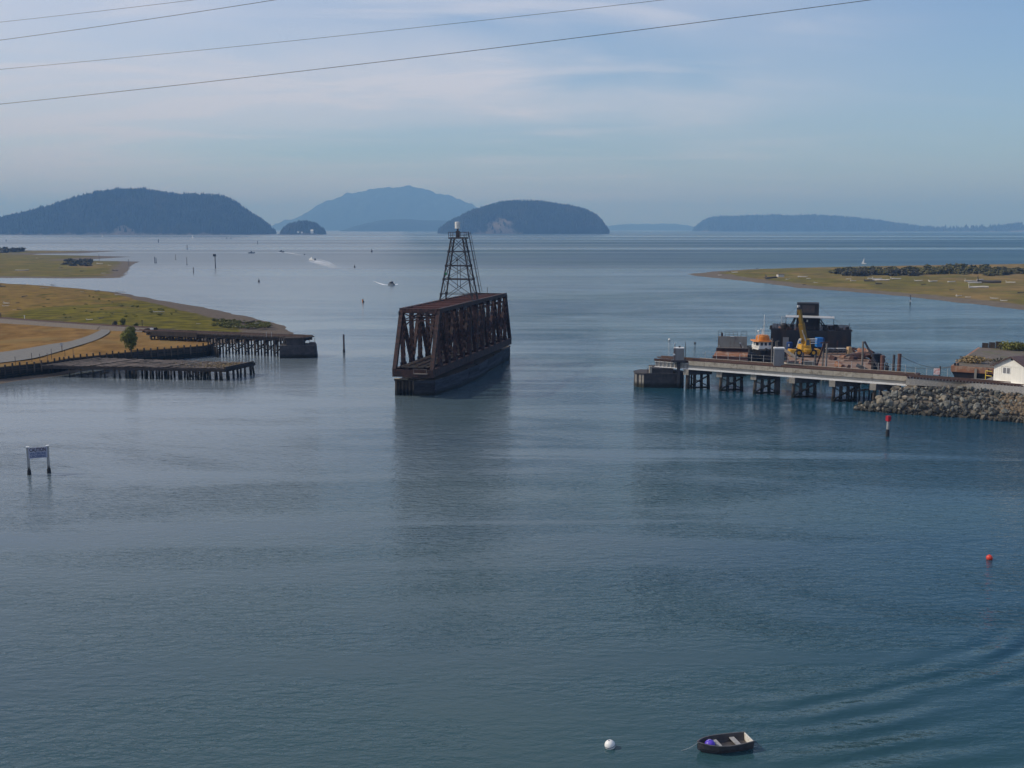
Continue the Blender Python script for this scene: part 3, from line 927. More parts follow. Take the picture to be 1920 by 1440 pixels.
hill("mountain", 12500, 2600, [(495, 433), (520, 421), (540, 414.5), (562, 409.5), (584, 400), (606, 383), (625, 376), (650, 366), (672, 362), (692, 359.5), (708, 353.5), (722, 352.5), (742, 354.5), (755, 350), (772, 350.5),
                               (800, 357), (820, 365), (834, 364.5), (855, 373), (880, 382.5), (905, 394), (935, 410), (960, 422), (985, 432)], 170, 30, HILL, None, 40, power=.75, seed=14)
g_low = hill("island", 9300, 500, [(636, 434), (660, 425.5), (690, 418), (720, 412), (760, 411), (800, 413), (840, 413), (870, 418), (890, 430), (900, 434)], 70, 14, HILL, None, 8, seed=15)
g_right = hill("island", 9000, 800, [(1302, 434), (1312, 424), (1325, 415.5), (1345, 411.5), (1380, 410.5), (1410, 410), (1450, 408.5), (1475, 410), (1500, 409.5), (1520, 408.5), (1560, 411), (1590, 412), (1620, 416), (1650, 420), (1680, 424.5), (1720, 429.5), (1760, 432)], 170, 16, HILL,
               lambda x, y, z: max(0, .5 - z / 40) if 960 + FPX * x / y < 1345 else (.35 - z / 20), 6, seed=16)
forest("forest", "hazy blue forest on the low flat-topped island", g_right, 5000, 16, 38, 7)
g_isth = hill("low_land", 8600, 500, [(1640, 432), (1700, 430.2), (1740, 430.8), (1765, 429.2), (1790, 430.2), (1815, 428.2), (1850, 427), (1880, 425), (1920, 421), (1990, 415), (2080, 414), (2150, 430)], 120, 12, HILL,
              lambda x, y, z: max(0, .55 - z / 14), 4, seed=17)
forest("forest", "thin line of hazy trees on the low neck of land", g_isth, 700, 12, 34, 8)
hill("hills", 14500, 1500, [(1120, 432), (1145, 421.5), (1200, 420), (1270, 419.5), (1290, 424), (1302, 426), (1330, 427), (1420, 426.5), (1600, 428), (1800, 428.3), (2000, 427), (2150, 430)], 120, 12, HILL, None, 15, seed=18)
hill("hills", 15500, 1500, [(-200, 425), (0, 422), (300, 424), (500, 423.5), (560, 424), (700, 424), (900, 425), (960, 424), (1020, 427), (1140, 427), (1160, 432)], 120, 12, HILL, None, 15, seed=19)


# ------------------------------------------------------------------ swing bridge (stands open along the channel)
def swing_bridge():
    A = at(810, 708, 3.2); B = at(956, 645, 3.2)
    u = (B - A).normalized()
    rz = math.atan2(-u.x, u.y)
    Lg = (B - A).length                                   # ~50 m
    W = 6.1
    root = empty("swing_bridge", (A.x, A.y, 0), rz, "long rusty steel truss swing span standing open in mid channel with lattice tower on top", "bridge")
    # local frame: +Y along the span, x = 0 at the right truss, x = -W at the left truss
    zb, zt, NP = 3.25, 13.25, 12
    P = Lg / NP
    T = MT['truss']
    top0, top1 = 3.7, Lg - 3.9

    def tnode(i):
        if i == 1: return top0
        if i == NP - 1: return top1
        return i * P

    def laced(name, p, q, w, d, pitch=.55):
        """built-up member: two channels joined by zigzag lacing bars; w across the bridge, d in the truss plane"""
        mb = MB()
        p, q = Vector(p), Vector(q)
        ax = (q - p).normalized()
        side = Vector((1, 0, 0))
        inpl = ax.cross(side).normalized()
        for s in (-1, 1):
            o = inpl * (s * d / 2)
            mb.beam(p + o, q + o, w, .07, up=inpl)
        n = int((q - p).length / pitch)
        for f in (-1, 1):
            for k in range(n):
                a = p + ax * ((k + .08) * (q - p).length / n) + side * (f * w / 2)
                b = p + ax * ((k + .92) * (q - p).length / n) + side * (f * w / 2)
                s = 1 if k % 2 else -1
                mb.beam(a + inpl * (s * d / 2), b - inpl * (s * d / 2), .04, .15, up=side)
        return mb.build(name, T, root)
    for x in (0.0, -W):
        MB().beam((x, -.3, zb + .55), (x, Lg + .3, zb + .55), .55, 1.25).build("bottom_chord", T, root)
        MB().beam((x, top0 - .25, zt), (x, top1 + .25, zt), .62, .62).build("top_chord", T, root)
        MB().beam((x, 0, zb + .8), (x, top0, zt - .1), .62, .62, up=(1, 0, 0)).build("end_post", T, root)
        MB().beam((x, Lg, zb + .8), (x, top1, zt - .1), .62, .62, up=(1, 0, 0)).build("end_post", T, root)
        for i in range(1, NP):
            wide = i in (5, 6, 7)
            y = tnode(i)
            if wide:
                MB().beam((x, i * P, zb + 1.1), (x, y, zt - .3), .55, .80, up=(1, 0, 0)).build("pivot_post", T, root)
            else:
                laced("vertical", (x, i * P, zb + 1.1), (x, y, zt - .3), .55, .62, .6)
            # gusset plates at the lower joint
            for s in (-1, 1):
                MB().box((x + s * .30, i * P, zb + 1.35), (.03, 1.3, .75)).build("gusset_plate", T, root)
                MB().box((x + s * .33, y, zt - .45), (.03, 1.2, .6)).build("gusset_plate", T, root)
        for i in range(1, NP - 1):
            lo_first = (i % 2 == 1)
            if lo_first: p, q = (x, tnode(i), zt - .35), (x, (i + 1) * P, zb + 1.2)
            else: p, q = (x, i * P, zb + 1.2), (x, tnode(i + 1), zt - .35)
            laced("diagonal", p, q, .50, .60)
    # end and intermediate floor beams, stringers, ties, rails
    for i in range(NP + 1):
        y = i * P + (-.1 if i == 0 else .1 if i == NP else 0)
        MB().beam((-W + .3, y, zb + .5), (-.3, y, zb + .5), .40, 1.15).build("floor_beam", MT['rustdark'] if i else T, root)
    for x in (-W / 2 - 1.0, -W / 2 + 1.0):
        MB().beam((x, 0, zb + 1.15), (x, Lg, zb + 1.15), .35, .5).build("stringer", MT['rustdark'], root)
    mb = MB()
    r = random.Random(3)
    y = -.2
    while y < Lg + .2:
        mb.box((-W / 2 + r.uniform(-.08, .08), y, zb + 1.50), (3.6 + r.uniform(-.2, .2), .24, .22)); y += .48
    t = mb.build("tie", MT['creosote'], root); t['kind'] = 'stuff'
    for x in (-W / 2 - .75, -W / 2 + .75):
        MB().beam((x, -.1, zb + 1.70), (x, Lg + .1, zb + 1.70), .08, .16).build("rail", MT['rail'], root)
    for x, w in ((-W / 2 - 1.9, .9), (-W / 2 + 1.9, .9)):
        MB().box((x, Lg / 2, zb + 1.45), (w, Lg - .6, .08)).build("walkway_plank", MT['creosote'], root)
    # top laterals
    for i in range(1, NP):
        y = tnode(i)
        MB().beam((-W + .3, y, zt + .05), (-.3, y, zt + .05), .36, .40).build("top_strut", MT['strut'], root)
        if i < NP - 1:
            ym = (y + tnode(i + 1)) / 2
            MB().beam((-W + .3, ym, zt + .02), (-.3, ym, zt + .02), .26, .30).build("top_strut", MT['strut'], root)
            mb = MB(); mb.beam((-W + .3, y, zt - .12), (-.3, tnode(i + 1), zt - .12), .16, .12); mb.beam((-.3, y, zt - .26), (-W + .3, tnode(i + 1), zt - .26), .16, .12)
            mb.build("top_lateral", MT['strut'], root)
        if 1 < i < NP - 1:
            mb = MB()
            mb.beam((-W + .3, y, zt - 1.5), (-.3, y, zt - 1.5), .18, .2)
            for a in (0, 1):
                x0 = -W + .3 + a * (W - .6) / 2; x1 = x0 + (W - .6) / 2
                mb.beam((x0, y, zt - .2), (x1, y, zt - 1.45), .1, .12); mb.beam((x1, y, zt - .2), (x0, y, zt - 1.45), .1, .12)
            mb.build("sway_brace", T, root)
    # portals on the inclined end posts
    for e in (0, 1):
        def pp(f):      # point on the end post, f = 0 bottom .. 1 top
            return ((0, Lg)[e] + ((top0 - 0) if e == 0 else (top1 - Lg)) * f, zb + .8 + (zt - .1 - zb - .8) * f)
        mb = MB()
        y, z = pp(1.0); mb.beam((-W + .2, y - .12, z), (-.2, y - .12, z), .5, .72)
        mb.build("portal_strut", T, root)
        y2, z2 = pp(.84)
        mb = MB(); mb.beam((-W + .2, y2, z2), (-.2, y2, z2), .16, .18)
        y1, z1 = pp(.96)
        n = 2
        for k in range(n):
            xa = -W + .3 + k * (W - .6) / n; xb = xa + (W - .6) / n
            mb.beam((xa, y1, z1), (xb, y2, z2), .12, .16); mb.beam((xb, y1, z1), (xa, y2, z2), .12, .16)
        y3, z3 = pp(.70)
        mb.beam((-W + .3, y3, z3), (-W + 1.75, y2, z2), .14, .2); mb.beam((-.3, y3, z3), (-1.75, y2, z2), .14, .2)
        mb.build("portal_brace", T, root)
    mb = MB(); mb.box((-1.6, -.5, zb + .55), (2.2, .9, .10)); mb.box((-2.7, -.9, zb + .9), (.06, .06, .8)); mb.box((-.6, -.9, zb + .9), (.06, .06, .8)); mb.box((-1.65, -.9, zb + 1.28), (2.2, .05, .05))
    mb.build("end_platform", MT['greypost'], root)
    MB().tube((-W / 2, 44, zt + .2), (-W / 2, 44, zt + 1.5), .05).build("aerial", MT['tower'], root)
    # ---- lattice tower over mid span
    TW = MT['tower']
    yc = Lg * .50; b0 = (W / 2 - .1, 1.75); b1 = (1.05, .95)
    z0, z1 = zt + .3, 24.2
    cx = -W / 2
    levels = [0, .10, .34, .56, .79, 1.0]

    def corner(sx, sy, f):
        return Vector((cx + sx * (b0[0] + (b1[0] - b0[0]) * f), yc + sy * (b0[1] + (b1[1] - b0[1]) * f), z0 + (z1 - z0) * f))
    legs = MB()
    for sx in (-1, 1):
        for sy in (-1, 1): legs.beam(corner(sx, sy, 0), corner(sx, sy, 1), .22, .22)
    tower = legs.build("lattice_tower", TW, root)
    tower['label'] = "dark steel lattice tower tapering up from the truss to a railed platform"
    for k in range(1, len(levels) - 1):
        mb = MB()
        for (a, b) in (((-1, -1), (1, -1)), ((1, -1), (1, 1)), ((1, 1), (-1, 1)), ((-1, 1), (-1, -1))):
            mb.beam(corner(*a, levels[k]), corner(*b, levels[k]), .14, .16 if k > 1 else .09)
        for sx in (-1, 1):
            for sy in (-1, 1):
                c = corner(sx, sy, levels[k]); mb.box(c, (.36, .36, .42))
        mb.build("tie_beam", TW, tower)
    for k in (0, 2, 3, 4):
        f0, f1 = ((0, .34) if k == 0 else (levels[k], levels[k + 1]))
        for (a, b) in (((-1, -1), (1, -1)), ((1, -1), (1, 1)), ((1, 1), (-1, 1)), ((-1, 1), (-1, -1))):
            mb = MB(); mb.beam(corner(*a, f0), corner(*b, f1), .08, .08); mb.beam(corner(*b, f0), corner(*a, f1), .08, .08)
            mb.build("cross_brace", TW, tower)
    mb = MB(); mb.tube((cx - .25, yc, z0 + 2.0), (cx - .25, yc, z0 + 6.9), .05); mb.tube((cx + .3, yc, z0 + 2.0), (cx + .3, yc, z0 + 6.3), .05); mb.ball((cx - .3, yc, z0 + 6.95), .2)
    mb.build("standpipe", TW, tower)
    MB().box((cx, yc, z1 + .06), (2.9, 2.6, .16)).build("platform", TW, tower)
    mb = MB()
    for sx in (-1, 0, 1):
        for sy in (-1, 0, 1):
            if sx or sy: mb.tube((cx + sx * 1.4, yc + sy * 1.25, z1 + .1), (cx + sx * 1.4, yc + sy * 1.25, z1 + 1.15), .05, n=6)
    for zz in (.22, .62, 1.12):
        q = [(cx - 1.4, yc - 1.25, z1 + zz), (cx + 1.4, yc - 1.25, z1 + zz), (cx + 1.4, yc + 1.25, z1 + zz), (cx - 1.4, yc + 1.25, z1 + zz)]
        for i in range(4): mb.beam(q[i], q[(i + 1) % 4], .07, .09)
    mb.build("railing", TW, tower)
    mb = MB(); mb.box((cx - .1, yc, z1 + .75), (.55, .6, 1.2)); mb.tube((cx - .12, yc, z1 + 1.3), (cx - .12, yc, z1 + 1.75), .16)
    mb.build("beacon_stand", TW, tower)
    mb = MB(); mb.lathe([(.01, 0), (.44, 0), (.46, .06), (.46, 1.1), (.40, 1.18), (.01, 1.2)], (cx - .15, yc, z1 + 1.72), 16)
    mb.build("white_tank", MT['whitesteel'], tower, smooth=False)
    mb = MB()
    l0, l1 = Vector((cx + b0[0] + .9, yc + .2, z0 + 1.0)), Vector((cx + 1.75, yc + .2, z1 + 1.2))
    for dy in (-.22, .22): mb.tube(l0 + Vector((0, dy, 0)), l1 + Vector((0, dy, 0)), .045, n=6)
    mb.tube(l0 + Vector((.35, 0, .4)), l1 + Vector((.35, 0, 0)), .04, n=6)
    for k in range(30):
        c = l0.lerp(l1, k / 29); mb.tube(c + Vector((0, -.22, 0)), c + Vector((0, .22, 0)), .025, n=5)
        if k % 4 == 0: mb.tube(c, c + Vector((.35, 0, .05)), .03, n=5); mb.tube(c, c - Vector((.5, 0, 0)), .03, n=5)
    mb.build("ladder", TW, tower)
    mb = MB(); mb.box((cx - 1.9, yc - 1.4, z0 + 4.6), (.3, .3, .45)); mb.build("green_lamp", M("green_lantern", (0.02, 0.16, 0.07), rough=.4), tower)
    # turning gear on the round pivot pier
    mb = MB(); mb.lathe([(.1, 2.3), (2.6, 2.3), (2.6, 3.2), (.1, 3.2)], (cx, yc, 0), 28); mb.build("turntable", MT['rustdark'], root)
    return root, A, u, Lg, W


bridge_root, BA, BU, BL, BW = swing_bridge()


def fender_pier():
    n = Vector((BU.y, -BU.x, 0))
    mid = BA + BU * (BL * .5) - n * (BW * .5)
    root = empty("fender_pier", (mid.x, mid.y, 0), math.atan2(-BU.x, BU.y), "long boat-shaped dark timber fender pier under the swing span", "pier")
    inv = root.rotation_euler.to_matrix().inverted()

    def loc(p): return inv @ (Vector((p.x, p.y, 0)) - Vector((mid.x, mid.y, 0)))
    right = [loc(at(a, b)) for a, b in [(775, 742), (815, 741.5), (858, 727.5), (898, 709), (955, 672)]]
    p0 = loc(at(742, 741))
    ztop = 2.45
    # end pieces
    left = [Vector((-p.x - .4, p.y, 0)) for p in right]
    left[0] = p0
    outline_r = right; outline_l = left
    pl = random.Random(5)
    rows = 5; hgt = (ztop + .2) / rows
    for side, ol in ((1, outline_r), (-1, outline_l)):
        for a, b in zip(ol[:-1], ol[1:]):
            d = (b - a); ln = d.length; k = max(1, round(ln / 6.5)); d.normalize(); nn = Vector((d.y, -d.x, 0)) * side
            for j in range(k):
                q0 = a + d * (ln * j / k); q1 = a + d * (ln * (j + 1) / k - .05)
                for rr in range(rows):
                    zc = -.2 + hgt * (rr + .5)
                    o = nn * pl.uniform(-.04, .05)
                    MB().beam(q0 + o + Vector((0, 0, zc)), q1 + o + Vector((0, 0, zc + pl.uniform(-.03, .03))), .16, hgt * .93).build("fender_plank", MT['greyplank'], root)
                # pile behind the boards
                q = q0 - nn * .32
                MB().tube((q.x, q.y, -1), (q.x, q.y, ztop + pl.uniform(.0, .25)), .17, .16).build("pile", MT['creosote'], root)
    # near and far end piles, capped
    for (e0, e1, m) in ((outline_l[0], outline_r[0], 6), (outline_l[-1], outline_r[-1], 6)):
        for j in range(m):
            q = e0.lerp(e1, j / (m - 1))
            MB().tube((q.x, q.y, -1), (q.x + pl.uniform(-.05, .05), q.y, ztop - .1), .15, .14).build("pile", MT['pile'], root)
        MB().beam(Vector((e0.x - .2, e0.y, ztop)), Vector((e1.x + .2, e1.y, ztop)), .3, .3).build("cap_beam", MT['creosote'], root)
        MB().beam(Vector((e0.x, e0.y + .6, ztop - 1.2)), Vector((e1.x, e1.y + .6, ztop - 1.2)), .2, 1.6).build("cap_beam", MT['creosote'], root)
    # deck
    poly = [(p.x, p.y) for p in outline_r] + [(p.x, p.y) for p in outline_l[::-1]]
    poly = [(x * .97, y * .99) for x, y in poly]
    MB().prism(poly, ztop - .35, ztop - .15).build("deck", MT['creosote'], root)
    e0, e1 = outline_l[0], outline_r[0]
    MB().beam((e0.x - .15, e0.y - .05, ztop + .21), (e0.lerp(e1, .72).x, e0.lerp(e1, .72).y - .12, ztop + .19), .55, .08).build("walk_board", MT['paleplank'], root)['label'] = "pale sun-bleached board on the near end"
    for j in range(9):
        q = e0.lerp(e1, pl.uniform(.3, 1.0)); y = q.y + pl.uniform(.4, 3.2)
        MB().beam((q.x - .9, y, ztop - .05 + j * .01), (q.x + .9, y + pl.uniform(-.6, .6), ztop - .03 + j * .01), .22, .07).build("deck_board", MT['plank'], root)
    q = outline_r[-1]
    MB().beam((q.x - 1.2, q.y - .4, ztop + .0), (q.x, q.y - .3, ztop + .02), .3, .08).build("walk_board", MT['paleplank'], root)
    MB().lathe([(.1, -1), (3.0, -1), (3.0, 2.25), (.1, 2.25)], (0, 0, 0), 30).build("pivot_pier", MT['darkconc'], root)
    return root


fender_pier()


# ------------------------------------------------------------------ left bank: trestle, wharf, wall
def left_trestle():
    A = at(272, 619.5, 4.3); B = at(566, 631, 4.3)
    d = (B - A); Lg = d.length; rz = math.atan2(d.y, d.x)
    root = empty("railway_trestle", (A.x, A.y, 0), rz, "dark timber railway trestle on crowded piles running out from the marsh", "trestle")
    C = MT['creosote']; r = random.Random(8)
    zt = 4.3; Wd = 4.4
    # local x along, +y away from the camera
    for y in (.5, 1.5, 2.9, 3.9):
        MB().beam((0, y, zt - .78), (Lg, y, zt - .78), .35, .55).build("stringer", C, root)
    mb = MB(); x = 0
    while x < Lg + .2:
        mb.box((x, Wd / 2 + r.uniform(-.1, .1), zt - .40), (.24, Wd + r.uniform(-.1, .3), .2)); x += .42
    t = mb.build("tie", MT['plank'], root); t['kind'] = 'stuff'
    for y in (.15, Wd - .15): MB().beam((0, y, zt - .18), (Lg, y, zt - .18), .22, .22).build("guard_timber", MT['plank'], root)
    for y in (Wd / 2 - .75, Wd / 2 + .75): MB().beam((-4, y, zt - .2), (Lg, y, zt - .2), .08, .16).build("rail", MT['rail'], root)
    nb = 15
    for i in range(nb):
        x = 1.5 + (Lg - 5.5) * i / (nb - 1)
        z0 = -1.2 if x > 8 else .2
        bent = MB().beam((x, -.3, zt - 1.22), (x, Wd + .3, zt - 1.22), .34, .36).build("pile_bent", C, root)
        for k in range(5):
            y = .1 + (Wd - .2) * k / 4
            bat = (k - 2) * .16
            MB().tube((x + r.uniform(-.12, .12), y + bat, z0), (x, y, zt - 1.4), .19, .16).build("pile", MT['pile'], bent)
        for s in (0, 1):
            MB().beam((x + .2 * (1 - 2 * s), -.2 + s * (Wd + .4), .6), (x + .2 * (1 - 2 * s), Wd + .2 - s * (Wd + .4), zt - 1.5), .09, .26, up=(1, 0, 0)).build("cross_brace", C, bent)
        if i % 3 != 1 and i < nb - 1:
            xn = 1.5 + (Lg - 5.5) * (i + 1) / (nb - 1)
            MB().beam((x, -.28, 1.0 if i % 2 else 2.7), (xn, -.28, 2.7 if i % 2 else 1.0), .09, .24, up=(0, 1, 0)).build("longitudinal_brace", C, root)
    for x in (Lg - 8.2, Lg - 7.0): MB().tube((x, -.2, zt - .3), (x, -.2, zt + .75), .04).build("handrail_post", MT['galv'], root)
    MB().beam((2.0, -.45, zt - .5), (13.5, -.45, zt - .5), .1, 1.0).build("side_board", C, root)
    return root


left_trestle()


def left_end_pier():
    a = at(524, 672); b = at(595, 671)
    d = (b - a).normalized(); n = Vector((-d.y, d.x, 0))
    root = empty("concrete_pier", (a.x, a.y, 0), math.atan2(d.y, d.x), "dark stepped concrete pier at the broken end of the timber trestle", "pier")
    L = (b - a).length
    MB().prism([(0, 0), (L - .5, 0), (L, .6), (L, 3.6), (L - 1.6, 5.2), (0, 5.2)], -1, 2.55, [(.05, .05), (L - .75, .08), (L - .3, .65), (L - .3, 3.5), (L - 1.7, 5.0), (.05, 5.0)]).build("footing", MT['darkconc'], root)
    MB().prism([(1.4, .6), (4.9, .6), (4.9, 4.9), (.9, 4.9)], 2.55, 3.75).build("bearing_block", MT['darkconc'], root)
    for k, (x0, x1) in enumerate(((.9, 5.0), (1.1, 4.85), (1.0, 4.75))):
        MB().box(((x0 + x1) / 2, 2.7, 3.85 + k * .10 - .05), (x1 - x0, 4.4 - k * .2, .095)).build("sleeper_course", MT['creosote'], root)
    MB().prism([(5.6, .9), (7.2, .9), (7.2, 3.3), (5.6, 3.3)], 2.55, 2.95, [(5.9, 1.0), (7.0, 1.0), (7.0, 3.2), (5.9, 3.2)]).build("mooring_block", MT['darkconc'], root)
    for x in (6.0, 7.05): MB().tube((x, 1.0, 2.8), (x, 1.0, 3.9), .04).build("handrail_post", MT['tower'], root)
    mb = MB()
    for x in (.15, .55, .95): mb.tube((x, -.05, 2.5), (x, .1, 4.1), .05)
    mb.build("ladder", MT['greypost'], root)


left_end_pier()


def old_wharf():
    z = 2.1
    fl, fr = at(80, 684.5, z), at(421, 691, z)
    br, bl = at(476, 679.5, z), at(180, 671, z)
    root = empty("derelict_wharf", (fl.x, fl.y, 0), 0, "low derelict timber wharf with rotten planks and straw on its corner", "wharf")
    o = Vector((fl.x, fl.y, 0)); fl, fr, br, bl = [p - o for p in (fl, fr, br, bl)]
    r = random.Random(4)
    n = 74
    for k in range(n):
        t0, t1 = k / n, (k + .93) / n
        if r.random() < .04 and k < 60: continue
        a, b = fl.lerp(fr, t0), fl.lerp(fr, t1); c, d = bl.lerp(br, t1), bl.lerp(br, t0)
        s0, s1 = r.uniform(-.03, .03), r.uniform(.94, 1.02)
        dz = r.uniform(-.05, .05) - .05
        q = [a.lerp(d, s0), b.lerp(c, s0), b.lerp(c, s1), a.lerp(d, s1)]
        q = [p + Vector((0, 0, dz)) for p in q]
        MB().slab(q, .09).build("deck_plank", MT['plank'], root)
    C = MT['creosote']
    MB().beam(fl - Vector((0, .05, .35)), fr - Vector((0, .05, .35)), .35, .45).build("edge_beam", C, root)
    MB().beam(fr - Vector((-.1, 0, .33)), br - Vector((-.1, 0, .25)), .38, .55).build("edge_beam", C, root)
    MB().beam(fr + Vector((0, .1, .12)), br + Vector((-.1, 0, .12)), .3, .25).build("curb_beam", C, root)
    for t in (.33, .66): MB().beam(fl.lerp(bl, t) - Vector((0, 0, .4)), fr.lerp(br, t) - Vector((0, 0, .4)), .3, .4).build("joist", C, root)
    xs = [215, 226, 236, 247, 257, 272, 283, 294, 303, 315, 323, 334, 341, 352, 362, 371, 382, 391, 404, 415, 426, 437, 449, 456]
    for row, yo, m in ((0, 0, 1), (1, 3.2, 1), (2, 6.4, 2)):
        for k, x in enumerate(xs):
            if row and k % m: continue
            if x <= 421: p = fl.lerp(fr, (x - 80) / 341)
            else: p = fr.lerp(br, (x - 421) / 55)
            if row:
                if x > 421: continue
                p = p.lerp(bl.lerp(br, (x - 80) / 341), .36 * row)
            p = Vector((p.x + r.uniform(-.2, .2), p.y + .12, 0))
            lean = Vector((r.gauss(0, .10), r.gauss(0, .06), 0))
            MB().tube(p + lean + Vector((0, 0, -1.2)), p + Vector((0, 0, z - .5)), .21, .18, n=8).build("pile", MT['pile'], root)
    for x in (130, 152, 175, 197):
        p = fl.lerp(fr, (x - 80) / 341); p.z = 0
        MB().tube(p + Vector((0, .1, -1.2)), p + Vector((0, 0.1, z - .5)), .15, .13).build("pile", MT['pile'], root)
    for t in (.83, .86):
        p = fl.lerp(fr, t); p.z = 0; MB().beam(p + Vector((.3, .5, -.8)), p + Vector((-.9, .3, z - .6)), .2, .2).build("raker", MT['pile'], root)
    mb = MB()
    for p in (br + Vector((-.15, -.3, 0)), br + Vector((-.55, -.7, 0)), br + Vector((-.2, -1.0, 0))): p.z = 0; mb = MB().tube(p + Vector((r.uniform(-.3, .3), 0, -1.2)), p + Vector((0, 0, z - .3)), .2, .17); mb.build("pile", MT['pile'], root)
    # straw on the corner and litter along the deck
    mb = MB()
    for k in range(900):
        t = 1 - abs(r.gauss(0, .13)); s = r.uniform(.08, .8)
        if t > .985 or t < .55: continue
        p = fl.lerp(fr, t).lerp(bl.lerp(br, t), s)
        h = r.uniform(.08, .28); w = r.uniform(.05, .14); a = r.uniform(0, 6.28)
        mb.add([p + Vector((math.cos(a) * w, math.sin(a) * w, .03)), p - Vector((math.cos(a) * w, math.sin(a) * w, -.03)), p + Vector((r.uniform(-.2, .2), r.uniform(-.2, .2), h))], [(0, 1, 2)])
    g = mb.build("dry_grass", MT['straw'], root); g['kind'] = 'stuff'
    for k in range(26):
        t = r.uniform(.05, .9); s = r.uniform(.1, .9); p = fl.lerp(fr, t).lerp(bl.lerp(br, t), s); a = r.uniform(-.5, .5); w = r.uniform(.4, 1.3)
        MB().beam(p + Vector((-w * math.cos(a), -w * math.sin(a), .10 + k * .004)), p + Vector((w * math.cos(a), w * math.sin(a), .12 + k * .004)), .2, .07).build("loose_board", MT['driftdark'] if k % 3 else MT['greypost'], root)
    return root


old_wharf()


def retaining_wall():
    line = pts(WALLTOP + [(411, 649.5)], 2.3)
    o = line[0].copy(); o.z = 0
    root = empty("retaining_wall", o, 0, "dark timber retaining wall with upright posts along the bank of the dry field", "wall")
    r = random.Random(6)
    for i, (a, b) in enumerate(zip(line[:-1], line[1:])):
        a = a - o; b = b - o; a.z = b.z = 0
        d = b - a; ln = d.length; d.normalize(); n = Vector((d.y, -d.x, 0))
        k = max(1, round(ln / 5)); low = i >= len(line) - 2
        for j in range(k):
            q0 = a + d * (ln * j / k) + n * .12; q1 = a + d * (ln * (j + 1) / k - .06) + n * .12
            for rr in range(7 if not low else 5):
                zc = -.35 + rr * .39
                of = n * r.uniform(-.03, .06)
                MB().beam(q0 + of + Vector((0, 0, zc)), q1 + of + Vector((0, 0, zc + r.uniform(-.03, .03))), .12, .36).build("wall_plank", MT['creosote'], root)
        m = max(1, round(ln / 1.35))
        for j in range(m):
            q = a + d * (ln * (j + .5) / m) + n * .33
            top = 2.75 + r.uniform(-.15, .15) - (.7 if low else 0)
            MB().tube((q.x, q.y, -1), (q.x + r.uniform(-.06, .06), q.y, top), .17, .15).build("post", MT['pile'] if r.random() < .35 else MT['creosote'], root)
    # toe stones and rubble in front of the wall
    return root


retaining_wall()


# ------------------------------------------------------------------ plants
def leaf_mesh(name, rx, rz, n, leaf, seed, mat, lumps=7, base=0.0, flat=1.0):
    """crown of many small leaf faces gathered in clumps"""
    r = random.Random(seed)
    cs = []
    for k in range(lumps):
        a = r.uniform(0, 6.28); q = r.uniform(0, .50); z = r.uniform(-.55, .65)
        cs.append((Vector((math.cos(a) * q * rx, math.sin(a) * q * rx * flat, z * rz)), r.uniform(.36, .58)))
    vs = []; fs = []
    for k in range(n):
        c, s = cs[k % lumps]
        v = Vector((r.gauss(0, 1), r.gauss(0, 1), r.gauss(0, 1))).normalized() * (r.uniform(.55, 1.05))
        p = c + Vector((v.x * rx * s, v.y * rx * s * flat, v.z * rz * s)) + Vector((0, 0, base))
        a = Vector((r.gauss(0, 1), r.gauss(0, 1), r.gauss(0, 1))).normalized(); b = a.cross(v).normalized() if a.cross(v).length > .01 else Vector((1, 0, 0))
        l = leaf * r.uniform(.6, 1.4)
        i = len(vs)
        vs += [p - a * l * .5, p + b * l * .4, p + a * l * .6, p - b * l * .4]
        fs.append((i, i + 1, i + 2, i + 3))
    me = bpy.data.meshes.new(name); me.from_pydata(vs, [], fs); me.materials.append(mat); me.update()
    return me


def tree(name, pos, h, w, label, cat, mat, seed, n=900, leaf=.35, group=None):
    root = empty(name, pos, 0, label, cat, group)
    mb = MB(); mb.tube((0, 0, -.2), (0, 0, h * .35), h * .035, h * .025)
    r = random.Random(seed)
    for k in range(5):
        a = r.uniform(0, 6.28); mb.tube((0, 0, h * .3), (math.cos(a) * w * .28, math.sin(a) * w * .28, h * r.uniform(.5, .8)), h * .02, h * .008, n=5)
    mb.build("trunk", MT['bark'], root)
    add_mesh("crown", leaf_mesh("crown", w / 2, h * .47, n, leaf, seed, mat, 9, h * .53), root)
    return root


tree("tree", at(246, 657, 2.3), 4.6, 4.4, "round green tree standing alone in the dry field above the wharf", "tree", MT['leaf'], 3, 3800, .30)
tree("shrub", at(231, 612.5, 2.0), 2.0, 2.0, "loose green shrub beside the railway line on the marsh", "shrub", MT['leaf'], 5, 700, .25)
tree("shrub", at(215, 612, 2.0), 1.4, 1.7, "low pale shrub next to the taller one by the railway line", "shrub", MT['leafgrey'], 6, 420, .25)
tree("shrub", at(256, 616, 2.0), 1.5, 1.7, "small dark shrub at the foot of the utility post on the left bank", "shrub", MT['leaf'], 7, 500, .25)
p = at(267, 616.5, 2.3); t_ = empty("utility_post", p, 0, "thin dark utility post beside the shrubs on the left bank", "post")
mb = MB(); mb.tube((0, 0, -.3), (0, 0, 2.1), .08, .06); mb.build("pole", MT['creosote'], t_); MB().box((0, 0, 1.9), (.5, .08, .12)).build("crossarm", MT['creosote'], t_)
p = at(285, 625.5, 2.9); t_ = empty("signal_cabinet", p, 0, "tiny white cabinet at the landward end of the timber trestle", "cabinet")
MB().box((0, 0, .75), (.62, .5, .75)).build("body", MT['white'], t_); MB().box((0, 0, .2), (.2, .2, .4)).build("leg", MT['grey'], t_); MB().box((0, 0, 1.15), (.72, .6, .06)).build("lid", MT['white'], t_)
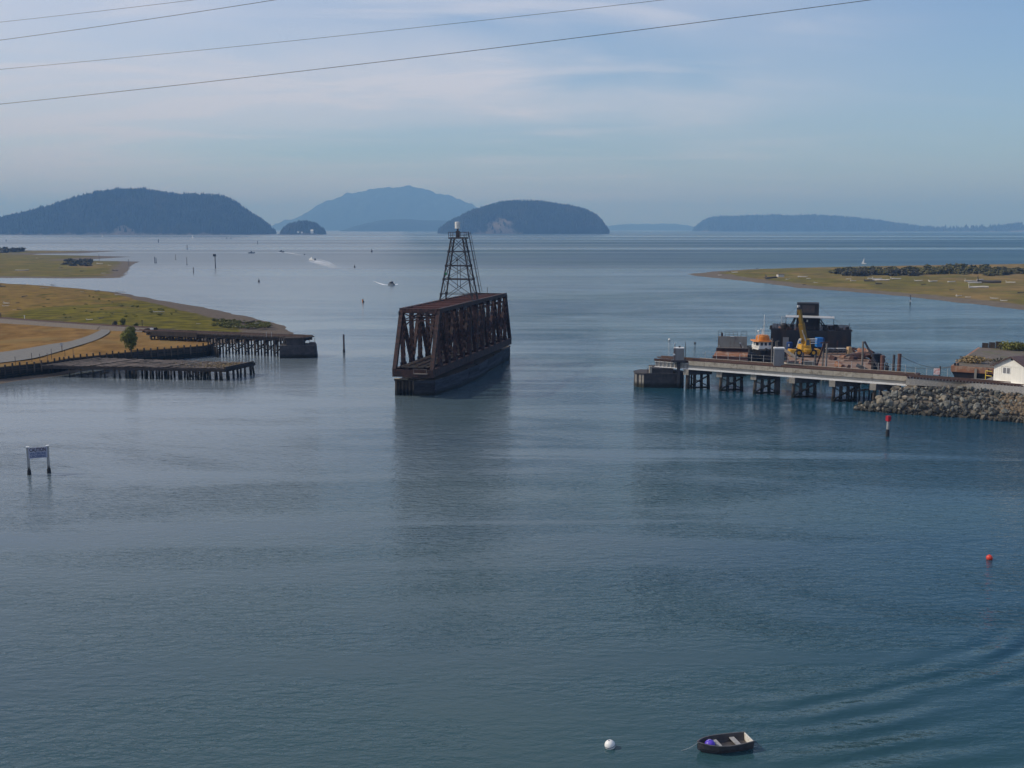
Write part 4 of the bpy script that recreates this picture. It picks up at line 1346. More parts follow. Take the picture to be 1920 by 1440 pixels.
# fence posts and a small sign along the path
for (x, y, h, lab) in [(60, 679, 1.6, "thin tall fence post, third from the near end of the path"), (89, 675, 1.2, "short fence post just before the tallest one by the path"), (97, 674, 1.9, "tallest thin fence post between the path and the wall"), (122, 668.5, 1.3, "thin fence post just beyond the small path sign"),
                     (137.5, 666.5, 1.3, "fence post farthest along the path towards the lone tree"), (29, 684, 1.4, "fence post nearest to the camera at the start of the path"), (75, 677, 1.3, "short thin fence post in the middle of the path row")]:
    o = empty("fence_post", at(x, y, 2.3), 0, lab, "post", "fence posts along the path")
    MB().tube((0, 0, -.2), (0, 0, h), .045, .04, n=6).build("pole", MT['tower'], o); MB().box((0, 0, h), (.10, .10, .06)).build("cap", MT['tower'], o)
o = empty("path_sign", at(116.5, 659.5, 2.4), 0, "small pale square sign on a post beside the asphalt path", "sign")
MB().tube((0, 0, -.2), (0, 0, 1.2), .06, n=6).build("post", MT['rustdark'], o); MB().box((0, -.06, 1.45), (.5, .04, .55)).build("board", MT['galv'], o)
p = at(46.5, 603, 2.3); o = empty("railway_marker", p, 0, "white railway marker post at the far left of the line", "post")
MB().tube((0, 0, -.3), (0, 0, 1.5), .07, n=6).build("pole", MT['white'], o); MB().box((0, 0, 1.5), (.25, .08, .3)).build("plate", MT['white'], o)
p = at(1.5, 596, 2.0); o = empty("railway_marker", p, 0, "short dark stump marker beside the railway at the left edge", "post")
MB().tube((0, 0, -.3), (0, 0, 1.3), .12, n=6).build("pole", MT['rustdark'], o)


# ------------------------------------------------------------------ driftwood
def log_mesh(seed, kinds=3):
    r = random.Random(seed)
    mb = MB()
    L = 1.0
    p = Vector((-.5, 0, 0)); rad = .045
    for k in range(4):
        q = p + Vector((.25, r.uniform(-.03, .03), r.uniform(-.01, .02)))
        mb.tube(p, q, rad, rad * .92, n=7, cap=True); p = q; rad *= .92
    if seed % 2:
        for k in range(4):
            a = r.uniform(0, 6.28); mb.tube((-.48, 0, 0), (-.52, math.cos(a) * .13, .03 + abs(math.sin(a)) * .13), .03, .012, n=5)
    return mb.mesh("log", None)


LOGS = []
for sd in range(6):
    me = log_mesh(sd); me.materials.append(MT['driftwood']); LOGS.append(me)
DLOGS = []
for sd in range(4):
    me = log_mesh(sd + 20); me.materials.append(MT['driftdark']); DLOGS.append(me)


def log(px, py, wpx, z, label, group, dark=False, rz=None, fat=1.0):
    p = at(px, py, z)
    L = max(1.2, wpx * p.y / FPX)
    ms = DLOGS if dark else LOGS
    o = add_mesh("drift_log", R.choice(ms))
    o.location = (p.x, p.y, z + .02 * L)
    o.rotation_euler = (0, R.uniform(-.04, .04), R.uniform(-.5, .5) if rz is None else rz)
    o.scale = (L, L * fat, L * fat)
    tag(o, label, "driftwood", group)
    return o


GL = "driftwood logs on the left marsh"
for (x, y, w, lab, fat) in [(83, 540, 14, "pale log lying on the green marsh left of the creek mouth", 1), (225, 548, 18, "long bleached log at the far edge of the near marsh", 1), (222, 553, 12, "short bleached log just below the longer one on the marsh edge", 1.2),
                            (168, 600, 14, "white log lying beside the railway on the marsh", 1.3), (13, 569, 15, "bleached thick log in the pile on the left marsh", 1.6), (11, 574, 12, "bleached log just below the thick one on the left marsh", 1.2), (154, 547, 6, "tiny pale log on the left marsh", 1.2),
                            (80, 534.5, 10, "thin pale log on the marsh rim by the creek", 1), (52, 533.3, 8, "short pale log on the marsh rim by the creek", 1), (298, 585, 20, "grey log stranded in the green middle of the left marsh", .9),
                            (484, 606.5, 14, "white log at the marsh tip near the trestle end", 1.3), (446, 612.5, 12, "thin grey log by the dark pool on the marsh tip", .8), (372, 607, 5, "small white log on the grass above the trestle", 1.3), (27, 581, 7, "small pale log below the pile on the left marsh", 1)]:
    log(x, y, w, 1.15, lab, GL, fat=fat)
for (x, y, w, lab) in [(190, 597, 10, "dark stump beside the white log near the railway"), (303, 588, 6, "dark stump in the middle of the left marsh"), (182, 546, 9, "dark bushy stump near the far edge of the left marsh"), (5, 537, 12, "dark drift log at the far left of the marsh"), (33, 568, 6, "dark log end right of the pale pile on the marsh"), (46, 556, 10, "dark drift root on the left marsh"), (36, 580, 6, "dark low stump on the left marsh"), (100, 535, 8, "dark log on the rim of the left marsh"), (465, 605, 26, "dark drift mat on the marsh tip by the pool")]:
    log(x, y, w, 1.2, lab, GL, True, fat=2.2)
GF = "driftwood on the far left flat"
for (x, y, w, lab) in [(70, 484, 6, "lone pale log on the far left flat"), (187, 495, 16, "long pale log on the far left flat"), (206, 497.5, 8, "short pale log near the end of the far left flat"), (42, 507, 26, "thin pale drift line on the far left flat"), (195, 512.5, 9, "pale log at the lower edge of the far left flat")]:
    log(x, y, w, 1.2, lab, GF)
for (x, y, w, lab) in [(154, 508.5, 7, "dark stump on the far left flat"), (50, 507.5, 5, "dark stump at the left of the far left flat"), (216, 507, 14, "dark drift pile at the end of the far left flat"), (115, 502, 6, "dark tuft on the far left flat")]:
    log(x, y, w, 1.2, lab, GF, True, fat=2.0)
GR = "driftwood logs on the right sand spit"
rl = [(1378, 511.5, 12, "pale log near the tip of the sand spit"), (1350, 516, 7, "small pale log at the tip of the sand spit"), (1505, 519, 18, "long bleached log on the sand spit"), (1516, 522.5, 8, "short dark-ended log under the long one on the spit"),
      (1478, 524, 8, "pale log end on the lower spit"), (1591, 523.5, 9, "bleached stub in the middle of the spit"), (1640, 523, 26, "long grey log in the drift line on the spit"), (1652, 526, 30, "lowest long grey log in the drift line on the spit"), (1680, 523.5, 18, "grey log at the right end of the first drift line"),
      (1750, 528, 16, "pale log left of the big white pile on the spit"), (1784, 528.5, 18, "white log beside the big pile on the spit"), (1822, 528, 24, "big white log of the pile on the right of the spit"), (1828, 531, 26, "long white log below the big pile on the spit"), (1838, 525, 14, "leaning white log on top of the big pile"),
      (1868, 528.5, 26, "grey log right of the big pile on the spit"), (1895, 530, 16, "grey log at the right edge of the spit"), (1835, 540.5, 34, "very thin long pale log on the lower right of the spit"), (1798, 555, 12, "bright pale log near the lower shore of the spit"), (1815, 557, 10, "pale log near the lower shore beside the bright one"),
      (1864, 560, 14, "pale log at the lower right shore of the spit"), (1882, 564, 12, "pale log closest to the lower right shore"), (1530, 530, 7, "small pale log on the green lower spit"), (1722, 527, 14, "thin pale log on the middle of the spit"), (1600, 527, 10, "thin pale log left of the drift line on the spit")]
for (x, y, w, lab) in rl: log(x, y, w, 1.3, lab, GR, fat=1.5 if w > 20 else 1.8)
for (x, y, w, lab) in [(1446, 522, 26, "long dark log on the lower left of the spit"), (1648, 532, 14, "dark stump on the lower middle of the spit"), (1732, 534, 10, "dark stump right of centre on the spit"), (1785, 543.5, 9, "dark round stump on the lower right of the spit"), (1855, 530, 40, "dark long log behind the white pile on the spit"), (1508, 534, 8, "dark lump at the lower shore of the spit"), (1368, 509, 6, "dark stub near the tip of the spit"), (1420, 503, 6, "dark lump on the outer beach of the spit"), (1914, 549, 12, "dark log at the right edge of the spit"), (1448, 534.5, 7, "dark drift chunk at the waterline of the spit"), (1630, 527, 18, "dark drift heap in the drift line on the spit")]:
    log(x, y, w, 1.3, lab, GR, True, fat=1.8)
o = empty("drift_crate", at(1463, 519.5, 1.3), .2, "small boxy wooden crate washed up on the sand spit", "crate")
MB().box((0, 0, .7), (3.3, 2.4, 1.4)).build("body", MT['driftwood'], o); MB().box((0, 0, 1.45), (3.6, 2.7, .12)).build("lid", MT['driftdark'], o)


def thicket(name, spots, mat, seed, leaf, label):
    r = random.Random(seed)
    base = [leaf_mesh("bush", 1.0, .75, 170, leaf, seed + k, None, 6, .45) for k in range(5)]
    V = []; F = []
    arr = []
    for me in base:
        c = np.zeros(len(me.vertices) * 3); me.vertices.foreach_get("co", c); arr.append(c.reshape(-1, 3)); bpy.data.meshes.remove(me)
    for (x, y, z, s, h) in spots:
        a = arr[r.randrange(5)]; t = r.uniform(0, 6.28)
        ca, sa = math.cos(t), math.sin(t)
        q = np.column_stack([(a[:, 0] * ca - a[:, 1] * sa) * s + x, (a[:, 0] * sa + a[:, 1] * ca) * s + y, a[:, 2] * h + z])
        V.append(q)
    V = np.concatenate(V); n = len(V) // 4
    me = bpy.data.meshes.new(name); me.from_pydata(V.tolist(), [], np.arange(n * 4).reshape(-1, 4).tolist()); me.materials.append(mat); me.update()
    o = add_mesh(name, me); o['kind'] = 'stuff'; o['label'] = label; o['category'] = 'scrub'
    return o


sp = []; r_ = random.Random(12)
for k in range(520):
    px = r_.uniform(1566, 2020)
    f = (px - 1566) / 354
    top = np.interp(px, [1566, 1580, 1640, 1700, 1790, 1850, 1920, 2020], [512, 510, 508, 507, 505, 506, 509, 509])
    bot = np.interp(px, [1566, 1600, 1640, 1700, 1770, 1830, 1870, 1900, 2020], [514, 517, 516.5, 517, 514, 515, 519, 514, 516])
    py = r_.uniform(top, bot)
    p = at(px, py, 1.2); sp.append((p.x, p.y, 1.1, r_.uniform(1.6, 5.0), r_.uniform(1.0, 2.6) * (1.25 if 1760 < px < 1860 else 1)))
thicket("scrub_thicket", sp, MT['leafdark'], 40, .42, "dark green scrub thicket along the top of the sand spit")
sp = []
for k in range(46):
    px = r_.uniform(1570, 1720); p = at(px, r_.uniform(512, 518), 1.2); sp.append((p.x, p.y, 1.1, r_.uniform(1.6, 3.0), r_.uniform(1.6, 3.0)))
for k in range(40):
    px = r_.uniform(120, 172); p = at(px, r_.uniform(489, 499), 1.0); sp.append((p.x, p.y, 1.0, r_.uniform(1.5, 4.0), r_.uniform(.8, 2.0)))
for k in range(26):
    px = r_.uniform(-20, 42); p = at(px, r_.uniform(470, 474), 1.0); sp.append((p.x, p.y, 1.0, r_.uniform(4, 9), r_.uniform(1.5, 4)))
thicket("low_scrub", sp, MT['leafgrey'], 60, .5, "greyish low scrub in patches on the marshes and spit")
sp = []
for k in range(130):
    px = r_.uniform(400, 505); f = (px - 400) / 105
    p = at(px, r_.uniform(598 + 7 * f, 612 + 4 * f), 1.0); sp.append((p.x, p.y, .9, r_.uniform(.5, 1.2), r_.uniform(.25, .6)))
for k in range(46):
    px = r_.gauss(210, 60) if k % 3 else r_.uniform(0, 330); p = at(px, r_.uniform(552 + max(0, px - 150) * .16, 598), 1.0); sp.append((p.x, p.y, .9, r_.uniform(.4, 1.1), r_.uniform(.2, .55)))
thicket("marsh_tussocks", sp, MT['leaf'], 80, .3, "low green tussocks scattered over the near marsh")


# ------------------------------------------------------------------ right bank: embankment, bridge approach
def poly3(l): return [at(a, b, z) for a, b, z in l]


RAIL_L = poly3([(1700, 707.6, 4.68), (1705, 708, 4.66), (1800, 715, 4.5), (1920, 725, 4.2), (2080, 740, 4.0)])
CREST = poly3([(1698, 722, 3.6), (1705, 722, 3.65), (1800, 727, 3.6), (1920, 741, 3.3), (2080, 756, 3.2)])
SHORE = poly3([(1600, 768, 0), (1650, 773, 0), (1705, 777, 0), (1800, 783, 0), (1920, 793, 0), (2080, 808, 0)])
UPPER = poly3([(1618, 763, .25), (1655, 748, 1.7), (1695, 728, 3.3), (1800, 727, 3.6), (1920, 741, 3.3), (2080, 756, 3.2)])


def lerp_line(L, n):
    cum = [0]
    for a, b in zip(L[:-1], L[1:]): cum.append(cum[-1] + (b - a).length)
    out = []
    for k in range(n):
        s = cum[-1] * k / (n - 1)
        for i in range(len(L) - 1):
            if s <= cum[i + 1] + 1e-6:
                out.append(L[i].lerp(L[i + 1], (s - cum[i]) / max(1e-6, cum[i + 1] - cum[i]))); break
    return out


def embankment():
    mb = MB(); n = 40
    a = lerp_line(RAIL_L, n); c = lerp_line(CREST, n)
    back = [p + Vector((2.6, 4.6, -.25)) for p in a]
    top1 = [p + (q - p) * .38 + Vector((0, 0, .30)) for p, q in zip(a, c)]
    rows = [back, [p + Vector((.9, 1.5, .0)) for p in a], a, top1, c]
    vs = [p for r in rows for p in r]
    fs = []
    for j in range(len(rows) - 1):
        for i in range(n - 1): fs.append((j * n + i, j * n + i + 1, (j + 1) * n + i + 1, (j + 1) * n + i))
    mb.add(vs, fs)
    o = fix_normals(mb.build("embankment", MT['ballast'])); o['kind'] = 'structure'
    # slope under the riprap
    mb = MB(); n = 40
    u_ = lerp_line(UPPER, n); s_ = lerp_line(SHORE, n); t_ = [p + (p - q).normalized() * 2.0 + Vector((0, 0, -.9)) for p, q in zip(s_, u_)]
    inn = [p + Vector((1.6, 2.6, .15)) for p in u_]
    vs = inn + u_ + s_ + t_
    fs = [(j * n + i, j * n + i + 1, (j + 1) * n + i + 1, (j + 1) * n + i) for j in range(3) for i in range(n - 1)]
    mb.add(vs, fs)
    bank = fix_normals(mb.build("riprap_bank", M("bank_earth", (0.11, 0.095, 0.075), (0.17, 0.135, 0.095), scale=1.2, bump=.08, wet=(.3, (.04, .037, .03)))))
    bank['kind'] = 'structure'
    yard = [(1702, 705.5, 4.42), (1760, 706.5, 4.42), (1790, 707.5, 4.42), (1850, 710, 4.42), (1865, 704, 4.42), (2090, 690, 4.42), (2090, 742, 4.42)]
    Y = poly3(yard) + [p + Vector((.4, .7, 0)) for p in (RAIL_L[4], RAIL_L[3], RAIL_L[2], RAIL_L[1])]
    y = filled("yard", [(p.x, p.y) for p in Y], 4.36, MT['ballast'], 6, -.5)
    # track on the embankment
    trk = empty("railway_track", RAIL_L[0], 0, kind='structure')
    o0 = RAIL_L[0]
    for side in (0, 1):
        mb = MB()
        for p, q in zip(RAIL_L[:-1], RAIL_L[1:]):
            d = (q - p).normalized(); nn = Vector((-d.y, d.x, 0)) * (.35 + side * 1.45)
            mb.beam(p - o0 + nn + Vector((0, 0, .20)), q - o0 + nn + Vector((0, 0, .20)), .09, .20)
        mb.build("rail", MT['rail'], trk)
    mb = MB()
    L = lerp_line(RAIL_L, 60)
    for p, q in zip(L[:-1], L[1:]):
        d = (q - p).normalized(); nn = Vector((-d.y, d.x, 0)); m = (p + q) / 2 - o0
        mb.beam(m + nn * -.25 + Vector((0, 0, .04)), m + nn * 2.35 + Vector((0, 0, .04)), .24, .18)
    t = mb.build("tie", MT['rustdark'], trk); t['kind'] = 'stuff'
    return bank, u_, s_


BANK, BUP, BSH = embankment()


def rock_mesh(seed, flat=1.0):
    r = random.Random(seed)
    bm = bmesh.new()
    bmesh.ops.create_icosphere(bm, subdivisions=1, radius=1.0)
    sc = Vector((r.uniform(.8, 1.25), r.uniform(.75, 1.1), r.uniform(.6, .95) * flat))
    # cut the ball with random planes for faceted stone
    for v in bm.verts: v.co = Vector((v.co.x * sc.x, v.co.y * sc.y, v.co.z * sc.z)) * r.uniform(.86, 1.12)
    for k in range(10):
        nn = Vector((r.gauss(0, 1), r.gauss(0, 1), r.gauss(0, 1))).normalized(); d = r.uniform(.40, .70)
        for v in bm.verts:
            e = v.co.dot(nn) - d
            if e > 0: v.co -= nn * e * .92
    me = bpy.data.meshes.new("boulder"); bm.to_mesh(me); bm.free()
    return me


ROCKS = []
for k in range(9):
    me = rock_mesh(100 + k); me.materials.append(MT['rock_grey']); ROCKS.append(me)
TANROCKS = []
for k in range(3):
    me = rock_mesh(200 + k); me.materials.append(MT['rock_tan']); TANROCKS.append(me)


def slope_point(s, f):
    """s 0..1 along the bank, f 0 crest .. 1 waterline"""
    k = s * (len(BUP) - 1); i = min(int(k), len(BUP) - 2); t = k - i
    a = BUP[i].lerp(BUP[i + 1], t); b = BSH[i].lerp(BSH[i + 1], t)
    return a.lerp(b, f)


def riprap():
    r = random.Random(21)
    spots = []
    ns = 46
    for i in range(ns):
        for j in range(8):
            s = (i + r.uniform(.1, .9)) / ns * .80; f = (j + r.uniform(.1, .9)) / 8 * 1.06 - .02
            if s < .12 and j < 1: continue
            spots.append((s, f))
    r.shuffle(spots)
    for s, f in spots[:298]:
        p = slope_point(s, f)
        rad = r.choice((.26, .32, .38, .46, .56)) * r.uniform(.9, 1.15) * (1.4 if r.random() < .12 else 1) * (1.15 if s < .25 else 1)
        tan = r.random() < (.30 if s < .22 else .10)
        o = add_mesh("boulder", r.choice(TANROCKS if tan else ROCKS), BANK)
        o.location = p + Vector((-.10, -.12, .12)); o.rotation_euler = (r.uniform(0, 6.28), r.uniform(0, 6.28), r.uniform(0, 6.28))
        q = r.uniform(.85, 1.2); o.scale = (rad * q, rad / q * 1.05, rad)
    # small stones that fill the gaps
    V = []; F = []
    for k in range(1500):
        s = r.uniform(0, 1) if k > 350 else r.uniform(.62, .82); f = r.uniform(-.05, 1.05)
        if s < .1 and f < .1: continue
        p = slope_point(s, f) + Vector((-.05, -.06, .06)); rad = r.uniform(.12, .27)
        me = ROCKS[r.randrange(9)]
        rot = Matrix.Rotation(r.uniform(0, 6.28), 3, 'Z') @ Matrix.Rotation(r.uniform(0, 6.28), 3, 'X')
        n = len(V)
        V += [tuple(rot @ v.co * rad + p) for v in me.vertices]; F += [tuple(i + n for i in pl.vertices) for pl in me.polygons]
    me = bpy.data.meshes.new("rubble"); me.from_pydata(V, [], F); me.materials.append(MT['rock_grey']); me.update()
    o = add_mesh("rubble", me, BANK); o['kind'] = 'stuff'
    # brown earth showing on the right of the slope
    mb = MB()
    for k in range(260):
        p = slope_point(r.uniform(.60, .76), r.uniform(.05, .75)) + Vector((-.1, -.1, .16)); q = r.uniform(.16, .38)
        mb.ball(p, q, 6, 4, .7)
    o = mb.build("brown_clod", M("brown_earth_clod", (0.17, 0.125, 0.075), (0.11, 0.08, 0.052), scale=3, bump=.05), BANK); o['kind'] = 'stuff'
    big = [(1683, 730, 2.7, 1.10, 't', "big tan angular boulder just under the end of the concrete girder"), (1699, 729, 3.0, .75, 't', "pale tan boulder wedged against the bridge abutment"),
           (1664, 741, 1.8, 1.0, 'g', "large grey pointed boulder at the left end of the riprap"), (1648, 745.5, 1.4, .72, 't', "yellowish low boulder at the outer left foot of the riprap"), (1652, 761, .5, .95, 'g', "flat grey boulder at the waterline below the tan ones"),
           (1612, 757, .4, .65, 'g', "small grey boulder alone at the far left waterline by the old stubs"), (1627, 758, .4, .8, 'g', "low grey boulder at the waterline left of the flat one"), (1772, 742, 2.2, 1.15, 'g', "large smooth grey green boulder in the upper middle of the riprap"), (1794, 738, 2.5, 1.25, 'd', "largest dark slate boulder on the upper slope"),
           (1741, 745, 2.0, .95, 't', "pale flat boulder left of the large grey green one"), (1849, 742, 2.2, .85, 't', "round tan boulder below the white slab"), (1876, 746, 2.0, .95, 'g', "dark tilted boulder right of the round tan one"), (1702, 744, 1.9, .8, 'g', "grey boulder in the middle slope under the abutment"), (1918, 770, .9, .9, 't', "pale boulder at the lower right edge of the riprap"), (1876, 787, .2, .7, 'g', "grey boulder low at the waterline near the right edge")]
    for k, (x, y, z, rad, c, lab) in enumerate(big):
        me = rock_mesh(300 + k); me.materials.append(MT[{'t': 'rock_tan', 'g': 'rock_grey', 'd': 'rock_dark'}[c]])
        o = add_mesh("boulder", me); o.location = at(x, y, z); o.rotation_euler = (r.uniform(-.4, .4), r.uniform(-.4, .4), r.uniform(0, 6.28)); o.scale = (rad * 1.1, rad, rad * .85)
        tag(o, lab, "boulder", "large boulders on the embankment slope")
    o = MB().box((0, 0, 0), (2.0, .7, .22), .1).build("stone_slab", MT['flange']); o.location = at(1823, 732.5, 3.25); o.rotation_euler = (.15, .05, -.45)
    tag(o, "long white stone slab lying at the top of the riprap", "slab")


riprap()


def railway_bridge():
    A = at(1287, 729); B = at(1485, 746)
    u = (B - A).normalized(); rz = math.atan2(u.y, u.x)
    root = empty("railway_bridge", (A.x, A.y, 0), rz, "white and tan concrete girder railway bridge on short braced bents", "bridge")
    r = random.Random(9)
    X0, X1 = .3, 34.6; Wd = 4.6
    zt, zb = 4.66, 3.22
    sp = [.3, 5.9, 11.5, 17.6, 23.8, 29.6, 34.6]
    for i, (a, b) in enumerate(zip(sp[:-1], sp[1:])):
        g = .03
        for y in (0.0, Wd):
            MB().box(((a + b) / 2, y + .28 * (1 if y == 0 else -1), (3.45 + 3.95) / 2), (b - a - g, .30, .5)).build("girder_web", MT['girder'], root)
            MB().box(((a + b) / 2, y + .12 * (1 if y == 0 else -1), 3.34), (b - a - g, .62, .24)).build("girder_flange", MT['flange'], root)
        MB().box(((a + b) / 2, Wd / 2, 3.78), (b - a - g, Wd - .9, .34)).build("deck_slab", MT['girder'], root)
        for y in (-.06, Wd + .06):
            m = 2
            for k in range(m):
                c0 = a + (b - a) * k / m; c1 = a + (b - a) * (k + 1) / m
                o = MB().box(((c0 + c1) / 2, y, (3.95 + zt) / 2), (c1 - c0 - .035, .22, zt - 3.95)).build("parapet_panel", MT['parapet'], root)
    MB().box(((X0 + X1) / 2, Wd / 2, 4.3), (X1 - X0, Wd - .3, .55)).build("ballast_bed", MT['ballast_brown'], root)
    # steel end span with open ties
    for y in (.25, Wd - .25):
        MB().box((-2.75, y, 3.72), (5.9, .06, .78)).build("steel_web", MT['girder'], root)
        MB().box((-2.75, y, 3.28), (6.0, .55, .12)).build("steel_flange", MT['flange'], root)
        MB().box((-2.75, y, 4.15), (6.0, .45, .08)).build("steel_flange", MT['flange'], root)
        for k in range(9): MB().box((-5.6 + k * .7, y - .14, 3.72), (.05, .22, .74)).build("stiffener", MT['girder'], root)
    MB().box((-5.6, Wd / 2, 3.7), (.12, Wd - .6, .7)).build("end_diaphragm", MT['flange'], root)
    for k in range(15): MB().box((-5.75 + k * .42, Wd / 2 + r.uniform(-.05, .05), 4.30), (.24, Wd - .1, .22)).build("tie", MT['plank'], root)
    mb = MB()
    for k in range(82): mb.box((.5 + k * .42, Wd / 2, 4.55), (.24, 2.7, .14))
    t = mb.build("ballast_tie", MT['rustdark'], root); t['kind'] = 'stuff'
    for y in (Wd / 2 - .75, Wd / 2 + .75): MB().beam((-6.0, y, 4.70), (34.8, y, 4.70), .09, .19).build("rail", MT['rail'], root)
    MB().beam((-5.9, .12, 4.5), (.3, .12, 4.5), .2, .2).build("guard_timber", MT['rustdark'], root)
    MB().beam((.3, -.02, 4.73), (34.6, -.02, 4.73), .28, .10).build("coping_timber", MT['rustdark'], root)
    # handrail on the far side
    for k in range(17):
        x = 1.2 + k * 2.0
        MB().tube((x, Wd + .1, 4.5), (x, Wd + .1, 5.75), .035, n=6).build("handrail_post", MT['galv'], root)
    for z in (5.2, 5.7): MB().tube((1.2, Wd + .1, z), (33.2, Wd + .1, z), .012, n=5).build("handrail_cable", MT['galv'], root)
    # bents, turned with the current
    dr = Vector((.985, .17, 0)); inv = root.rotation_euler.to_matrix().inverted(); dl = inv @ dr; nl = Vector((-dl.y, dl.x, 0))
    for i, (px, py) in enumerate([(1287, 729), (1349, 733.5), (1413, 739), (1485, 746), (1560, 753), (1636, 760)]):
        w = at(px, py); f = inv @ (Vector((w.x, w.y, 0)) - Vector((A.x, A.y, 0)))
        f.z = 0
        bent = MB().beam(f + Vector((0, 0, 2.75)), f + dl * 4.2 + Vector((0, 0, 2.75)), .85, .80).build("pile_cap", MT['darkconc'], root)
        MB().beam(f - dl * .02 + Vector((-.45, -.06, 2.78)), f - dl * .02 + Vector((.45, -.06, 2.78)), .55, .92).build("lit_cap_end", MT['concrete'], bent)  # paler concrete paints sunlight on the left end of the cap
        n = 4
        for k in range(n):
            q = f + dl * (.25 + 3.4 * k / (n - 1)); b = (k - 1.5) * .12
            MB().tube(q + dl * b + Vector((0, 0, -1.2)), q + Vector((0, 0, 2.4)), .31, .25).build("pile", MT['pile'] if k == 0 else MT['creosote'], bent)
        if i < 5:
            a0 = f + dl * .1 - nl * .28; a1 = f + dl * 3.75 - nl * .28; z = Vector((0, 0, 1))
            MB().beam(a0 + z * .35, a1 + z * 2.2, .14, .36, up=tuple(nl)).build("cross_brace", MT['creosote'], bent)
            MB().beam(a1 + z * .35 + nl * .56, a0 + z * 2.2 + nl * .56, .14, .36, up=tuple(nl)).build("cross_brace", MT['creosote'], bent)
            MB().beam(a0 + z * .22, a1 + z * .22, .16, .3).build("waler", MT['creosote'], bent)
    # abutment at the embankment
    MB().prism([(34.65, -.5), (35.3, -.5), (35.3, Wd + .4), (34.65, Wd + .4)], .8, 4.62).build("abutment_wall", MT['rustdark'], root)
    MB().prism([(35.0, -.95), (35.9, -.95), (35.9, -.52), (35.0, -.52)], .8, 4.60).build("wing_wall", MT['concrete'], root)
    return root


railway_bridge()


def right_end_pier():
    a = at(1207, 727); b = at(1275, 727)
    L = (b - a).length
    root = empty("concrete_pier", (a.x, a.y, 0), 0, "dark pointed concrete pier under the open end of the concrete girder bridge", "pier")
    pl = [(0, 0), (L, 0), (L + .9, 1.6), (L + .9, 3.4), (L, 5.0), (0, 5.0), (-1.3, 3.4), (-1.3, 1.0)]
    MB().prism(pl, -1.2, 2.15, [(x * .985 + .05, y * .97 + .07) for x, y in pl]).build("footing", MT['darkconc'], root)
    MB().prism([(p[0] * 1.01 - .03, p[1] * 1.02 - .05) for p in pl], 2.15, 2.4).build("coping", MT['darkconc'], root)
    MB().prism([(1.35, .35), (4.9, .35), (4.9, 4.6), (1.35, 4.6)], 2.4, 3.2).build("bearing_block", MT['darkconc'], root)
    MB().prism([(.95, .1), (1.33, .1), (1.33, .9), (.95, .9)], 2.2, 3.5).build("lit_corner_block", MT['concrete'], root)  # paler than the block beside it, sunlight put into its colour
    for x in (-1.18, -.55, -.12): MB().box((x, .12 - x * .72, .9), (.36, .12, 2.6), -.65).build("lit_facing", MT['concrete'], root)  # pale strips paint sunlight on the pier's left faces
    MB().tube((.6, .15, 2.4), (.6, .15, 3.3), .04).build("mooring_post", MT['rustdark'], root)
    for k in range(4):
        x = L + 1.3 + k * .45; MB().tube((x, 1.5 + .3 * k, -1), (x, 1.4 + .3 * k, 2.6), .17, .15).build("pile", MT['pile'], root)


right_end_pier()

# old pile stubs beneath the last span
o = empty("pile_stub_frame", at(1607, 752, 0), 0, "broken timber stubs with a cross beam standing under the last bridge span", "old piles")
for k, (x, y, h) in enumerate([(-1.2, 0, 1.5), (-.8, .3, 1.9), (-.2, .2, 2.4), (.5, .4, 2.2), (1.2, .6, 1.6), (2.0, .8, 2.3), (2.6, 1.0, 1.2)]):
    MB().tube((x, y, -1), (x + .1 * ((k % 3) - 1), y, h), .16, .12).build("stub", MT['pile'], o)
MB().beam((-1.4, -.1, 1.5), (2.8, .8, 1.75), .2, .25).build("cross_beam", MT['plank'], o)
MB().beam((-.2, .1, 1.6), (.7, .3, 3.0), .12, .16).build("leaning_beam", MT['plank'], o)

# steel cabinets beside the track
c = at(1272.5, 674.5, 4.7)
o = empty("signal_cabinet", c, -.15, "small grey signal cabinet with a ladder at the open end of the girder bridge", "cabinet")
MB().box((0, 0, .95), (1.75, 1.3, 1.9)).build("body", MT['grey'], o); MB().box((0, 0, 1.96), (1.6, 1.2, .14)).build("roof", MT['flange'], o)  # near-white roof, sunlight on the top put into its colour
MB().tube((.1, 0, 2.0), (.1, 0, 2.3), .13).build("vent", MT['black'], o)
mb = MB()
for y in (-.2, .2): mb.tube((1.05, y, -.6), (1.05, y, 2.9), .05)
for k in range(8): mb.tube((1.05, -.2, k * .4), (1.05, .2, k * .4), .03, n=5)
mb.build("ladder", MT['tower'], o)
MB().tube((-.65, -.75, -.3), (-.65, -.75, 2.7), .05).build("signal_mast", MT['brownpipe'], o); MB().box((-.72, -.82, 2.72), (.14, .14, .3)).build("mast_lamp", MT['white'], o); MB().box((-.75, -.85, .95), (.3, .18, .24)).build("meter_box", MT['white'], o)
MB().box((0, 0, -.16), (2.4, 1.8, .32)).build("platform", MT['darkconc'], o); MB().box((0, 0, -2.3), (.5, .5, 4.2)).build("support_leg", MT['darkconc'], o)
c = at(1459.5, 687, 4.5)
o = empty("signal_cabinet", c, -.15, "tall plain grey cabinet with a sunlit-pale lid behind the girder bridge", "cabinet")
MB().box((0, 0, 1.4), (1.55, 1.2, 2.8)).build("body", MT['grey'], o); MB().box((0, 0, 2.9), (1.62, 1.3, .22)).build("roof", MT['flange'], o); MB().box((0, -.62, 1.4), (1.2, .03, 2.3)).build("door", MT['grey'], o)  # lid carries its sunlight in the near-white colour
MB().tube((-.3, 0, 3.0), (-.3, 0, 4.0), .05).build("vent_pipe", MT['greypost'], o); MB().box((-.2, 0, 4.0), (.4, .12, .1)).build("vent_cap", MT['greypost'], o)
MB().box((0, 0, -2.2), (.7, .7, 4.4)).build("support_leg", MT['darkconc'], o)


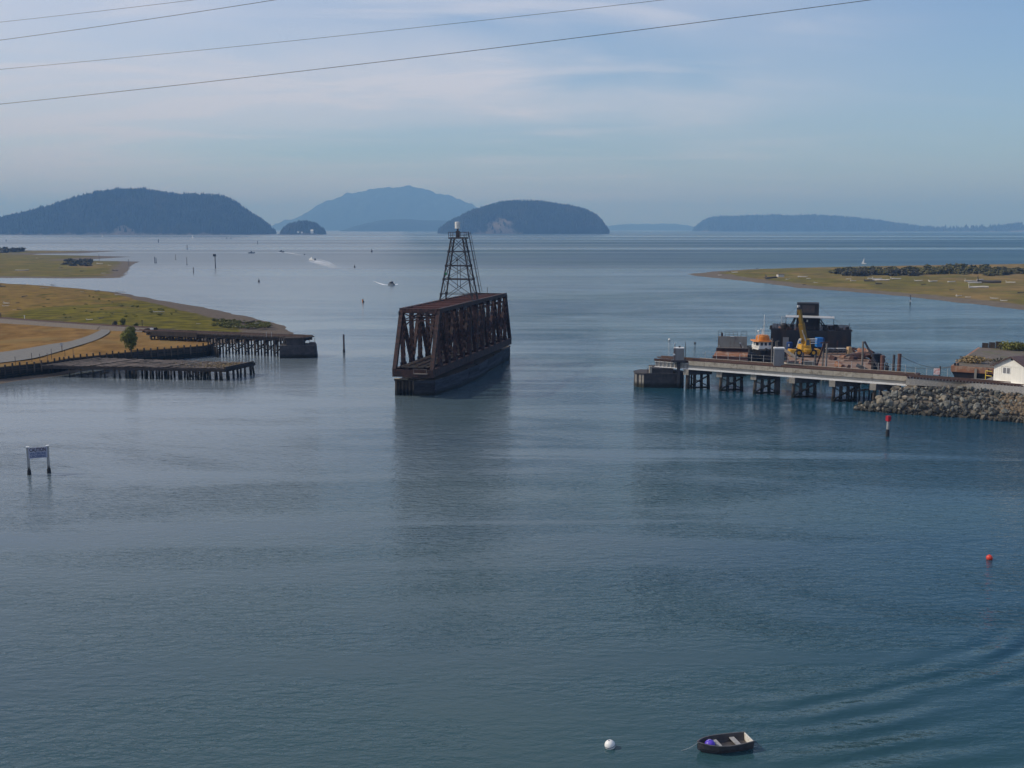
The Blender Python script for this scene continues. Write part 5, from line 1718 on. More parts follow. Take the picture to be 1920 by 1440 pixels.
# ------------------------------------------------------------------ work boats and barges
def X(px, Y): return (px - 960) / FPX * aty_depth(Y, 650)


def aty_depth(Y, py):
    d = ray(960, py); return Y / d.y


def black_barge():
    Y = 214
    x0, x1 = aty(1447, 640, Y).x, aty(1593, 640, Y).x
    cx = (x0 + x1) / 2; w = x1 - x0
    root = empty("derrick_barge", (cx, Y, 0), -.262, "black high-sided work barge with tall black tower house and flat canopy", "barge")
    K = MT['black']
    hull = MB().prism([(-w / 2 - .05, 0), (w / 2 + .1, 0), (w / 2 + .1, 15), (-w / 2 - .05, 15)], -.8, 5.6, [(-w / 2, .1), (w / 2 - .1, .1), (w / 2 - .1, 15), (-w / 2, 15)]).build("hull", K, root)
    for (xx, ww) in ((-w / 2 + .9, 2.0), (w / 2 - 1.0, 2.2)):
        MB().box((xx, .5, 5.75), (ww, .8, .30)).build("bulwark", K, hull)
    MB().box((-w * .31, -.05, 3.0), (1.15, .10, 2.3)).build("grey_door", MT['grey'], root)
    MB().box((w * .33, -.04, 3.0), (.35, .08, 1.6)).build("ladder_frame", MT['rustdark'], root)
    for k in range(7): MB().box((-w / 2 + (k + .5) * w / 7, -.02, 4.3), (.12, .10, 2.3)).build("rib", K, hull)
    # tower house
    tx0, tx1 = aty(1489, 600, Y + 2).x - cx, aty(1530, 600, Y + 2).x - cx
    t = MB().prism([(tx0, 2), (tx1, 2), (tx1, 6), (tx0, 6)], 5.5, 10.95, [(tx0 + .05, 2), (tx1 - .1, 2), (tx1 - .1, 6), (tx0 + .05, 6)]).build("tower_house", K, root)
    MB().box(((tx0 + tx1) / 2 + .1, 1.97, 9.8), (2.4, .08, 1.5)).build("panel", MT['tower'], t)
    MB().box(((tx0 + tx1) / 2 - .05, 1.9, 7.4), (.3, .12, .42)).build("lamp", MT['white'], t)
    for xx in (-1.2, -.7, -.2): MB().box(((tx0 + tx1) / 2 + xx, 1.9, 6.6), (.12, .1, 1.5)).build("pipe", MT['rustdark'], t)
    # canopy
    c0, c1 = aty(1472, 596, Y + 1).x - cx, aty(1560, 596, Y + 1).x - cx
    MB().slab([(c0, .0, 8.15), (c1, .0, 8.10), (c1, 2.0, 8.3), (c0, 2.0, 8.4)], .12).build("canopy", MT['galv'], root)
    for xx in (c0 + .1, c0 + 2.3, c1 - 2.4, c1 - .1, c1 - 3.0): MB().tube((xx, .4, 5.6), (xx, .4, 8.1), .055).build("canopy_post", K, root)
    MB().box((c1 - 2.9, 1.6, 6.9), (.32, .5, 2.6)).build("stanchion", K, root)
    for (a, b) in (((tx0 - .1, 8.1), (tx0 - 1.0, 5.6)), ((tx0 - .3, 8.1), (tx0 - 1.4, 5.6)), ((c1 - 2.8, 7.9), (c1 - 1.0, 5.6)), ((c1 - 2.8, 7.3), (c1 - 1.5, 5.6))):
        MB().beam((a[0], 1.8, a[1]), (b[0], 1.8, b[1]), .22, .25, up=(0, 1, 0)).build("raking_strut", K, root)
    # reel, ladder cage, clutter on deck
    rx = aty(1469, 610, Y + 1).x - cx
    MB().lathe([(.01, 0), (.72, 0), (.72, .9), (.45, 1.25), (.01, 1.3)], (rx, 1.4, 5.6), 16).build("winch_drum", K, root)
    mb = MB()
    for xx in (-.5, .35): mb.tube((rx + xx, 1.0, 6.6), (rx + xx, 1.0, 8.3), .05)
    for k in range(6): mb.box((rx - .08, 1.0, 6.75 + k * .3), (.9, .05, .05))
    mb.build("ladder", MT['galv'], root)
    for (px, h) in ((1449, .9), (1454, .5), (1459, 1.2), (1573, .6), (1578, .7), (1589, 1.6), (1592, .8), (1553, .6)):
        MB().tube((aty(px, 615, Y).x - cx, .4, 5.5), (aty(px, 615, Y).x - cx, .4, 5.7 + h), .06).build("rail_post", K, root)
    for (px, w_, h) in ((1447.5, .5, .8), (1500, 1.8, .5), (1570, 1.3, .55), (1586, .6, .9), (1481, 1.2, .45)):
        MB().box((aty(px, 615, Y).x - cx, .9, 5.6 + h / 2), (w_, .8, h), .2, .75).build("deck_gear", MT['rustdark'] if px in (1500, 1481) else K, root)
    for k in range(14):
        xx = -w / 2 + .8 + (w - 1.6) * ((k * 5) % 14) / 13
        if abs(xx - (tx0 + tx1) / 2) < 2.4: continue
        hh = .3 + .25 * ((k * 3) % 4)
        MB().box((xx, 1.6 + (k % 3) * .9, 5.6 + hh / 2), (.5 + .25 * (k % 4), .7, hh), k * .4, .85).build("deck_gear", (MT['rustdark'], K, MT['tower'], MT['rust'])[k % 4], root)
    for k in range(12): MB().tube((-w / 2 + .5 + k * (w - 1) / 11, .25, 5.5), (-w / 2 + .5 + k * (w - 1) / 11, .25, 6.35), .03, n=5).build("rail_post", MT['tower'], root)
    for zz in (6.0, 6.35): MB().tube((-w / 2 + .5, .25, zz), (w / 2 - .5, .25, zz), .018, n=5).build("rail_wire", MT['tower'], root)
    for sx in (-1, 1): MB().tube(((tx0 + tx1) / 2 + sx * 1.9, 2.2, 10.6), (sx * (w / 2 - .6), .6, 5.7), .03, n=5).build("guy_wire", MT['tower'], root)
    for k in range(6): MB().box((-w / 2 + 1.5 + k * 2.4, -.06, 1.9 + .3 * (k % 2)), (.7, .12, 1.1)).build("tyre_fender", MT['rubber'], root)
    MB().beam((aty(1567, 610, Y).x - cx, .8, 5.9), (aty(1571, 610, Y).x - cx, .8, 6.5), .3, .35).build("deck_gear", K, root)
    return root


black_barge()


def scrap_barge():
    z = 1.55
    q = [at(1488, 694, z), at(1668, 700, z), at(1612, 662, z), at(1474, 662, z)]
    o = q[0]
    root = empty("scrap_barge", (o.x, o.y, 0), 0, "flat rusty brown deck barge carrying scrap and the yellow crane", "barge")
    pl = [(p.x - o.x, p.y - o.y) for p in q]
    MB().prism(pl, -.6, z - .06).build("hull", MT['rustdark'], root)
    n = 9
    for k in range(n):
        a = Vector(pl[0]).lerp(Vector(pl[3]), k / n); b = Vector(pl[1]).lerp(Vector(pl[2]), k / n); c = Vector(pl[1]).lerp(Vector(pl[2]), (k + .985) / n); d = Vector(pl[0]).lerp(Vector(pl[3]), (k + .985) / n)
        MB().slab([(a.x, a.y, z - .056), (b.x, b.y, z - .056), (c.x, c.y, z - .056), (d.x, d.y, z - .056)], .06).build("deck_plate", MT['rustdeck'], root)
    return o


scrap_barge()
GS = "scrap steel on the rusty barge"
r_ = random.Random(77)


def scrap(px, py, z, size, mat, rot, label, name="scrap_plate"):
    o = MB().box((0, 0, 0), size, 0, .9).build(name, mat)
    o.location = at(px, py, z); o.rotation_euler = rot
    tag(o, label, "scrap", GS); return o


scrap(1626, 663, 2.1, (3.4, 2.6, .5), MT['rust'], (.3, .35, .2), "big orange rusty plate leaning on the scrap heap")
scrap(1610, 666, 2.2, (3.2, 2.0, .7), MT['rustdark'], (.1, -.2, -.3), "dark rusty box section at the front of the scrap heap")
scrap(1637, 669, 2.1, (2.6, 1.8, .5), MT['rustdark'], (-.2, .5, .5), "dark tilted plate on the right of the scrap heap")
scrap(1600, 672, 1.9, (1.8, .9, .7), MT['rustdark'], (.1, .1, .8), "dark low lump of scrap in front of the heap")
scrap(1617, 660, 2.6, (2.4, 1.6, .3), MT['rust'], (.4, -.4, .4), "orange plate on top of the scrap heap")
scrap(1640, 680, 1.9, (2.2, 1.2, .6), MT['rustdark'], (.2, .2, -.4), "dark scrap block beside the gantry post")
scrap(1568, 690, 1.8, (1.3, .5, .6), MT['rust'], (.3, .5, .9), "small orange scrap piece near the handrail")
for k, (px, py, lab) in enumerate([(1500, 681, "rusty scrap bundle low behind the short grey post"), (1512, 678, "rusty scrap bundle under the crane cab"), (1521, 684, "dark rusty scrap beside the grey brown concrete box"), (1537, 686, "rusty scrap lying at the foot of the raking beam"), (1497, 688, "dark scrap at the near corner of the barge"), (1562, 672, "small rusty scrap block in front of the flat trailer"), (1580, 668, "dark rusty scrap between trailer and heap"), (1632, 659, "dark rusty spike at the back of the heap"), (1648, 676, "dark rusty lump right of the gantry post"), (1574, 684, "rusty plate near the middle of the barge edge"), (1590, 690, "dark scrap lump at the middle barge edge"), (1606, 655, "rusty bent plate at the back left of the heap")]):
    scrap(px, py, 1.75 + .1 * (k % 4), (r_.uniform(.9, 2.2), r_.uniform(.5, 1.3), r_.uniform(.3, .9)), MT['rust'] if k % 3 == 0 else MT['rustdark'], (r_.uniform(-.5, .5), r_.uniform(-.5, .5), r_.uniform(-1, 1)), lab)
scrap(1604, 676, 1.7, (4.6, .5, .22), MT['rustdeck'], (0, .02, -.05), "long low brown beam lying on the barge deck", "scrap_beam")
scrap(1598, 664, 2.0, (3.8, .35, .35), MT['greypost'], (0, -.12, .5), "grey beam poking out of the scrap heap", "scrap_beam")
o = empty("excavator_bucket", at(1592, 657, 2.3), .3, "small tan machine head on the far side of the scrap heap", "machine")
MB().prism([(-.6, -.5), (.7, -.4), (.6, .5), (-.5, .5)], -.6, .7, [(-.35, -.4), (.3, -.3), (.3, .4), (-.3, .4)]).build("bucket", M("tan_machine_paint", (0.50, 0.33, 0.17), (0.38, 0.25, 0.13), scale=3), o)
MB().beam((.3, 0, .5), (1.6, .2, -.5), .3, .35).build("arm", MT['rust'], o)
o = empty("flat_trailer", at(1568, 662.5, 1.7), .05, "grey framed flat trailer parked between the black barge and scrap heap", "trailer")
for k in range(2): MB().box((-1.2 + k * 2.1, 0, .95), (1.7, 1.2, .12)).build("deck_sheet", MT['galv'], o)
for zz in (.25, .6): MB().beam((-2.3, -.5, zz), (2.2, -.5, zz), .1, .12).build("side_rail", MT['greypost'], o)
for xx in (-2, -1, 0, 1, 2): MB().beam((xx, -.5, 0), (xx + .3, -.5, .9), .1, .1).build("strut", MT['greypost'], o)


def crane():
    Y = 203.0
    p = aty(1510, 668, Y)
    root = empty("mobile_crane", (p.x, Y, p.z), 0, "yellow rough-terrain crane with raised ochre boom on the rusty barge", "crane")
    Yl, K = MT['yellow'], MT['rubber']
    MB().box((0, 1.1, .95), (5.0, 2.2, .42)).build("chassis", Yl, root)
    for sx in (-1, 1):
        MB().box((sx * 2.55, 1.1, .72), (.75, 2.5, 1.05), 0, .85).build("fender", Yl, root)
        MB().box((sx * 2.75, -.1, .55), (.5, .35, .9)).build("outrigger", Yl, root)
    for sx, px in ((-1, -1.3), (1, 1.5)):
        for yy in (-.05, 1.95):
            w = MB().lathe([(.25, -.28), (.60, -.30), (.72, -.2), (.72, .2), (.60, .30), (.25, .28)], (0, 0, 0), 18).build("wheel", K, root, (px, yy + .1, .70)); w.rotation_euler = (math.radians(90), 0, 0)
            MB().lathe([(.01, .2), (.30, .24), (.33, .31), (.1, .31), (.01, .30)], (0, 0, 0), 14).build("rim", Yl, w)
    # slewing house faces the camera
    MB().lathe([(.01, 0), (.95, 0), (1.0, .1), (1.0, .35), (.01, .4)], (.1, 1.0, 1.1), 20).build("turntable", Yl, root)
    MB().prism([(-1.0, -.6), (1.0, -.6), (1.0, 2.6), (-1.0, 2.6)], 1.25, 2.15, [(-.85, -.3), (.85, -.3), (.85, 2.5), (-.85, 2.5)]).build("counterweight", Yl, root)
    MB().lathe([(.01, -.55), (.6, -.5), (1.0, 0), (1.0, .45), (.8, .6), (.01, .6)], (.15, .1, .95), 18).build("slew_housing", Yl, root)
    cab = MB().prism([(-.25, -.55), (.85, -.55), (.85, .9), (-.25, .9)], 1.9, 3.35, [(-.12, -.25), (.72, -.25), (.72, .9), (-.12, .9)]).build("cab", Yl, root)
    MB().slab([(-.08, -.47, 2.15), (.68, -.47, 2.15), (.58, -.27, 3.2), (.02, -.27, 3.2)], .03).build("windscreen", MT['glass'], cab)
    MB().box((.80, .2, 2.7), (.05, .8, .9)).build("side_window", MT['glass'], cab)
    # boom leans up to the left and a little away
    b0, b1 = Vector((-.05, .6, 2.4)), Vector((-1.95, -1.2, 9.55))
    m = b0.lerp(b1, .45)
    bm_ = MB().beam(b0, b0.lerp(b1, .55), .92, .85).build("boom", MT['boom'], root)
    MB().beam(b0.lerp(b1, .50), b0.lerp(b1, .93), .60, .58).build("boom_section", MT['boom'], bm_)
    MB().beam(b0.lerp(b1, .90), b1, .44, .42).build("boom_tip", MT['tower'], bm_)
    MB().box(b1 + Vector((-.05, 0, .1)), (.42, .4, .45), .3).build("sheave_head", MT['galv'], bm_)
    MB().tube((.2, .0, 2.2), m + Vector((0, -.3, -.5)), .13).build("lift_ram", MT['galv'], root)
    MB().tube(b1 + Vector((-.1, -.3, -.1)), b1 + Vector((-.1, -.3, -1.6)), .02, n=5).build("hoist_rope", MT['tower'], root)
    MB().box(b1 + Vector((-.1, -.3, -1.75)), (.22, .22, .4)).build("hook_block", MT['white'], root)
    MB().box((-.95, .3, 3.2), (.25, .3, .35)).build("work_lamp", MT['white'], root)


crane()
# blue machine behind the crane
p = aty(1517, 664, 207)
o = empty("blue_tank_frame", (p.x, 207, p.z), 0, "bright blue machinery frame with white pipes behind the yellow crane", "machine")
MB().box((2.0, .6, 2.3), (1.1, 1.6, 1.75)).build("blue_tank", MT['blue'], o); MB().box((-.9, 1.0, 1.8), (2.0, 1.0, 1.4)).build("blue_panel", MT['blue'], o); MB().box((2.7, .6, 2.3), (.28, 1.6, 1.75)).build("shaded_end", MT['navy'], o)  # end in dark blue, its shade put into the colour
for z in (2.95, 2.55, 2.1): MB().tube((-2.0, 0, z), (1.5, 0, z + .02), .09).build("white_pipe", MT['white'], o)
MB().beam((-2.0, 0, 3.0), (-2.6, 0, .9), .14, .14, up=(0, 1, 0)).build("leg", MT['white'], o)
for x in (-1.2, 0, 1.6, 2.5): MB().tube((x, .2, 0), (x, .2, 1.6), .08).build("leg", MT['navy'], o)
p = aty(1480, 660, 210)
o = empty("blue_drum", (p.x, 210, p.z), 0, "dark blue drum standing by the black barge's stern", "drum")
MB().lathe([(.01, 0), (.62, 0), (.62, 1.9), (.5, 2.0), (.01, 2.0)], (0, 0, 0), 16).build("body", MT['navy'], o); MB().box((-.3, -.6, 1.4), (.2, .1, .5)).build("label_plate", MT['white'], o)


def tug():
    Y = 206.0
    x = aty(1433, 650, Y).x
    root = empty("tugboat", (x, Y, 0), 0, "small black tug with white wheelhouse and orange roof nosed in beside the black barge", "tugboat")
    # hull: bow toward the camera (-y)
    def sec(w, y0): return [(-w, y0 + 9), (-w, y0 + 2.4), (-w * .86, y0 + 1.2), (-w * .55, y0 + .4), (0, y0), (w * .55, y0 + .4), (w * .86, y0 + 1.2), (w, y0 + 2.4), (w, y0 + 9)]
    MB().prism(sec(1.6, -1.2), -.6, 2.55, sec(1.85, -1.7)).build("hull", MT['black'], root)
    MB().prism(sec(1.9, -1.78), 2.55, 2.75).build("rub_rail", MT['rubber'], root)
    MB().slab([(-1.9, 1.5, 2.6), (-1.3, -.9, 2.6), (-1.3, -.9, 3.0), (-1.9, 1.5, 2.9)], .08).build("bulwark", MT['white'], root)
    MB().ball((0, -1.5, 2.75), .42, 12, 8).build("bow_fender", MT['rubber'], root)
    f = MB().lathe([(.30, -.42), (.85, -.46), (1.02, -.2), (1.02, .2), (.85, .46), (.30, .42)], (0, 0, 0), 18).build("tyre_fender", MT['rubber'], root, (-2.45, -1.0, 1.25)); f.rotation_euler = (math.radians(90), 0, .3)
    # wheelhouse, eight sided front
    def oc(w, d, y): return [(-w, y + d), (-w, y + .7), (-w * .55, y), (w * .55, y), (w, y + .7), (w, y + d)]
    wh = MB().prism(oc(1.62, 3.2, .4), 2.6, 3.35).build("deckhouse", MT['white'], root)
    MB().prism(oc(1.50, 3.0, .48), 3.35, 4.15).build("window_band", MT['white'], wh)
    for (a, b) in (((-1.53, 2.6), (-1.53, 1.35)), ((-1.50, 1.08), (-.92, .55)), ((-.70, .45), (-.08, .45)), ((.08, .45), (.70, .45)), ((.92, .55), (1.50, 1.08))):
        aV, bV = Vector((*a, 3.42)), Vector((*b, 3.42)); up = Vector((0, 0, .58)); q0, q1 = aV.lerp(bV, .12), aV.lerp(bV, .88)
        MB().slab([q0, q1, q1 + up, q0 + up], .03).build("window", MT['glass'], wh)
    MB().prism(oc(1.95, 3.6, .08), 4.15, 4.33, oc(1.85, 3.5, .14)).build("roof_eave", MT['orange'], root)
    MB().lathe([(.01, 0), (1.36, 0), (1.28, .7), (1.05, 1.0), (.01, 1.1)], (.1, 2.0, 4.33), 18).build("roof_dome", MT['orange'], root)
    MB().tube((.35, 2.2, 5.2), (.35, 2.2, 9.3), .07, .04).build("mast", MT['white'], root)
    for z in (7.2, 8.1): MB().box((.35, 2.2, z), (.5, .08, .07)).build("mast_spreader", MT['galv'], root)
    MB().box((.0, 2.0, 6.5), (.9, .12, .12), .3).build("radar_bar", MT['white'], root); MB().tube((.0, 2.0, 5.3), (.0, 2.0, 6.45), .09).build("radar_post", MT['white'], root)
    MB().ball((-.95, 1.2, 6.15), .22, 10, 7).build("search_lamp", MT['white'], root); MB().tube((-.95, 1.2, 4.3), (-.95, 1.2, 6.0), .05).build("lamp_post", MT['white'], root)
    MB().tube((-1.35, 1.6, 4.3), (-1.35, 1.6, 7.0), .025, n=5).build("aerial", MT['galv'], root)


tug()


def landing_barge():
    Y = 203.0
    x0, x1 = aty(1346.5, 640, Y).x, aty(1400, 640, Y).x
    cx = (x0 + x1) / 2; w = x1 - x0
    root = empty("landing_barge", (cx, Y, 0), -.205, "rusty barge with grey bulkhead, guard rail on top and sloping brown ramp", "barge")
    z0, z1 = aty(1370, 652, Y).z, aty(1370, 631, Y).z
    MB().box((0, .3, (z0 + z1) / 2), (w, .5, z1 - z0)).build("bulkhead", MT['greyrust'], root)
    MB().box((0, 4.3, z0 / 2 - .1), (w - .2, 7.5, z0 - .2)).build("hull", MT['rustdark'], root)
    MB().box((.05, -.05, z0 - .02), (w + .2, 1.2, .14)).build("ledge", MT['greypost'], root)
    MB().box((.0, .1, z0 - .45), (w + .5, .5, .75)).build("recess", MT['rustdark'], root)
    zr0 = z0 - .8
    MB().slab([(-w / 2 - .75, -1.7, zr0 - .75), (w / 2 + .15, -1.7, zr0 - .75), (w / 2 + .25, -.2, zr0), (-w / 2 - .30, -.2, zr0)], .12).build("ramp", MT['rust'], root)
    MB().prism([(-w / 2 - .9, -1.8), (w / 2 + .2, -1.8), (w / 2 + .2, .3), (-w / 2 - .9, .3)], -.6, zr0 - .75).build("lower_hull", MT['rustdark'], root)
    MB().prism([(-w / 2 - 1.6, -2.6), (w / 2 + .2, -2.6), (w / 2 + .2, -1.8), (-w / 2 - 1.6, -1.8)], -.6, zr0 - 1.15).build("bow_step", MT['rustdark'], root)
    for (a, b) in ((-w / 2 + .05, -w / 2 + .6), (-w / 2 + 1.3, w / 2 - 1.8), (w / 2 - 1.15, w / 2 - .05)):
        mb = MB(); n = max(2, int((b - a) / .75) + 1)
        for k in range(n): mb.tube((a + (b - a) * k / (n - 1), .3, z1), (a + (b - a) * k / (n - 1), .3, z1 + 1.05), .035, n=6)
        for zz in (.35, .7, 1.03): mb.beam((a, .3, z1 + zz), (b, .3, z1 + zz), .05, .05)
        mb.build("guard_rail", MT['tower'], root)
    MB().box((-w / 2 + .75, .3, z1 + .35), (.35, .3, .7)).build("winch_box", MT['rustdark'], root)
    MB().box((-.1, .0, z1 - .02), (.7, .2, .08)).build("name_plate", MT['white'], root)
    for xx in (-w / 2 + .25, w / 2 - .75): MB().box((xx, -.25, z0 + .2), (.2, .2, .5)).build("bollard", MT['driftwood'], root)
    MB().beam((w / 2 - 1.3, -.3, z0 + .8), (w / 2 - .9, -.3, z0 - .2), .12, .14).build("lever", MT['rustdark'], root); MB().box((w / 2 - 1.25, -.32, z0 + .95), (.35, .2, .3)).build("deck_lamp", MT['galv'], root)


landing_barge()

# posts and piles between the bridge and the barges
def pile_thing(px, Y, ptop, rad, mat, label, group=None, base=0.0, cat="pile", name="mooring_pile", cap=True, n=10):
    p = aty(px, ptop, Y)
    o = empty(name, (p.x, Y, base), 0, label, cat, group)
    MB().tube((0, 0, -1.5), (0, 0, p.z - base), rad, rad * .97, n=n).build("shaft", mat, o)
    if cap: MB().tube((0, 0, p.z - base), (0, 0, p.z - base + .06), rad * 1.06, n=n).build("cap", mat, o)
    return o


pile_thing(1655, 175, 667, .34, MT['brownpipe'], "red-brown steel pipe pile beside the black bollard, thickest left of the gap")
pile_thing(1676.5, 176, 666, .21, MT['darkpipe'], "slim dark grey pile, left of the pair in open water")
pile_thing(1687, 174, 664, .30, MT['brownpipe'], "thick brown pipe pile, right of the pair, holding the mooring ropes")
pile_thing(1618.5, 178, 641, .17, MT['greypost'], "tall grey gantry post at the right of the scrap barge", cat="post", name="gantry_post")
pile_thing(1550.5, 181, 645, .17, MT['greypost'], "tall grey post right of the yellow crane", cat="post", name="gantry_post")
pile_thing(1544, 182, 642, .17, MT['greypost'], "grey post with a rusty cross head right of the yellow crane", cat="post", name="gantry_post")
pile_thing(1492.5, 180, 661, .15, MT['greypost'], "short grey post in front of the crane's left wheel", cat="post", name="dock_post")
pile_thing(1505.5, 180, 662, .17, MT['darkpipe'], "dark greenish post under the crane cab", cat="post", name="dock_post")
pile_thing(1529, 181, 666, .19, MT['darkpipe'], "dark post in front of the crane's right wheel", cat="post", name="dock_post")
pile_thing(1448, 182, 635, .10, MT['greypost'], "tall thin grey post at the corner of the black barge", cat="post", name="dock_post")
pile_thing(1455, 178, 641, .07, MT['greypost'], "thin post left behind the tall grey cabinet", cat="post", name="dock_post")
pile_thing(1763, 166, 687, .10, MT['rustdark'], "thin rusty post right of the pink and white sign", base=4.2, cat="post", name="yard_post")
pile_thing(1751.5, 166, 693, .06, MT['rustdark'], "thinner rusty post left of the pink and white sign", base=4.2, cat="post", name="yard_post")


def strut_thing(name, p, q, w, h, mat, label, cat="beam"):
    p, q = Vector(p), Vector(q)
    o = empty(name, p, 0, label, cat)
    MB().beam((0, 0, 0), q - p, w, h, up=(0, 1, 0)).build("beam", mat, o)
    MB().box((0, 0, 0), (w * 1.7, h * 1.7, .10)).build("foot_plate", mat, o)
    return o


strut_thing("raking_beam", aty(1529, 692, 181.5), aty(1545, 645, 181.8), .25, .3, MT['rustdark'], "rusty raking beam leaning against the posts right of the crane")
strut_thing("cross_head", aty(1539, 643, 181.6), aty(1555, 642, 181.4), .2, .25, MT['rustdark'], "short rusty cross head on top of the posts by the crane")
strut_thing("raking_beam", aty(1649, 694, 177), aty(1621, 640, 178.2), .26, .36, MT['darkpipe'], "dark raking beam falling right from the top of the gantry post")
strut_thing("gangway", aty(1633, 698, 176), aty(1606, 684, 176.4), .6, .12, MT['greypost'], "narrow grey gangway curving down to the barge by the gantry post", "gangway")
strut_thing("gangway", aty(1496, 672, 184), aty(1469, 655, 186), .5, .2, MT['greypost'], "sloping grey gangway left of the yellow crane", "gangway")
p = aty(1645, 672, 178); o = empty("winch_house", (p.x, 178, 1.0), 0, "black winch house with a flat lid behind the red-brown pile", "machine")
MB().box((0, .4, 2.0), (1.3, 1.2, 4.2)).build("body", MT['black'], o); MB().box((.3, .4, p.z - .75), (2.0, 1.3, .2)).build("lid", MT['black'], o); MB().box((-2.0, .6, .6), (2.6, 1.6, 1.6), .2, .8).build("winch", MT['rubber'], o)
p = aty(1662.5, 697, 172); o = empty("mooring_bollard", (p.x, 172, 3.0), 0, "squat black bollard with a ring eye right of the red-brown pile", "bollard")
MB().lathe([(.01, 0), (.30, 0), (.30, p.z - 3 + .8), (.40, p.z - 3 + .85), (.36, p.z - 3 + 1.0), (.01, p.z - 3 + 1.05)], (0, 0, 0), 14).build("body", MT['black'], o)
mb = MB(); zc = p.z - 3 + 1.25
for k in range(12):
    a, b = 2 * math.pi * k / 12, 2 * math.pi * (k + 1) / 12
    mb.tube((-.12 + .2 * math.cos(a), 0, zc + .2 * math.sin(a)), (-.12 + .2 * math.cos(b), 0, zc + .2 * math.sin(b)), .07, n=6)
mb.build("ring_eye", MT['black'], o)
p = aty(1517, 687, 184); o = empty("dock_box", (p.x, 184, 1.2), 0, "weathered grey brown concrete box below the crane", "box")
MB().box((0, 0, 1.0), (2.1, 1.2, 1.7)).build("body", MT['concrete'], o); MB().box((0, 0, 1.88), (2.2, 1.3, .1)).build("lid", MT['greypost'], o)
p = aty(1482, 688, 183); o = empty("dock_box", (p.x, 183, 1.0), 0, "brown stained concrete block left of the crane posts", "box")
MB().box((0, 0, 1.2), (2.4, 1.4, 2.0), .3).build("body", MT['parapet'], o); MB().box((0, 0, 2.24), (2.5, 1.5, .1), .3).build("lid", MT['rustdark'], o)
p = aty(1420, 686, 190); o = empty("float_dock", (p.x, 190, 0), 0, "low floating dock with yellow edge under the tug's bow", "dock")
MB().box((0, 0, .7), (7.5, 2.0, 1.2)).build("pontoon", MT['darkconc'], o); MB().box((1.2, -1.0, 1.36), (4.6, .2, .14)).build("edge_strip", MT['yellow'], o); MB().box((0, 0, 1.36), (7.3, 1.6, .08)).build("deck", MT['greypost'], o)
for k, px in enumerate((1301, 1309)):
    p = aty(px, 676, 176); o = empty("dock_fender", (p.x, 176, 4.0), 0, ("round black fender behind the left end of the girder bridge", "smaller black fender right of the round one behind the girder bridge")[k], "fender")
    MB().ball((0, 0, p.z - 4 + .0), (.42, .22)[k], 12, 8).build("float", MT['rubber'], o); MB().tube((0, 0, -1), (0, 0, p.z - 4), .06).build("stem", MT['rubber'], o)


def rope(name, a, b, sag, r, mat, label, cat="rope"):
    a, b = Vector(a), Vector(b)
    P = []
    for k in range(19):
        t = k / 18; p = a.lerp(b, t); p.z -= sag * 4 * t * (1 - t); P.append(p)
    o = MB().path(P, r, 6).build(name, mat)
    tag(o, label, cat); return o


rope("mooring_rope", aty(1689, 667, 174), aty(1782, 689, 174.6), .75, .045, MT['rope'], "upper sagging mooring rope from the thick brown pile to the rusty barge")
rope("mooring_rope", aty(1689, 686, 174), aty(1783, 687, 174.8), .45, .035, MT['rope'], "lower mooring rope from the thick brown pile to the rusty barge")
rope("mooring_rope", aty(1657, 677, 175), aty(1686, 688, 174), .12, .035, MT['rope'], "short mooring rope between the red-brown pile and the thick brown pile")


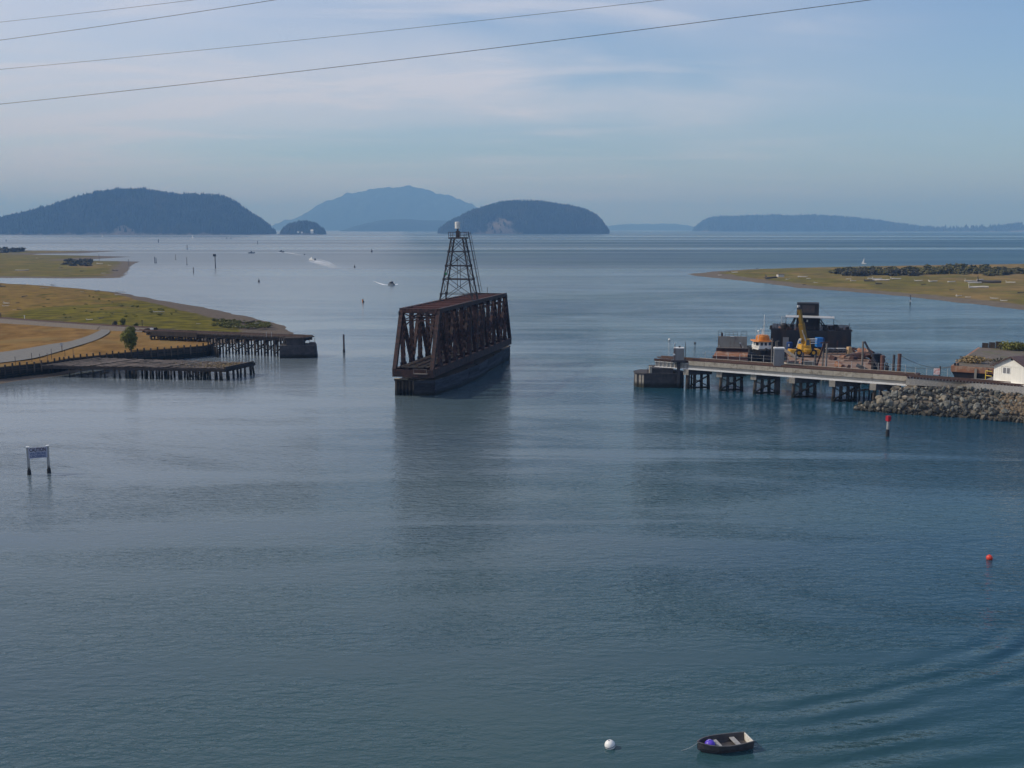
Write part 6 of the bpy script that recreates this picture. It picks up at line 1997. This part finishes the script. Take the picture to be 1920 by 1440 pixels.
def rusty_barge():
    a = aty(1783, 686, 175.2); b = aty(1866, 690, 172.0)
    d = (b - a); d.z = 0; L = d.length; rz = math.atan2(d.y, d.x)
    root = empty("overgrown_barge", (a.x, a.y, 0), rz, "old rust-orange barge with raked black bow and weeds growing on deck behind the white house", "barge")
    z = a.z
    far = at(1912, 655, z); inv = Matrix.Rotation(-rz, 3, 'Z')
    f = inv @ Vector((far.x - a.x, far.y - a.y, 0))
    W = max(14, f.y)
    L2 = L + 7
    top = [(0, 0), (L2, -.2), (f.x + 8, W), (f.x - 7.2, W)]
    MB().prism([(.0, .0), (L2, -.2), (f.x + 8, W), (f.x - 7.2, W)], z - .95, z, top).build("rim", MT['rust'], root)
    MB().prism([(1.9, .25), (L2, .1), (f.x + 8, W), (f.x - 5.4, W)], -.8, z - .95, [(.15, .15), (L2, .0), (f.x + 8, W), (f.x - 7.1, W)]).build("hull", MT['black'], root)
    MB().prism([(.3, .3), (L2, .2), (f.x + 7.6, W - .4), (f.x - 6.8, W - .4)], z - .02, z + .05).build("deck", M("silted_deck", (0.150, 0.118, 0.092), (0.095, 0.080, 0.062), scale=.8, detail=8, c3=(0.10, 0.095, 0.045), scale3=.35, bump=.05), root)
    for x in (L * .57,): MB().box((x, -.12, z - 1.15), (.36, .2, 1.9)).build("rubbing_post", MT['concrete'], root)
    for x in (L * .86, L * .98): MB().box((x, -.14, z - .8), (.22, .2, 1.3)).build("rubbing_post", MT['rustdark'], root)
    for x in (.55, 1.0): MB().tube((x, .6, z), (x, .6, z + .45), .17).build("bitt", MT['black'], root)
    # bulwark of old planks on the far side
    g = [(f.x - 6.5, W - .8), (f.x + 7.5, W - .6)]
    for k in range(12):
        t = k / 12; x = g[0][0] + (g[1][0] - g[0][0]) * t
        MB().box((x + .58, W - .8, z + .5 + .1 * (k % 3) * .5), (1.1, .25, 1.0 + .25 * (k % 3))).build("bulwark_timber", MT['creosote'], root)
    for k in range(10): MB().tube((1.0 + k * .9, 7.2 + k * .15, z), (1.0 + k * .9, 7.2 + k * .15, z + .6 + .3 * ((k * 7) % 3)), .2).build("bitt", MT['creosote'], root) if k in (0,) else None
    me = leaf_mesh("weeds", 3.4, .8, 1100, .28, 91, MT['straw'], 9, .5, .5); w = add_mesh("weeds", me, root, (3.2, 5.2, z)); w['kind'] = 'stuff'; w['label'] = "dry yellow weeds along the barge deck"
    me = leaf_mesh("bush", 3.2, 1.0, 1500, .26, 92, MT['leaf'], 9, .8, .6); add_mesh("bush", me, root, (7.6, W - 2.6, z))['label'] = "low green bush growing on the barge deck"
    me = leaf_mesh("bush", 6.4, .7, 2400, .28, 93, MT['leafgrey'], 14, .35, .75); add_mesh("bush", me, root, (9.5, 6.2, z))['label'] = "spreading grey weeds on the barge deck"
    me = leaf_mesh("bush", 6.0, .9, 2200, .28, 94, MT['leafdark'], 12, .6, .5); add_mesh("bush", me, root, (10.0, W - 1.2, z))['label'] = "dark scrub against the far bulwark"


rusty_barge()
p = at(1756, 703.5, 4.4)
o = empty("yard_sign", p, -.3, "faded pink and white notice board beside the track at the embankment", "sign")
MB().box((0, 0, .55), (.85, .05, .95)).build("board", M("faded_pink_white", (0.78, 0.66, 0.62), (0.62, 0.26, 0.22), scale=3, lo=.45, hi=.6), o)
for x in (-.35, .35): MB().tube((x, .06, -.2), (x, .06, 1.0), .04, n=6).build("leg", MT['rustdark'], o)
for k, px in enumerate((1697, 1716, 1737, 1776)):
    o = empty("fence_post", at(px, 704 + (px - 1697) * .045, 4.45), 0, ("thin pale fence post right beside the thick brown pile", "thin pale fence post in the gap under the sagging ropes", "thin pale fence post left of the pink and white board", "thin pale fence post between the pink board and rusty barge")[k], "post", "fence posts behind the track")
    MB().tube((0, 0, -.3), (0, 0, 1.25), .03, n=6).build("pole", MT['galv'], o); MB().box((0, 0, 1.25), (.09, .09, .05)).build("cap", MT['galv'], o)


def house():
    c = at(1862, 714, 4.36)
    e = at(1920, 722, 4.36)
    g = (e - c); g.z = 0; g.normalize()
    rz = math.atan2(g.y, g.x)
    root = empty("house", c, rz, "cream white boarded house with brown gable roof behind the railway line", "house")
    Wd, Dp = 5.5, 9.0
    he = aty(1862, 683.5, c.y).z - c.z
    hr = he + 1.42
    # body (local: x along the gable, y away)
    MB().prism([(.1, .08), (Wd - .1, .08), (Wd - .1, Dp), (.1, Dp)], -.4, he - .05).build("wall", MT['houseboard'], root)
    MB().slab([(.1, .08, he - .05), (Wd - .1, .08, he - .05), (Wd / 2, .08, hr - .15)], .08).build("gable", MT['houseboard'], root)
    n = 18; bw = Wd / n
    win = (1.42, 2.55, 1.28, 2.12)   # x0 x1 z0 z1
    for k in range(n):
        x0, x1 = k * bw, (k + 1) * bw - .018
        t0 = he + (hr - he) * (1 - abs(x0 - Wd / 2) / (Wd / 2)); t1 = he + (hr - he) * (1 - abs(x1 - Wd / 2) / (Wd / 2))
        pc = [(0, None)] if not (x1 > win[0] and x0 < win[1]) else [(0, win[2] - .08), (win[3] + .08, None)]
        for lo, hi in pc:
            a, b = (t0, t1) if hi is None else (hi, hi)
            q = [(x0, .02, lo), (x1, .02, lo), (x1, .02, b), (x0, .02, a)]
            mb = MB(); mb.add(q + [(p[0], .075, p[2]) for p in q], [(0, 1, 2, 3), (7, 6, 5, 4), (0, 4, 5, 1), (1, 5, 6, 2), (2, 6, 7, 3), (3, 7, 4, 0)])
            fix_normals(mb.build("siding_board", MT['houseboard'], root))
    w = MB().box(((win[0] + win[1]) / 2, .06, (win[2] + win[3]) / 2), (win[1] - win[0] + .10, .04, win[3] - win[2] + .10)).build("window", MT['trim'], root)
    mid = (win[0] + win[1]) / 2
    MB().box(((win[0] + mid) / 2 - .01, .028, (win[2] + win[3]) / 2), (mid - win[0] - .10, .02, win[3] - win[2] - .06)).build("pane", MT['grey'], w)
    MB().box(((win[1] + mid) / 2 + .01, .028, (win[2] + win[3]) / 2), (mid - win[0] - .10, .02, win[3] - win[2] - .06)).build("pane", MT['grey'], w)
    # roof with overhang, in courses
    ov = .38; sl = (hr - he) / (Wd / 2)
    for s in (-1, 1):
        e0 = Vector((Wd / 2 + s * (Wd / 2 + ov), 0, he - ov * sl)); r0 = Vector((Wd / 2, 0, hr))
        m = 8
        for k in range(m):
            a = e0.lerp(r0, k / m); b = e0.lerp(r0, (k + 1) / m)
            q = [(a.x, -ov, a.z + .05), (b.x, -ov, b.z + .035), (b.x, Dp + ov, b.z + .035), (a.x, Dp + ov, a.z + .05)]
            if s > 0: q = q[::-1]
            MB().slab(q, -.09 if s < 0 else -.09).build("shingle_course", MT['roof'], root)
        MB().beam((e0.x, -ov + .03, e0.z - .02), (r0.x, -ov + .03, r0.z - .02), .06, .16, up=(0, 0, 1)).build("barge_board", MT['roof'], root)
    MB().box((Wd / 2, -.02, hr - .38), (.26, .08, .26)).build("gable_vent", MT['black'], root)
    MB().box((Wd / 2, -.1, -.16), (Wd + .6, .5, .32)).build("plinth", MT['flange'], root)
    rl = empty("handrail", c + Vector((-.1, .3, 0)), rz, "yellow pipe handrail beside the corner of the white house", "handrail")
    for x in (-1.0,): MB().tube((x, 0, -.1), (x, 0, 1.35), .05).build("post", MT['yrail'], rl)
    for z in (.62, 1.3): MB().tube((-1.0, 0, z), (.0, 0, z), .045).build("rail", MT['yrail'], rl)


house()
p = at(1895, 721.5, 4.38)
pad = MB().prism([(0, 0), (9, -6.2), (10.2, -4.6), (1.0, 1.6)], -.1, .06).build("pavement", MT['flange'], None, at(1868, 717.0, 4.38) + Vector((-.6, -.2, 0))); pad['kind'] = 'structure'


# ------------------------------------------------------------------ signs, buoys, boats on the water
def text_mesh(body, size, extrude=.012):
    cu = bpy.data.curves.new("t", 'FONT'); cu.body = body; cu.size = size; cu.align_x = 'CENTER'; cu.align_y = 'CENTER'; cu.extrude = extrude
    cu.offset = size * .018
    o = bpy.data.objects.new("t", cu); COL.objects.link(o)
    dg = bpy.context.evaluated_depsgraph_get(); dg.update()
    me = bpy.data.meshes.new_from_object(o.evaluated_get(dg))
    bpy.data.objects.remove(o); bpy.data.curves.remove(cu)
    return me


def caution_sign():
    a = at(55, 890); b = at(92, 887)
    d = b - a; L = d.length; rz = math.atan2(d.y, d.x)
    root = empty("water_sign", (a.x, a.y, 0), rz, "white caution waterline crossing sign on two posts standing in the water", "sign")
    h = 3.25
    for x in (0, L):
        MB().box((x, .0, .95), (.27, .27, 4.0)).build("post", MT['whitepost'], root)
        MB().box((x, 0, 3.0), (.30, .30, .08)).build("post_cap", MT['trim'], root)
        MB().lathe([(.12, -.7), (.20, -.4), (.21, .1), (.19, .45), (.15, .55)], (x, 0, 0), 10).build("barnacle_collar", MT['rubber'], root)
    bd = MB().box((L / 2, -.16, 2.34), (L - .10, .05, 1.16)).build("board", MT['signwhite'], root)
    W = L - .35
    for (txt, z, size, mat) in (("CAUTION", 2.66, .50, 'signdark'), ("WATERLINE", 2.25, .30, 'signblue'), ("CROSSING", 1.95, .30, 'signblue')):
        me = text_mesh(txt, size); me.materials.append(MT[mat])
        o = add_mesh("lettering", me, bd, (L / 2, -.19, z)); o.rotation_euler = (math.radians(90), 0, 0)
        wx = max(v.co.x for v in me.vertices) - min(v.co.x for v in me.vertices); o.scale = (W / wx, 1.12, 1)
    return root


caution_sign()
p = at(1664, 818)
o = empty("channel_marker", p, 0, "white pile with red square daymark standing in front of the riprap", "marker")
MB().tube((0, 0, -1.5), (0, 0, 1.95), .19, .17, 14).build("pile", MT['whitepost'], o)
mb = MB()
for k in range(4):
    a = k * math.pi / 2 + .5; mb.box((.22 * math.sin(a), -.22 * math.cos(a), 2.3), (.48, .04, .62), a)
o2 = mb.build("daymark", MT['red'], o)
MB().tube((0, 0, 1.9), (0, 0, 2.62), .2, .2, 10).build("core", MT['red'], o)
MB().lathe([(.19, -.8), (.24, -.3), (.24, .3), (.185, .9)], (0, 0, 0), 14).build("weed_collar", MT['rubber'], o)
# far channel piles
for k, (px, py, top, rad, lab) in enumerate([(645, 661, 627, .22, "tall dark lone pile between the trestle pier and the swing bridge"), (290.5, 493.5, 481.5, .3, "dark pile, left of a close pair, off the far left flat"), (293, 493.5, 483, .25, "shorter dark pile, right of a close pair, off the far left flat"), (329.5, 487, 477, .22, "thin pale pile right of the close pair"),
                                              (350.5, 497, 482, .25, "thin tall pale pile near the middle of the pile group"), (363, 511.5, 501, .25, "thin dark pile nearest to the near marsh"), (351, 467.5, 459.5, .5, "distant dark pile beyond the others"), (297, 455, 448.5, .8, "small distant dark post off the left island"), (11.5, 452.5, 449, .9, "tiny distant post at the far left"), (1706.5, 571, 553, .17, "thin dark pile close to the spit's inner shore"), (483, 457.5, 451.5, .6, "thin distant pile left of the tiny island"), (186, 489, 477, .15, "hair-thin stake beside the far left flat"), (241.5, 498, 486, .15, "hair-thin stake at the end of the far left flat")]):
    b = at(px, py); t = aty(px, top, b.y)
    o = empty("channel_pile", b, 0, lab, "pile", "piles standing out in the bay")
    MB().tube((0, 0, -1), (0, 0, t.z), rad, rad * .85, n=8).build("shaft", MT['darkpipe'] if 'pale' not in lab else MT['greypost'], o)
    MB().tube((0, 0, -.5), (0, 0, .6), rad * 1.25, rad * 1.15, n=8).build("weed_collar", MT['rubber'], o)
    if px == 1706.5: MB().box((0, -.2, t.z - 2.0), (.42, .05, .6)).build("number_board", MT['white'], o)
b = at(404, 503.5); o = empty("channel_pile", b, 0, "dark pile with a bulky nest box on top off the left marsh", "pile", "piles standing out in the bay")
MB().tube((0, 0, -1), (0, 0, 8.0), .35, .3, 8).build("shaft", MT['darkpipe'], o); MB().box((-.3, 0, 8.6), (2.1, 1.8, 1.5), .3, .8).build("nest_box", MT['black'], o)


def ball_buoy(px, py, r, mats, label, zc=.25, band=True):
    p = at(px, py)
    o = empty("mooring_buoy", p, 0, label, "buoy")
    MB().ball((0, 0, r * zc), r, 24, 16).build("float", mats[0], o, smooth=True)
    if band: MB().lathe([(r * .985, -.06 * r), (r * 1.012, -.05 * r), (r * 1.012, .05 * r), (r * .985, .06 * r)], (0, 0, r * zc + .02), 24).build("band", mats[1], o)
    MB().tube((0, 0, r * (zc + .97)), (0, 0, r * (zc + 1.12)), r * .10).build("eye", mats[1] if band else mats[0], o)
    return o


bo = ball_buoy(1144.5, 1401, .275, (MT['white'], MT['bluestripe']), "white ball mooring buoy with a blue band near the moored dinghy", .45)
bo.rotation_euler = (.15, -.22, 0)
ball_buoy(1855, 1049, .25, (MT['redfloat'], MT['redfloat']), "bright red ball float alone on the right", .55, False)
ball_buoy(1255, 638, .28, (MT['white'], MT['darkpipe']), "tiny white float beyond the girder bridge", .5, False)
ball_buoy(1303, 644, .25, (MT['darkpipe'], MT['darkpipe']), "tiny dark float in the bay beyond the grey bulkhead barge", .5, False)
p = at(680.5, 567); o = empty("can_buoy", p, 0, "small orange and black can buoy left of the swing bridge", "buoy")
MB().tube((-.12, 0, -.3), (-.12, 0, 1.15), .20, .18, 10).build("body", MT['orange'], o); MB().tube((.22, 0, -.3), (.22, 0, .6), .24, .2, 10).build("float", MT['rubber'], o); MB().tube((.15, 0, .5), (.15, 0, 1.3), .07).build("staff", MT['rubber'], o)
for k, (px, py, h, r, lab) in enumerate([(697, 473, 3.4, 1.0, "dark nun buoy far out above the powerboats"), (665, 502, 1.8, .5, "small dark buoy between two powerboats"), (485.5, 529, 1.6, .45, "small dark buoy in the bay off the near marsh"), (571, 478, 1.2, .5, "tiny dark float left of the white powerboat"), (425, 447.5, 4.0, 1.6, "tiny dark boat-like buoy close to the left island"), (433, 447.5, 4.0, 1.4, "tiny dark buoy right of its twin near the left island")]):
    p = at(px, py); o = empty("channel_buoy", p, 0, lab, "buoy", "channel buoys far out")
    MB().lathe([(.01, -.3), (r, -.3), (r, h * .4), (r * .4, h * .8), (.01, h)], (0, 0, 0), 10).build("body", MT['darkpipe'], o); MB().tube((0, 0, h * .9), (0, 0, h * 1.2), r * .2).build("topmark", MT['rubber'], o)


def dinghy():
    B = at(1308, 1394, .45); s1 = at(1415, 1388, .47); s2 = at(1396.5, 1373, .47)
    St = (s1 + s2) / 2
    d = B - St; d.z = 0; L = d.length; rz = math.atan2(d.y, d.x)
    root = empty("dinghy", (St.x, St.y, 0), rz, "dark open dinghy with white transom inside moored by its bow", "dinghy")
    # local x from the stern (0) to the bow (L)
    st = [0, .12, .3, .5, .68, .82, .92, 1.0]
    hw = [.50, .56, .62, .64, .58, .43, .24, .03]
    bw = [.36, .40, .44, .44, .37, .25, .12, .01]
    ztop = [.44, .43, .42, .42, .44, .47, .50, .53]
    zbot = [-.10, -.12, -.13, -.13, -.11, -.05, .02, .14]
    vs = []; fs = []
    for t, a, b, z1, z0 in zip(st, hw, bw, ztop, zbot):
        x = t * L
        vs += [(x, a, z1), (x, a * .92, z1 * .45), (x, b, z0), (x, -b, z0), (x, -a * .92, z1 * .45), (x, -a, z1)]
    for i in range(len(st) - 1):
        for k in range(5):
            p = i * 6 + k; fs.append((p, p + 1, p + 7, p + 6))
    n = len(vs)
    # inner skin
    vi = []
    for t, a, b, z1, z0 in zip(st, hw, bw, ztop, zbot):
        x = min(t * L, L - .05); q = .04
        vi += [(x, max(a - q, .005), z1), (x, max(a * .92 - q, .005), z1 * .45), (x, max(b - q, .004), z0 + .06), (x, -max(b - q, .004), z0 + .06), (x, -max(a * .92 - q, .005), z1 * .45), (x, -max(a - q, .005), z1)]
    for i in range(len(st) - 1):
        for k in range(5):
            p = n + i * 6 + k; fs.append((p + 6, p + 7, p + 1, p))
    mb = MB(); mb.add(vs + vi, fs)
    mb.build("hull", MT['dinghy'], root)
    mb = MB()
    for s in (0, 5):
        for i in range(len(st) - 1):
            a, b = Vector(vs[i * 6 + s]), Vector(vs[(i + 1) * 6 + s]); mb.beam(a + Vector((0, 0, .01)), b + Vector((0, 0, .01)), .06, .04)
    mb.build("gunwale", M("grey_gunwale", (.10, .095, .095), (.07, .066, .066), rough=.6), root)
    MB().slab([(.02, .49, .45), (.02, -.49, .45), (.02, -.36, -.09), (.02, .36, -.09)], .05).build("transom", MT['transom'], root)
    MB().prism([(.62, -.55), (.88, -.56), (.88, .56), (.62, .55)], .24, .28).build("bench", MT['bench'], root)
    MB().prism([(1.62, -.52), (1.86, -.49), (1.86, .49), (1.62, .52)], .24, .28).build("bench", MT['bench'], root)
    for x in (.64, 1.64): MB().box((x + .02, 0, .15), (.03, .9, .18)).build("bench_support", MT['bench'], root)
    fl_ = [(t * L - (.06 if t == 1 else 0), max(b + (a - b) * .42 - .035, .004)) for t, a, b in zip(st, hw, bw)][:-1]
    MB().prism([(x, y) for x, y in fl_] + [(x, -y) for x, y in fl_[::-1]], .045, .075).build("floor_board", MT['dinghy'], root)
    # things aboard
    M3 = Matrix.Rotation(rz, 3, 'Z')

    def W(x, y, z): return Vector((St.x, St.y, 0)) + M3 @ Vector((x, y, z))
    o = empty("purple_jug", W(2.20, .02, .07), rz, "glossy purple jug with a handle in the dinghy's bow", "jug")
    MB().ball((0, 0, .24), .27, 18, 12, .95).build("body", MT['purple'], o, smooth=True)
    mb = MB()
    for k in range(8):
        a, b = math.pi * k / 8, math.pi * (k + 1) / 8
        mb.tube((.02 + .10 * math.cos(a), 0, .42 + .10 * math.sin(a)), (.02 + .10 * math.cos(b), 0, .42 + .10 * math.sin(b)), .022, n=6)
    mb.build("handle", M("pale_purple", (.45, .40, .70), (.40, .36, .62), rough=.4), o)
    o = empty("red_cushion", W(1.96, .26, .08), rz + .2, "small red cushion beside the purple jug in the dinghy", "cushion")
    MB().ball((0, 0, .10), .19, 12, 8, .5).build("pad", MT['redfloat'], o); MB().box((0, 0, .12), (.3, .03, .03)).build("strap", MT['rubber'], o)
    o = empty("grey_can", W(1.97, -.20, .08), rz, "small grey can behind the purple jug in the dinghy", "can")
    MB().tube((0, 0, 0), (0, 0, .30), .09, .09, 12).build("body", MT['galv'], o); MB().tube((0, 0, .3), (0, 0, .34), .05, .05, 10).build("lid", MT['rubber'], o)
    q = W(L - .02, 0, .50)
    rope("mooring_line", q, at(1268, 1408, -.05), .12, .013, MT['paleline'], "pale mooring line from the dinghy's bow into the water")


dinghy()


def foam_mat():
    m = bpy.data.materials.new("white_foam"); m.use_nodes = True
    nt = m.node_tree; N, L = nt.nodes, nt.links
    b = N["Principled BSDF"]; b.inputs["Base Color"].default_value = (.72, .75, .78, 1); b.inputs["Roughness"].default_value = .8
    a = N.new("ShaderNodeAttribute"); a.attribute_name = "dens"
    geo = N.new("ShaderNodeNewGeometry"); n = N.new("ShaderNodeTexNoise"); n.inputs["Scale"].default_value = .8; n.inputs["Detail"].default_value = 6
    L.new(geo.outputs["Position"], n.inputs["Vector"])
    s = N.new("ShaderNodeMath"); s.operation = 'MULTIPLY_ADD'; L.new(a.outputs["Fac"], s.inputs[0]); s.inputs[1].default_value = 1.0; 
    sub = N.new("ShaderNodeMath"); sub.operation = 'SUBTRACT'; L.new(n.outputs["Fac"], sub.inputs[0]); sub.inputs[1].default_value = .62
    L.new(sub.outputs[0], s.inputs[2])
    r = N.new("ShaderNodeMapRange"); r.inputs[1].default_value = 0.0; r.inputs[2].default_value = .5; L.new(s.outputs[0], r.inputs[0])
    L.new(r.outputs[0], b.inputs["Alpha"])
    return m


FOAM = foam_mat()


def wake(name, strips, label):
    """strips: list of (list of (px, py), width_m, density0, density1)"""
    vs = []; fs = []; den = []
    for k, (line, w0, w1, d0, d1) in enumerate(strips):
        P = [at(x, y, .03 + .004 * k) for x, y in spline(line, 6)]
        for i, p in enumerate(P):
            t = i / (len(P) - 1); w = w0 + (w1 - w0) * t
            nn = Vector((0, 1, 0)) if abs((P[-1] - P[0]).x) > abs((P[-1] - P[0]).y) * .4 else Vector((1, 0, 0))
            n0 = len(vs)
            for q in (-1, -.4, .4, 1): vs.append(p + nn * (w * .5 * q)); den.append((d0 + (d1 - d0) * t) * (0.15 if abs(q) == 1 else 1))
            if i:
                for j in range(3): fs.append((n0 - 4 + j, n0 - 3 + j, n0 + 1 + j, n0 + j))
    me = bpy.data.meshes.new(name); me.from_pydata([tuple(v) for v in vs], [], fs); me.materials.append(FOAM)
    at_ = me.attributes.new("dens", 'FLOAT', 'POINT'); at_.data.foreach_set("value", den); me.update()
    o = add_mesh(name, me); o['kind'] = 'stuff'; o['label'] = label; o['category'] = 'wake'
    return o


def powerboat(px, py, L, head, hullm, topm, label, person=True):
    p = at(px, py)
    root = empty("powerboat", p, head, label, "boat", "powerboats crossing the bay")
    hw = L * .18
    def sec(z, s): return [(-L / 2, -hw * s), (L * .15, -hw * s), (L * .38, -hw * .6 * s), (L / 2 * (1 if s > .9 else .93), 0), (L * .38, hw * .6 * s), (L * .15, hw * s), (-L / 2, hw * s)]
    MB().prism(sec(0, .82), -.2, L * .16, sec(1, 1)).build("hull", hullm, root)
    MB().prism([(-L * .12, -hw * .8), (L * .14, -hw * .7), (L * .14, hw * .7), (-L * .12, hw * .8)], L * .16, L * .34, [(-L * .12, -hw * .75), (L * .02, -hw * .6), (L * .02, hw * .6), (-L * .12, hw * .75)]).build("cabin", topm, root)
    MB().slab([(L * .135, -hw * .6, L * .18), (L * .135, hw * .6, L * .18), (L * .03, hw * .5, L * .32), (L * .03, -hw * .5, L * .32)], .04).build("windscreen", MT['glass'], root)
    MB().box((-L * .53, 0, L * .13), (L * .07, L * .08, L * .2)).build("outboard_motor", MT['rubber'], root)
    MB().tube((-L * .1, 0, L * .34), (-L * .1, 0, L * .5), .05).build("mast", MT['galv'], root)
    return root


powerboat(735, 535, 5.2, math.radians(-60), MT['bluegrey'], MT['black'], "nearest powerboat, dark hulled, throwing white wash left of the lattice tower")
powerboat(585, 488, 7.5, math.radians(140), MT['white'], MT['white'], "white cabin powerboat trailing a broad wake in the middle of the bay")
powerboat(471, 475, 6.5, math.radians(200), MT['bluegrey'], MT['black'], "dark powerboat farthest left with a flat white wash")
powerboat(527, 473, 6.5, math.radians(160), MT['bluegrey'], MT['black'], "small dark powerboat between the left one and the white one")
wake("wash", [([(733, 534.5), (722, 534), (712, 531.5), (700, 527)], 2.6, 1.6, 1.1, .25), ([(737, 534), (743, 533.5), (746, 532)], 2.2, 1.2, .8, .3), ([(738, 533), (736, 529), (730, 527)], 2.0, 1.5, .4, .2)], "white wash of the nearest dark powerboat")
wake("wash", [([(578, 489), (588, 487.5), (600, 487.5), (612, 490), (626, 495)], 6, 5, 1.1, .25), ([(580, 490), (592, 492), (610, 497), (632, 503)], 5, 12, .45, .2), ([(590, 488.5), (605, 492), (622, 498)], 6, 18, .5, .2)], "broad fanning wake of the white cabin powerboat")
wake("wash", [([(454, 474.5), (465, 474.5), (480, 475)], 5, 4, .9, .5), ([(480, 475), (495, 476.5), (512, 479)], 4, 4, .4, .15)], "flat white wash of the far left powerboat")
wake("wash", [([(523, 473.5), (530, 473), (545, 474.5), (565, 479)], 6, 5, .9, .2)], "thin wash of the small dark powerboat")
wake("wash", [([(342, 450.5), (352, 450.3), (364, 450)], 9, 9, .7, .7), ([(343, 451), (348, 451)], 9, 9, 1, 1)], "thin white wash near the left island's shore")


def sail(px, py, h, label):
    p = at(px, py); o = empty("sailboat", p, R.uniform(-.5, .5), label, "sailboat", "white boats along the far shores")
    MB().prism([(-h * .35, -h * .1), (h * .25, -h * .1), (h * .4, 0), (h * .25, h * .1), (-h * .35, h * .1)], -.2, h * .16).build("hull", MT['white'], o)
    MB().slab([(0, 0, h * .2), (-h * .33, .02, h * .2), (0, 0, h)], .06).build("sail", MT['white'], o)
    MB().tube((.02, 0, 0), (.02, 0, h * 1.03), h * .012, n=5).build("mast", MT['galv'], o)


sail(361.5, 446.5, 10, "tiny white sailboat in front of the right part of the left island")
sail(192, 443.5, 7, "tiny white boat under the cliffs of the left island")
sail(1620, 495, 4.5, "tiny white sailboat beyond the scrub of the sand spit")


def far_house(px, py, D, w, label, roofm='roof', h=None, name="far_house"):
    p = aty(px, py, D); h = h or w * .6
    o = empty(name, p, R.uniform(-.3, .3), label, "house", "white buildings on the islands")
    MB().box((0, 0, h * .3), (w, w * .8, h * 1.2)).build("wall", MT['white'], o)
    MB().prism([(-w * .55, -w * .45), (w * .55, -w * .45), (w * .55, w * .45), (-w * .55, w * .45)], h * .9, h * 1.5, [(-w * .5, -.1), (w * .5, -.1), (w * .5, .1), (-w * .5, .1)]).build("roof", MT[roofm], o)


far_house(155, 428.5, 4320, 9, "white house low on the left part of the left island", h=8)
far_house(229, 382.5, 4560, 8, "white house high on the left island's summit slope")
far_house(228.5, 418.5, 4400, 7, "white house halfway down above the cliffs")
far_house(241, 421, 4400, 7, "second white house just right of the halfway one")
far_house(559, 436.5, 4470, 8, "low white shed on the tiny island's pier", 'galv')
far_house(566, 437, 4470, 7, "smaller white shed right of the low shed on the tiny island", 'galv')
far_house(585, 436.5, 4470, 11, "white pointed building on the tiny island", 'white', 9)
a, b = at(512, 440.2), at(598, 439.8)
o = empty("island_dock", (a.x, 4440, 0), 0, "long low dark dock in front of the tiny island", "dock")
MB().box(((b.x - a.x) / 2, 0, 1.5), (b.x - a.x, 10, 3.0)).build("deck", MT['darkpipe'], o)
for k in range(3): MB().box((10 + k * 18, 0, 4.5), (4, 4, 5)).build("dolphin", MT['rustdark'], o)


# ------------------------------------------------------------------ power lines overhead
def power_line(pl, pr, sag, r, label):
    rope("power_line", pl, pr, sag, r, MT['wire'], label, "power line")["group"] = "overhead power lines"


def wpt(px, py, dist):
    d = ray(px, py); return Vector((0, 0, CAM_H)) + d * dist


power_line(wpt(-260, 221, 175), wpt(2160, -72, 118), .9, .040, "lowest power line crossing the whole sky")
power_line(wpt(-260, 153, 175), wpt(1760, -62, 128), .7, .028, "second lowest thin power line across the sky")
power_line(wpt(-260, 108, 170), wpt(960, -74, 130), .6, .036, "second highest thicker power line at the upper left")
power_line(wpt(-260, 68, 170), wpt(860, -64, 135), .4, .026, "highest thin power line at the upper left corner")
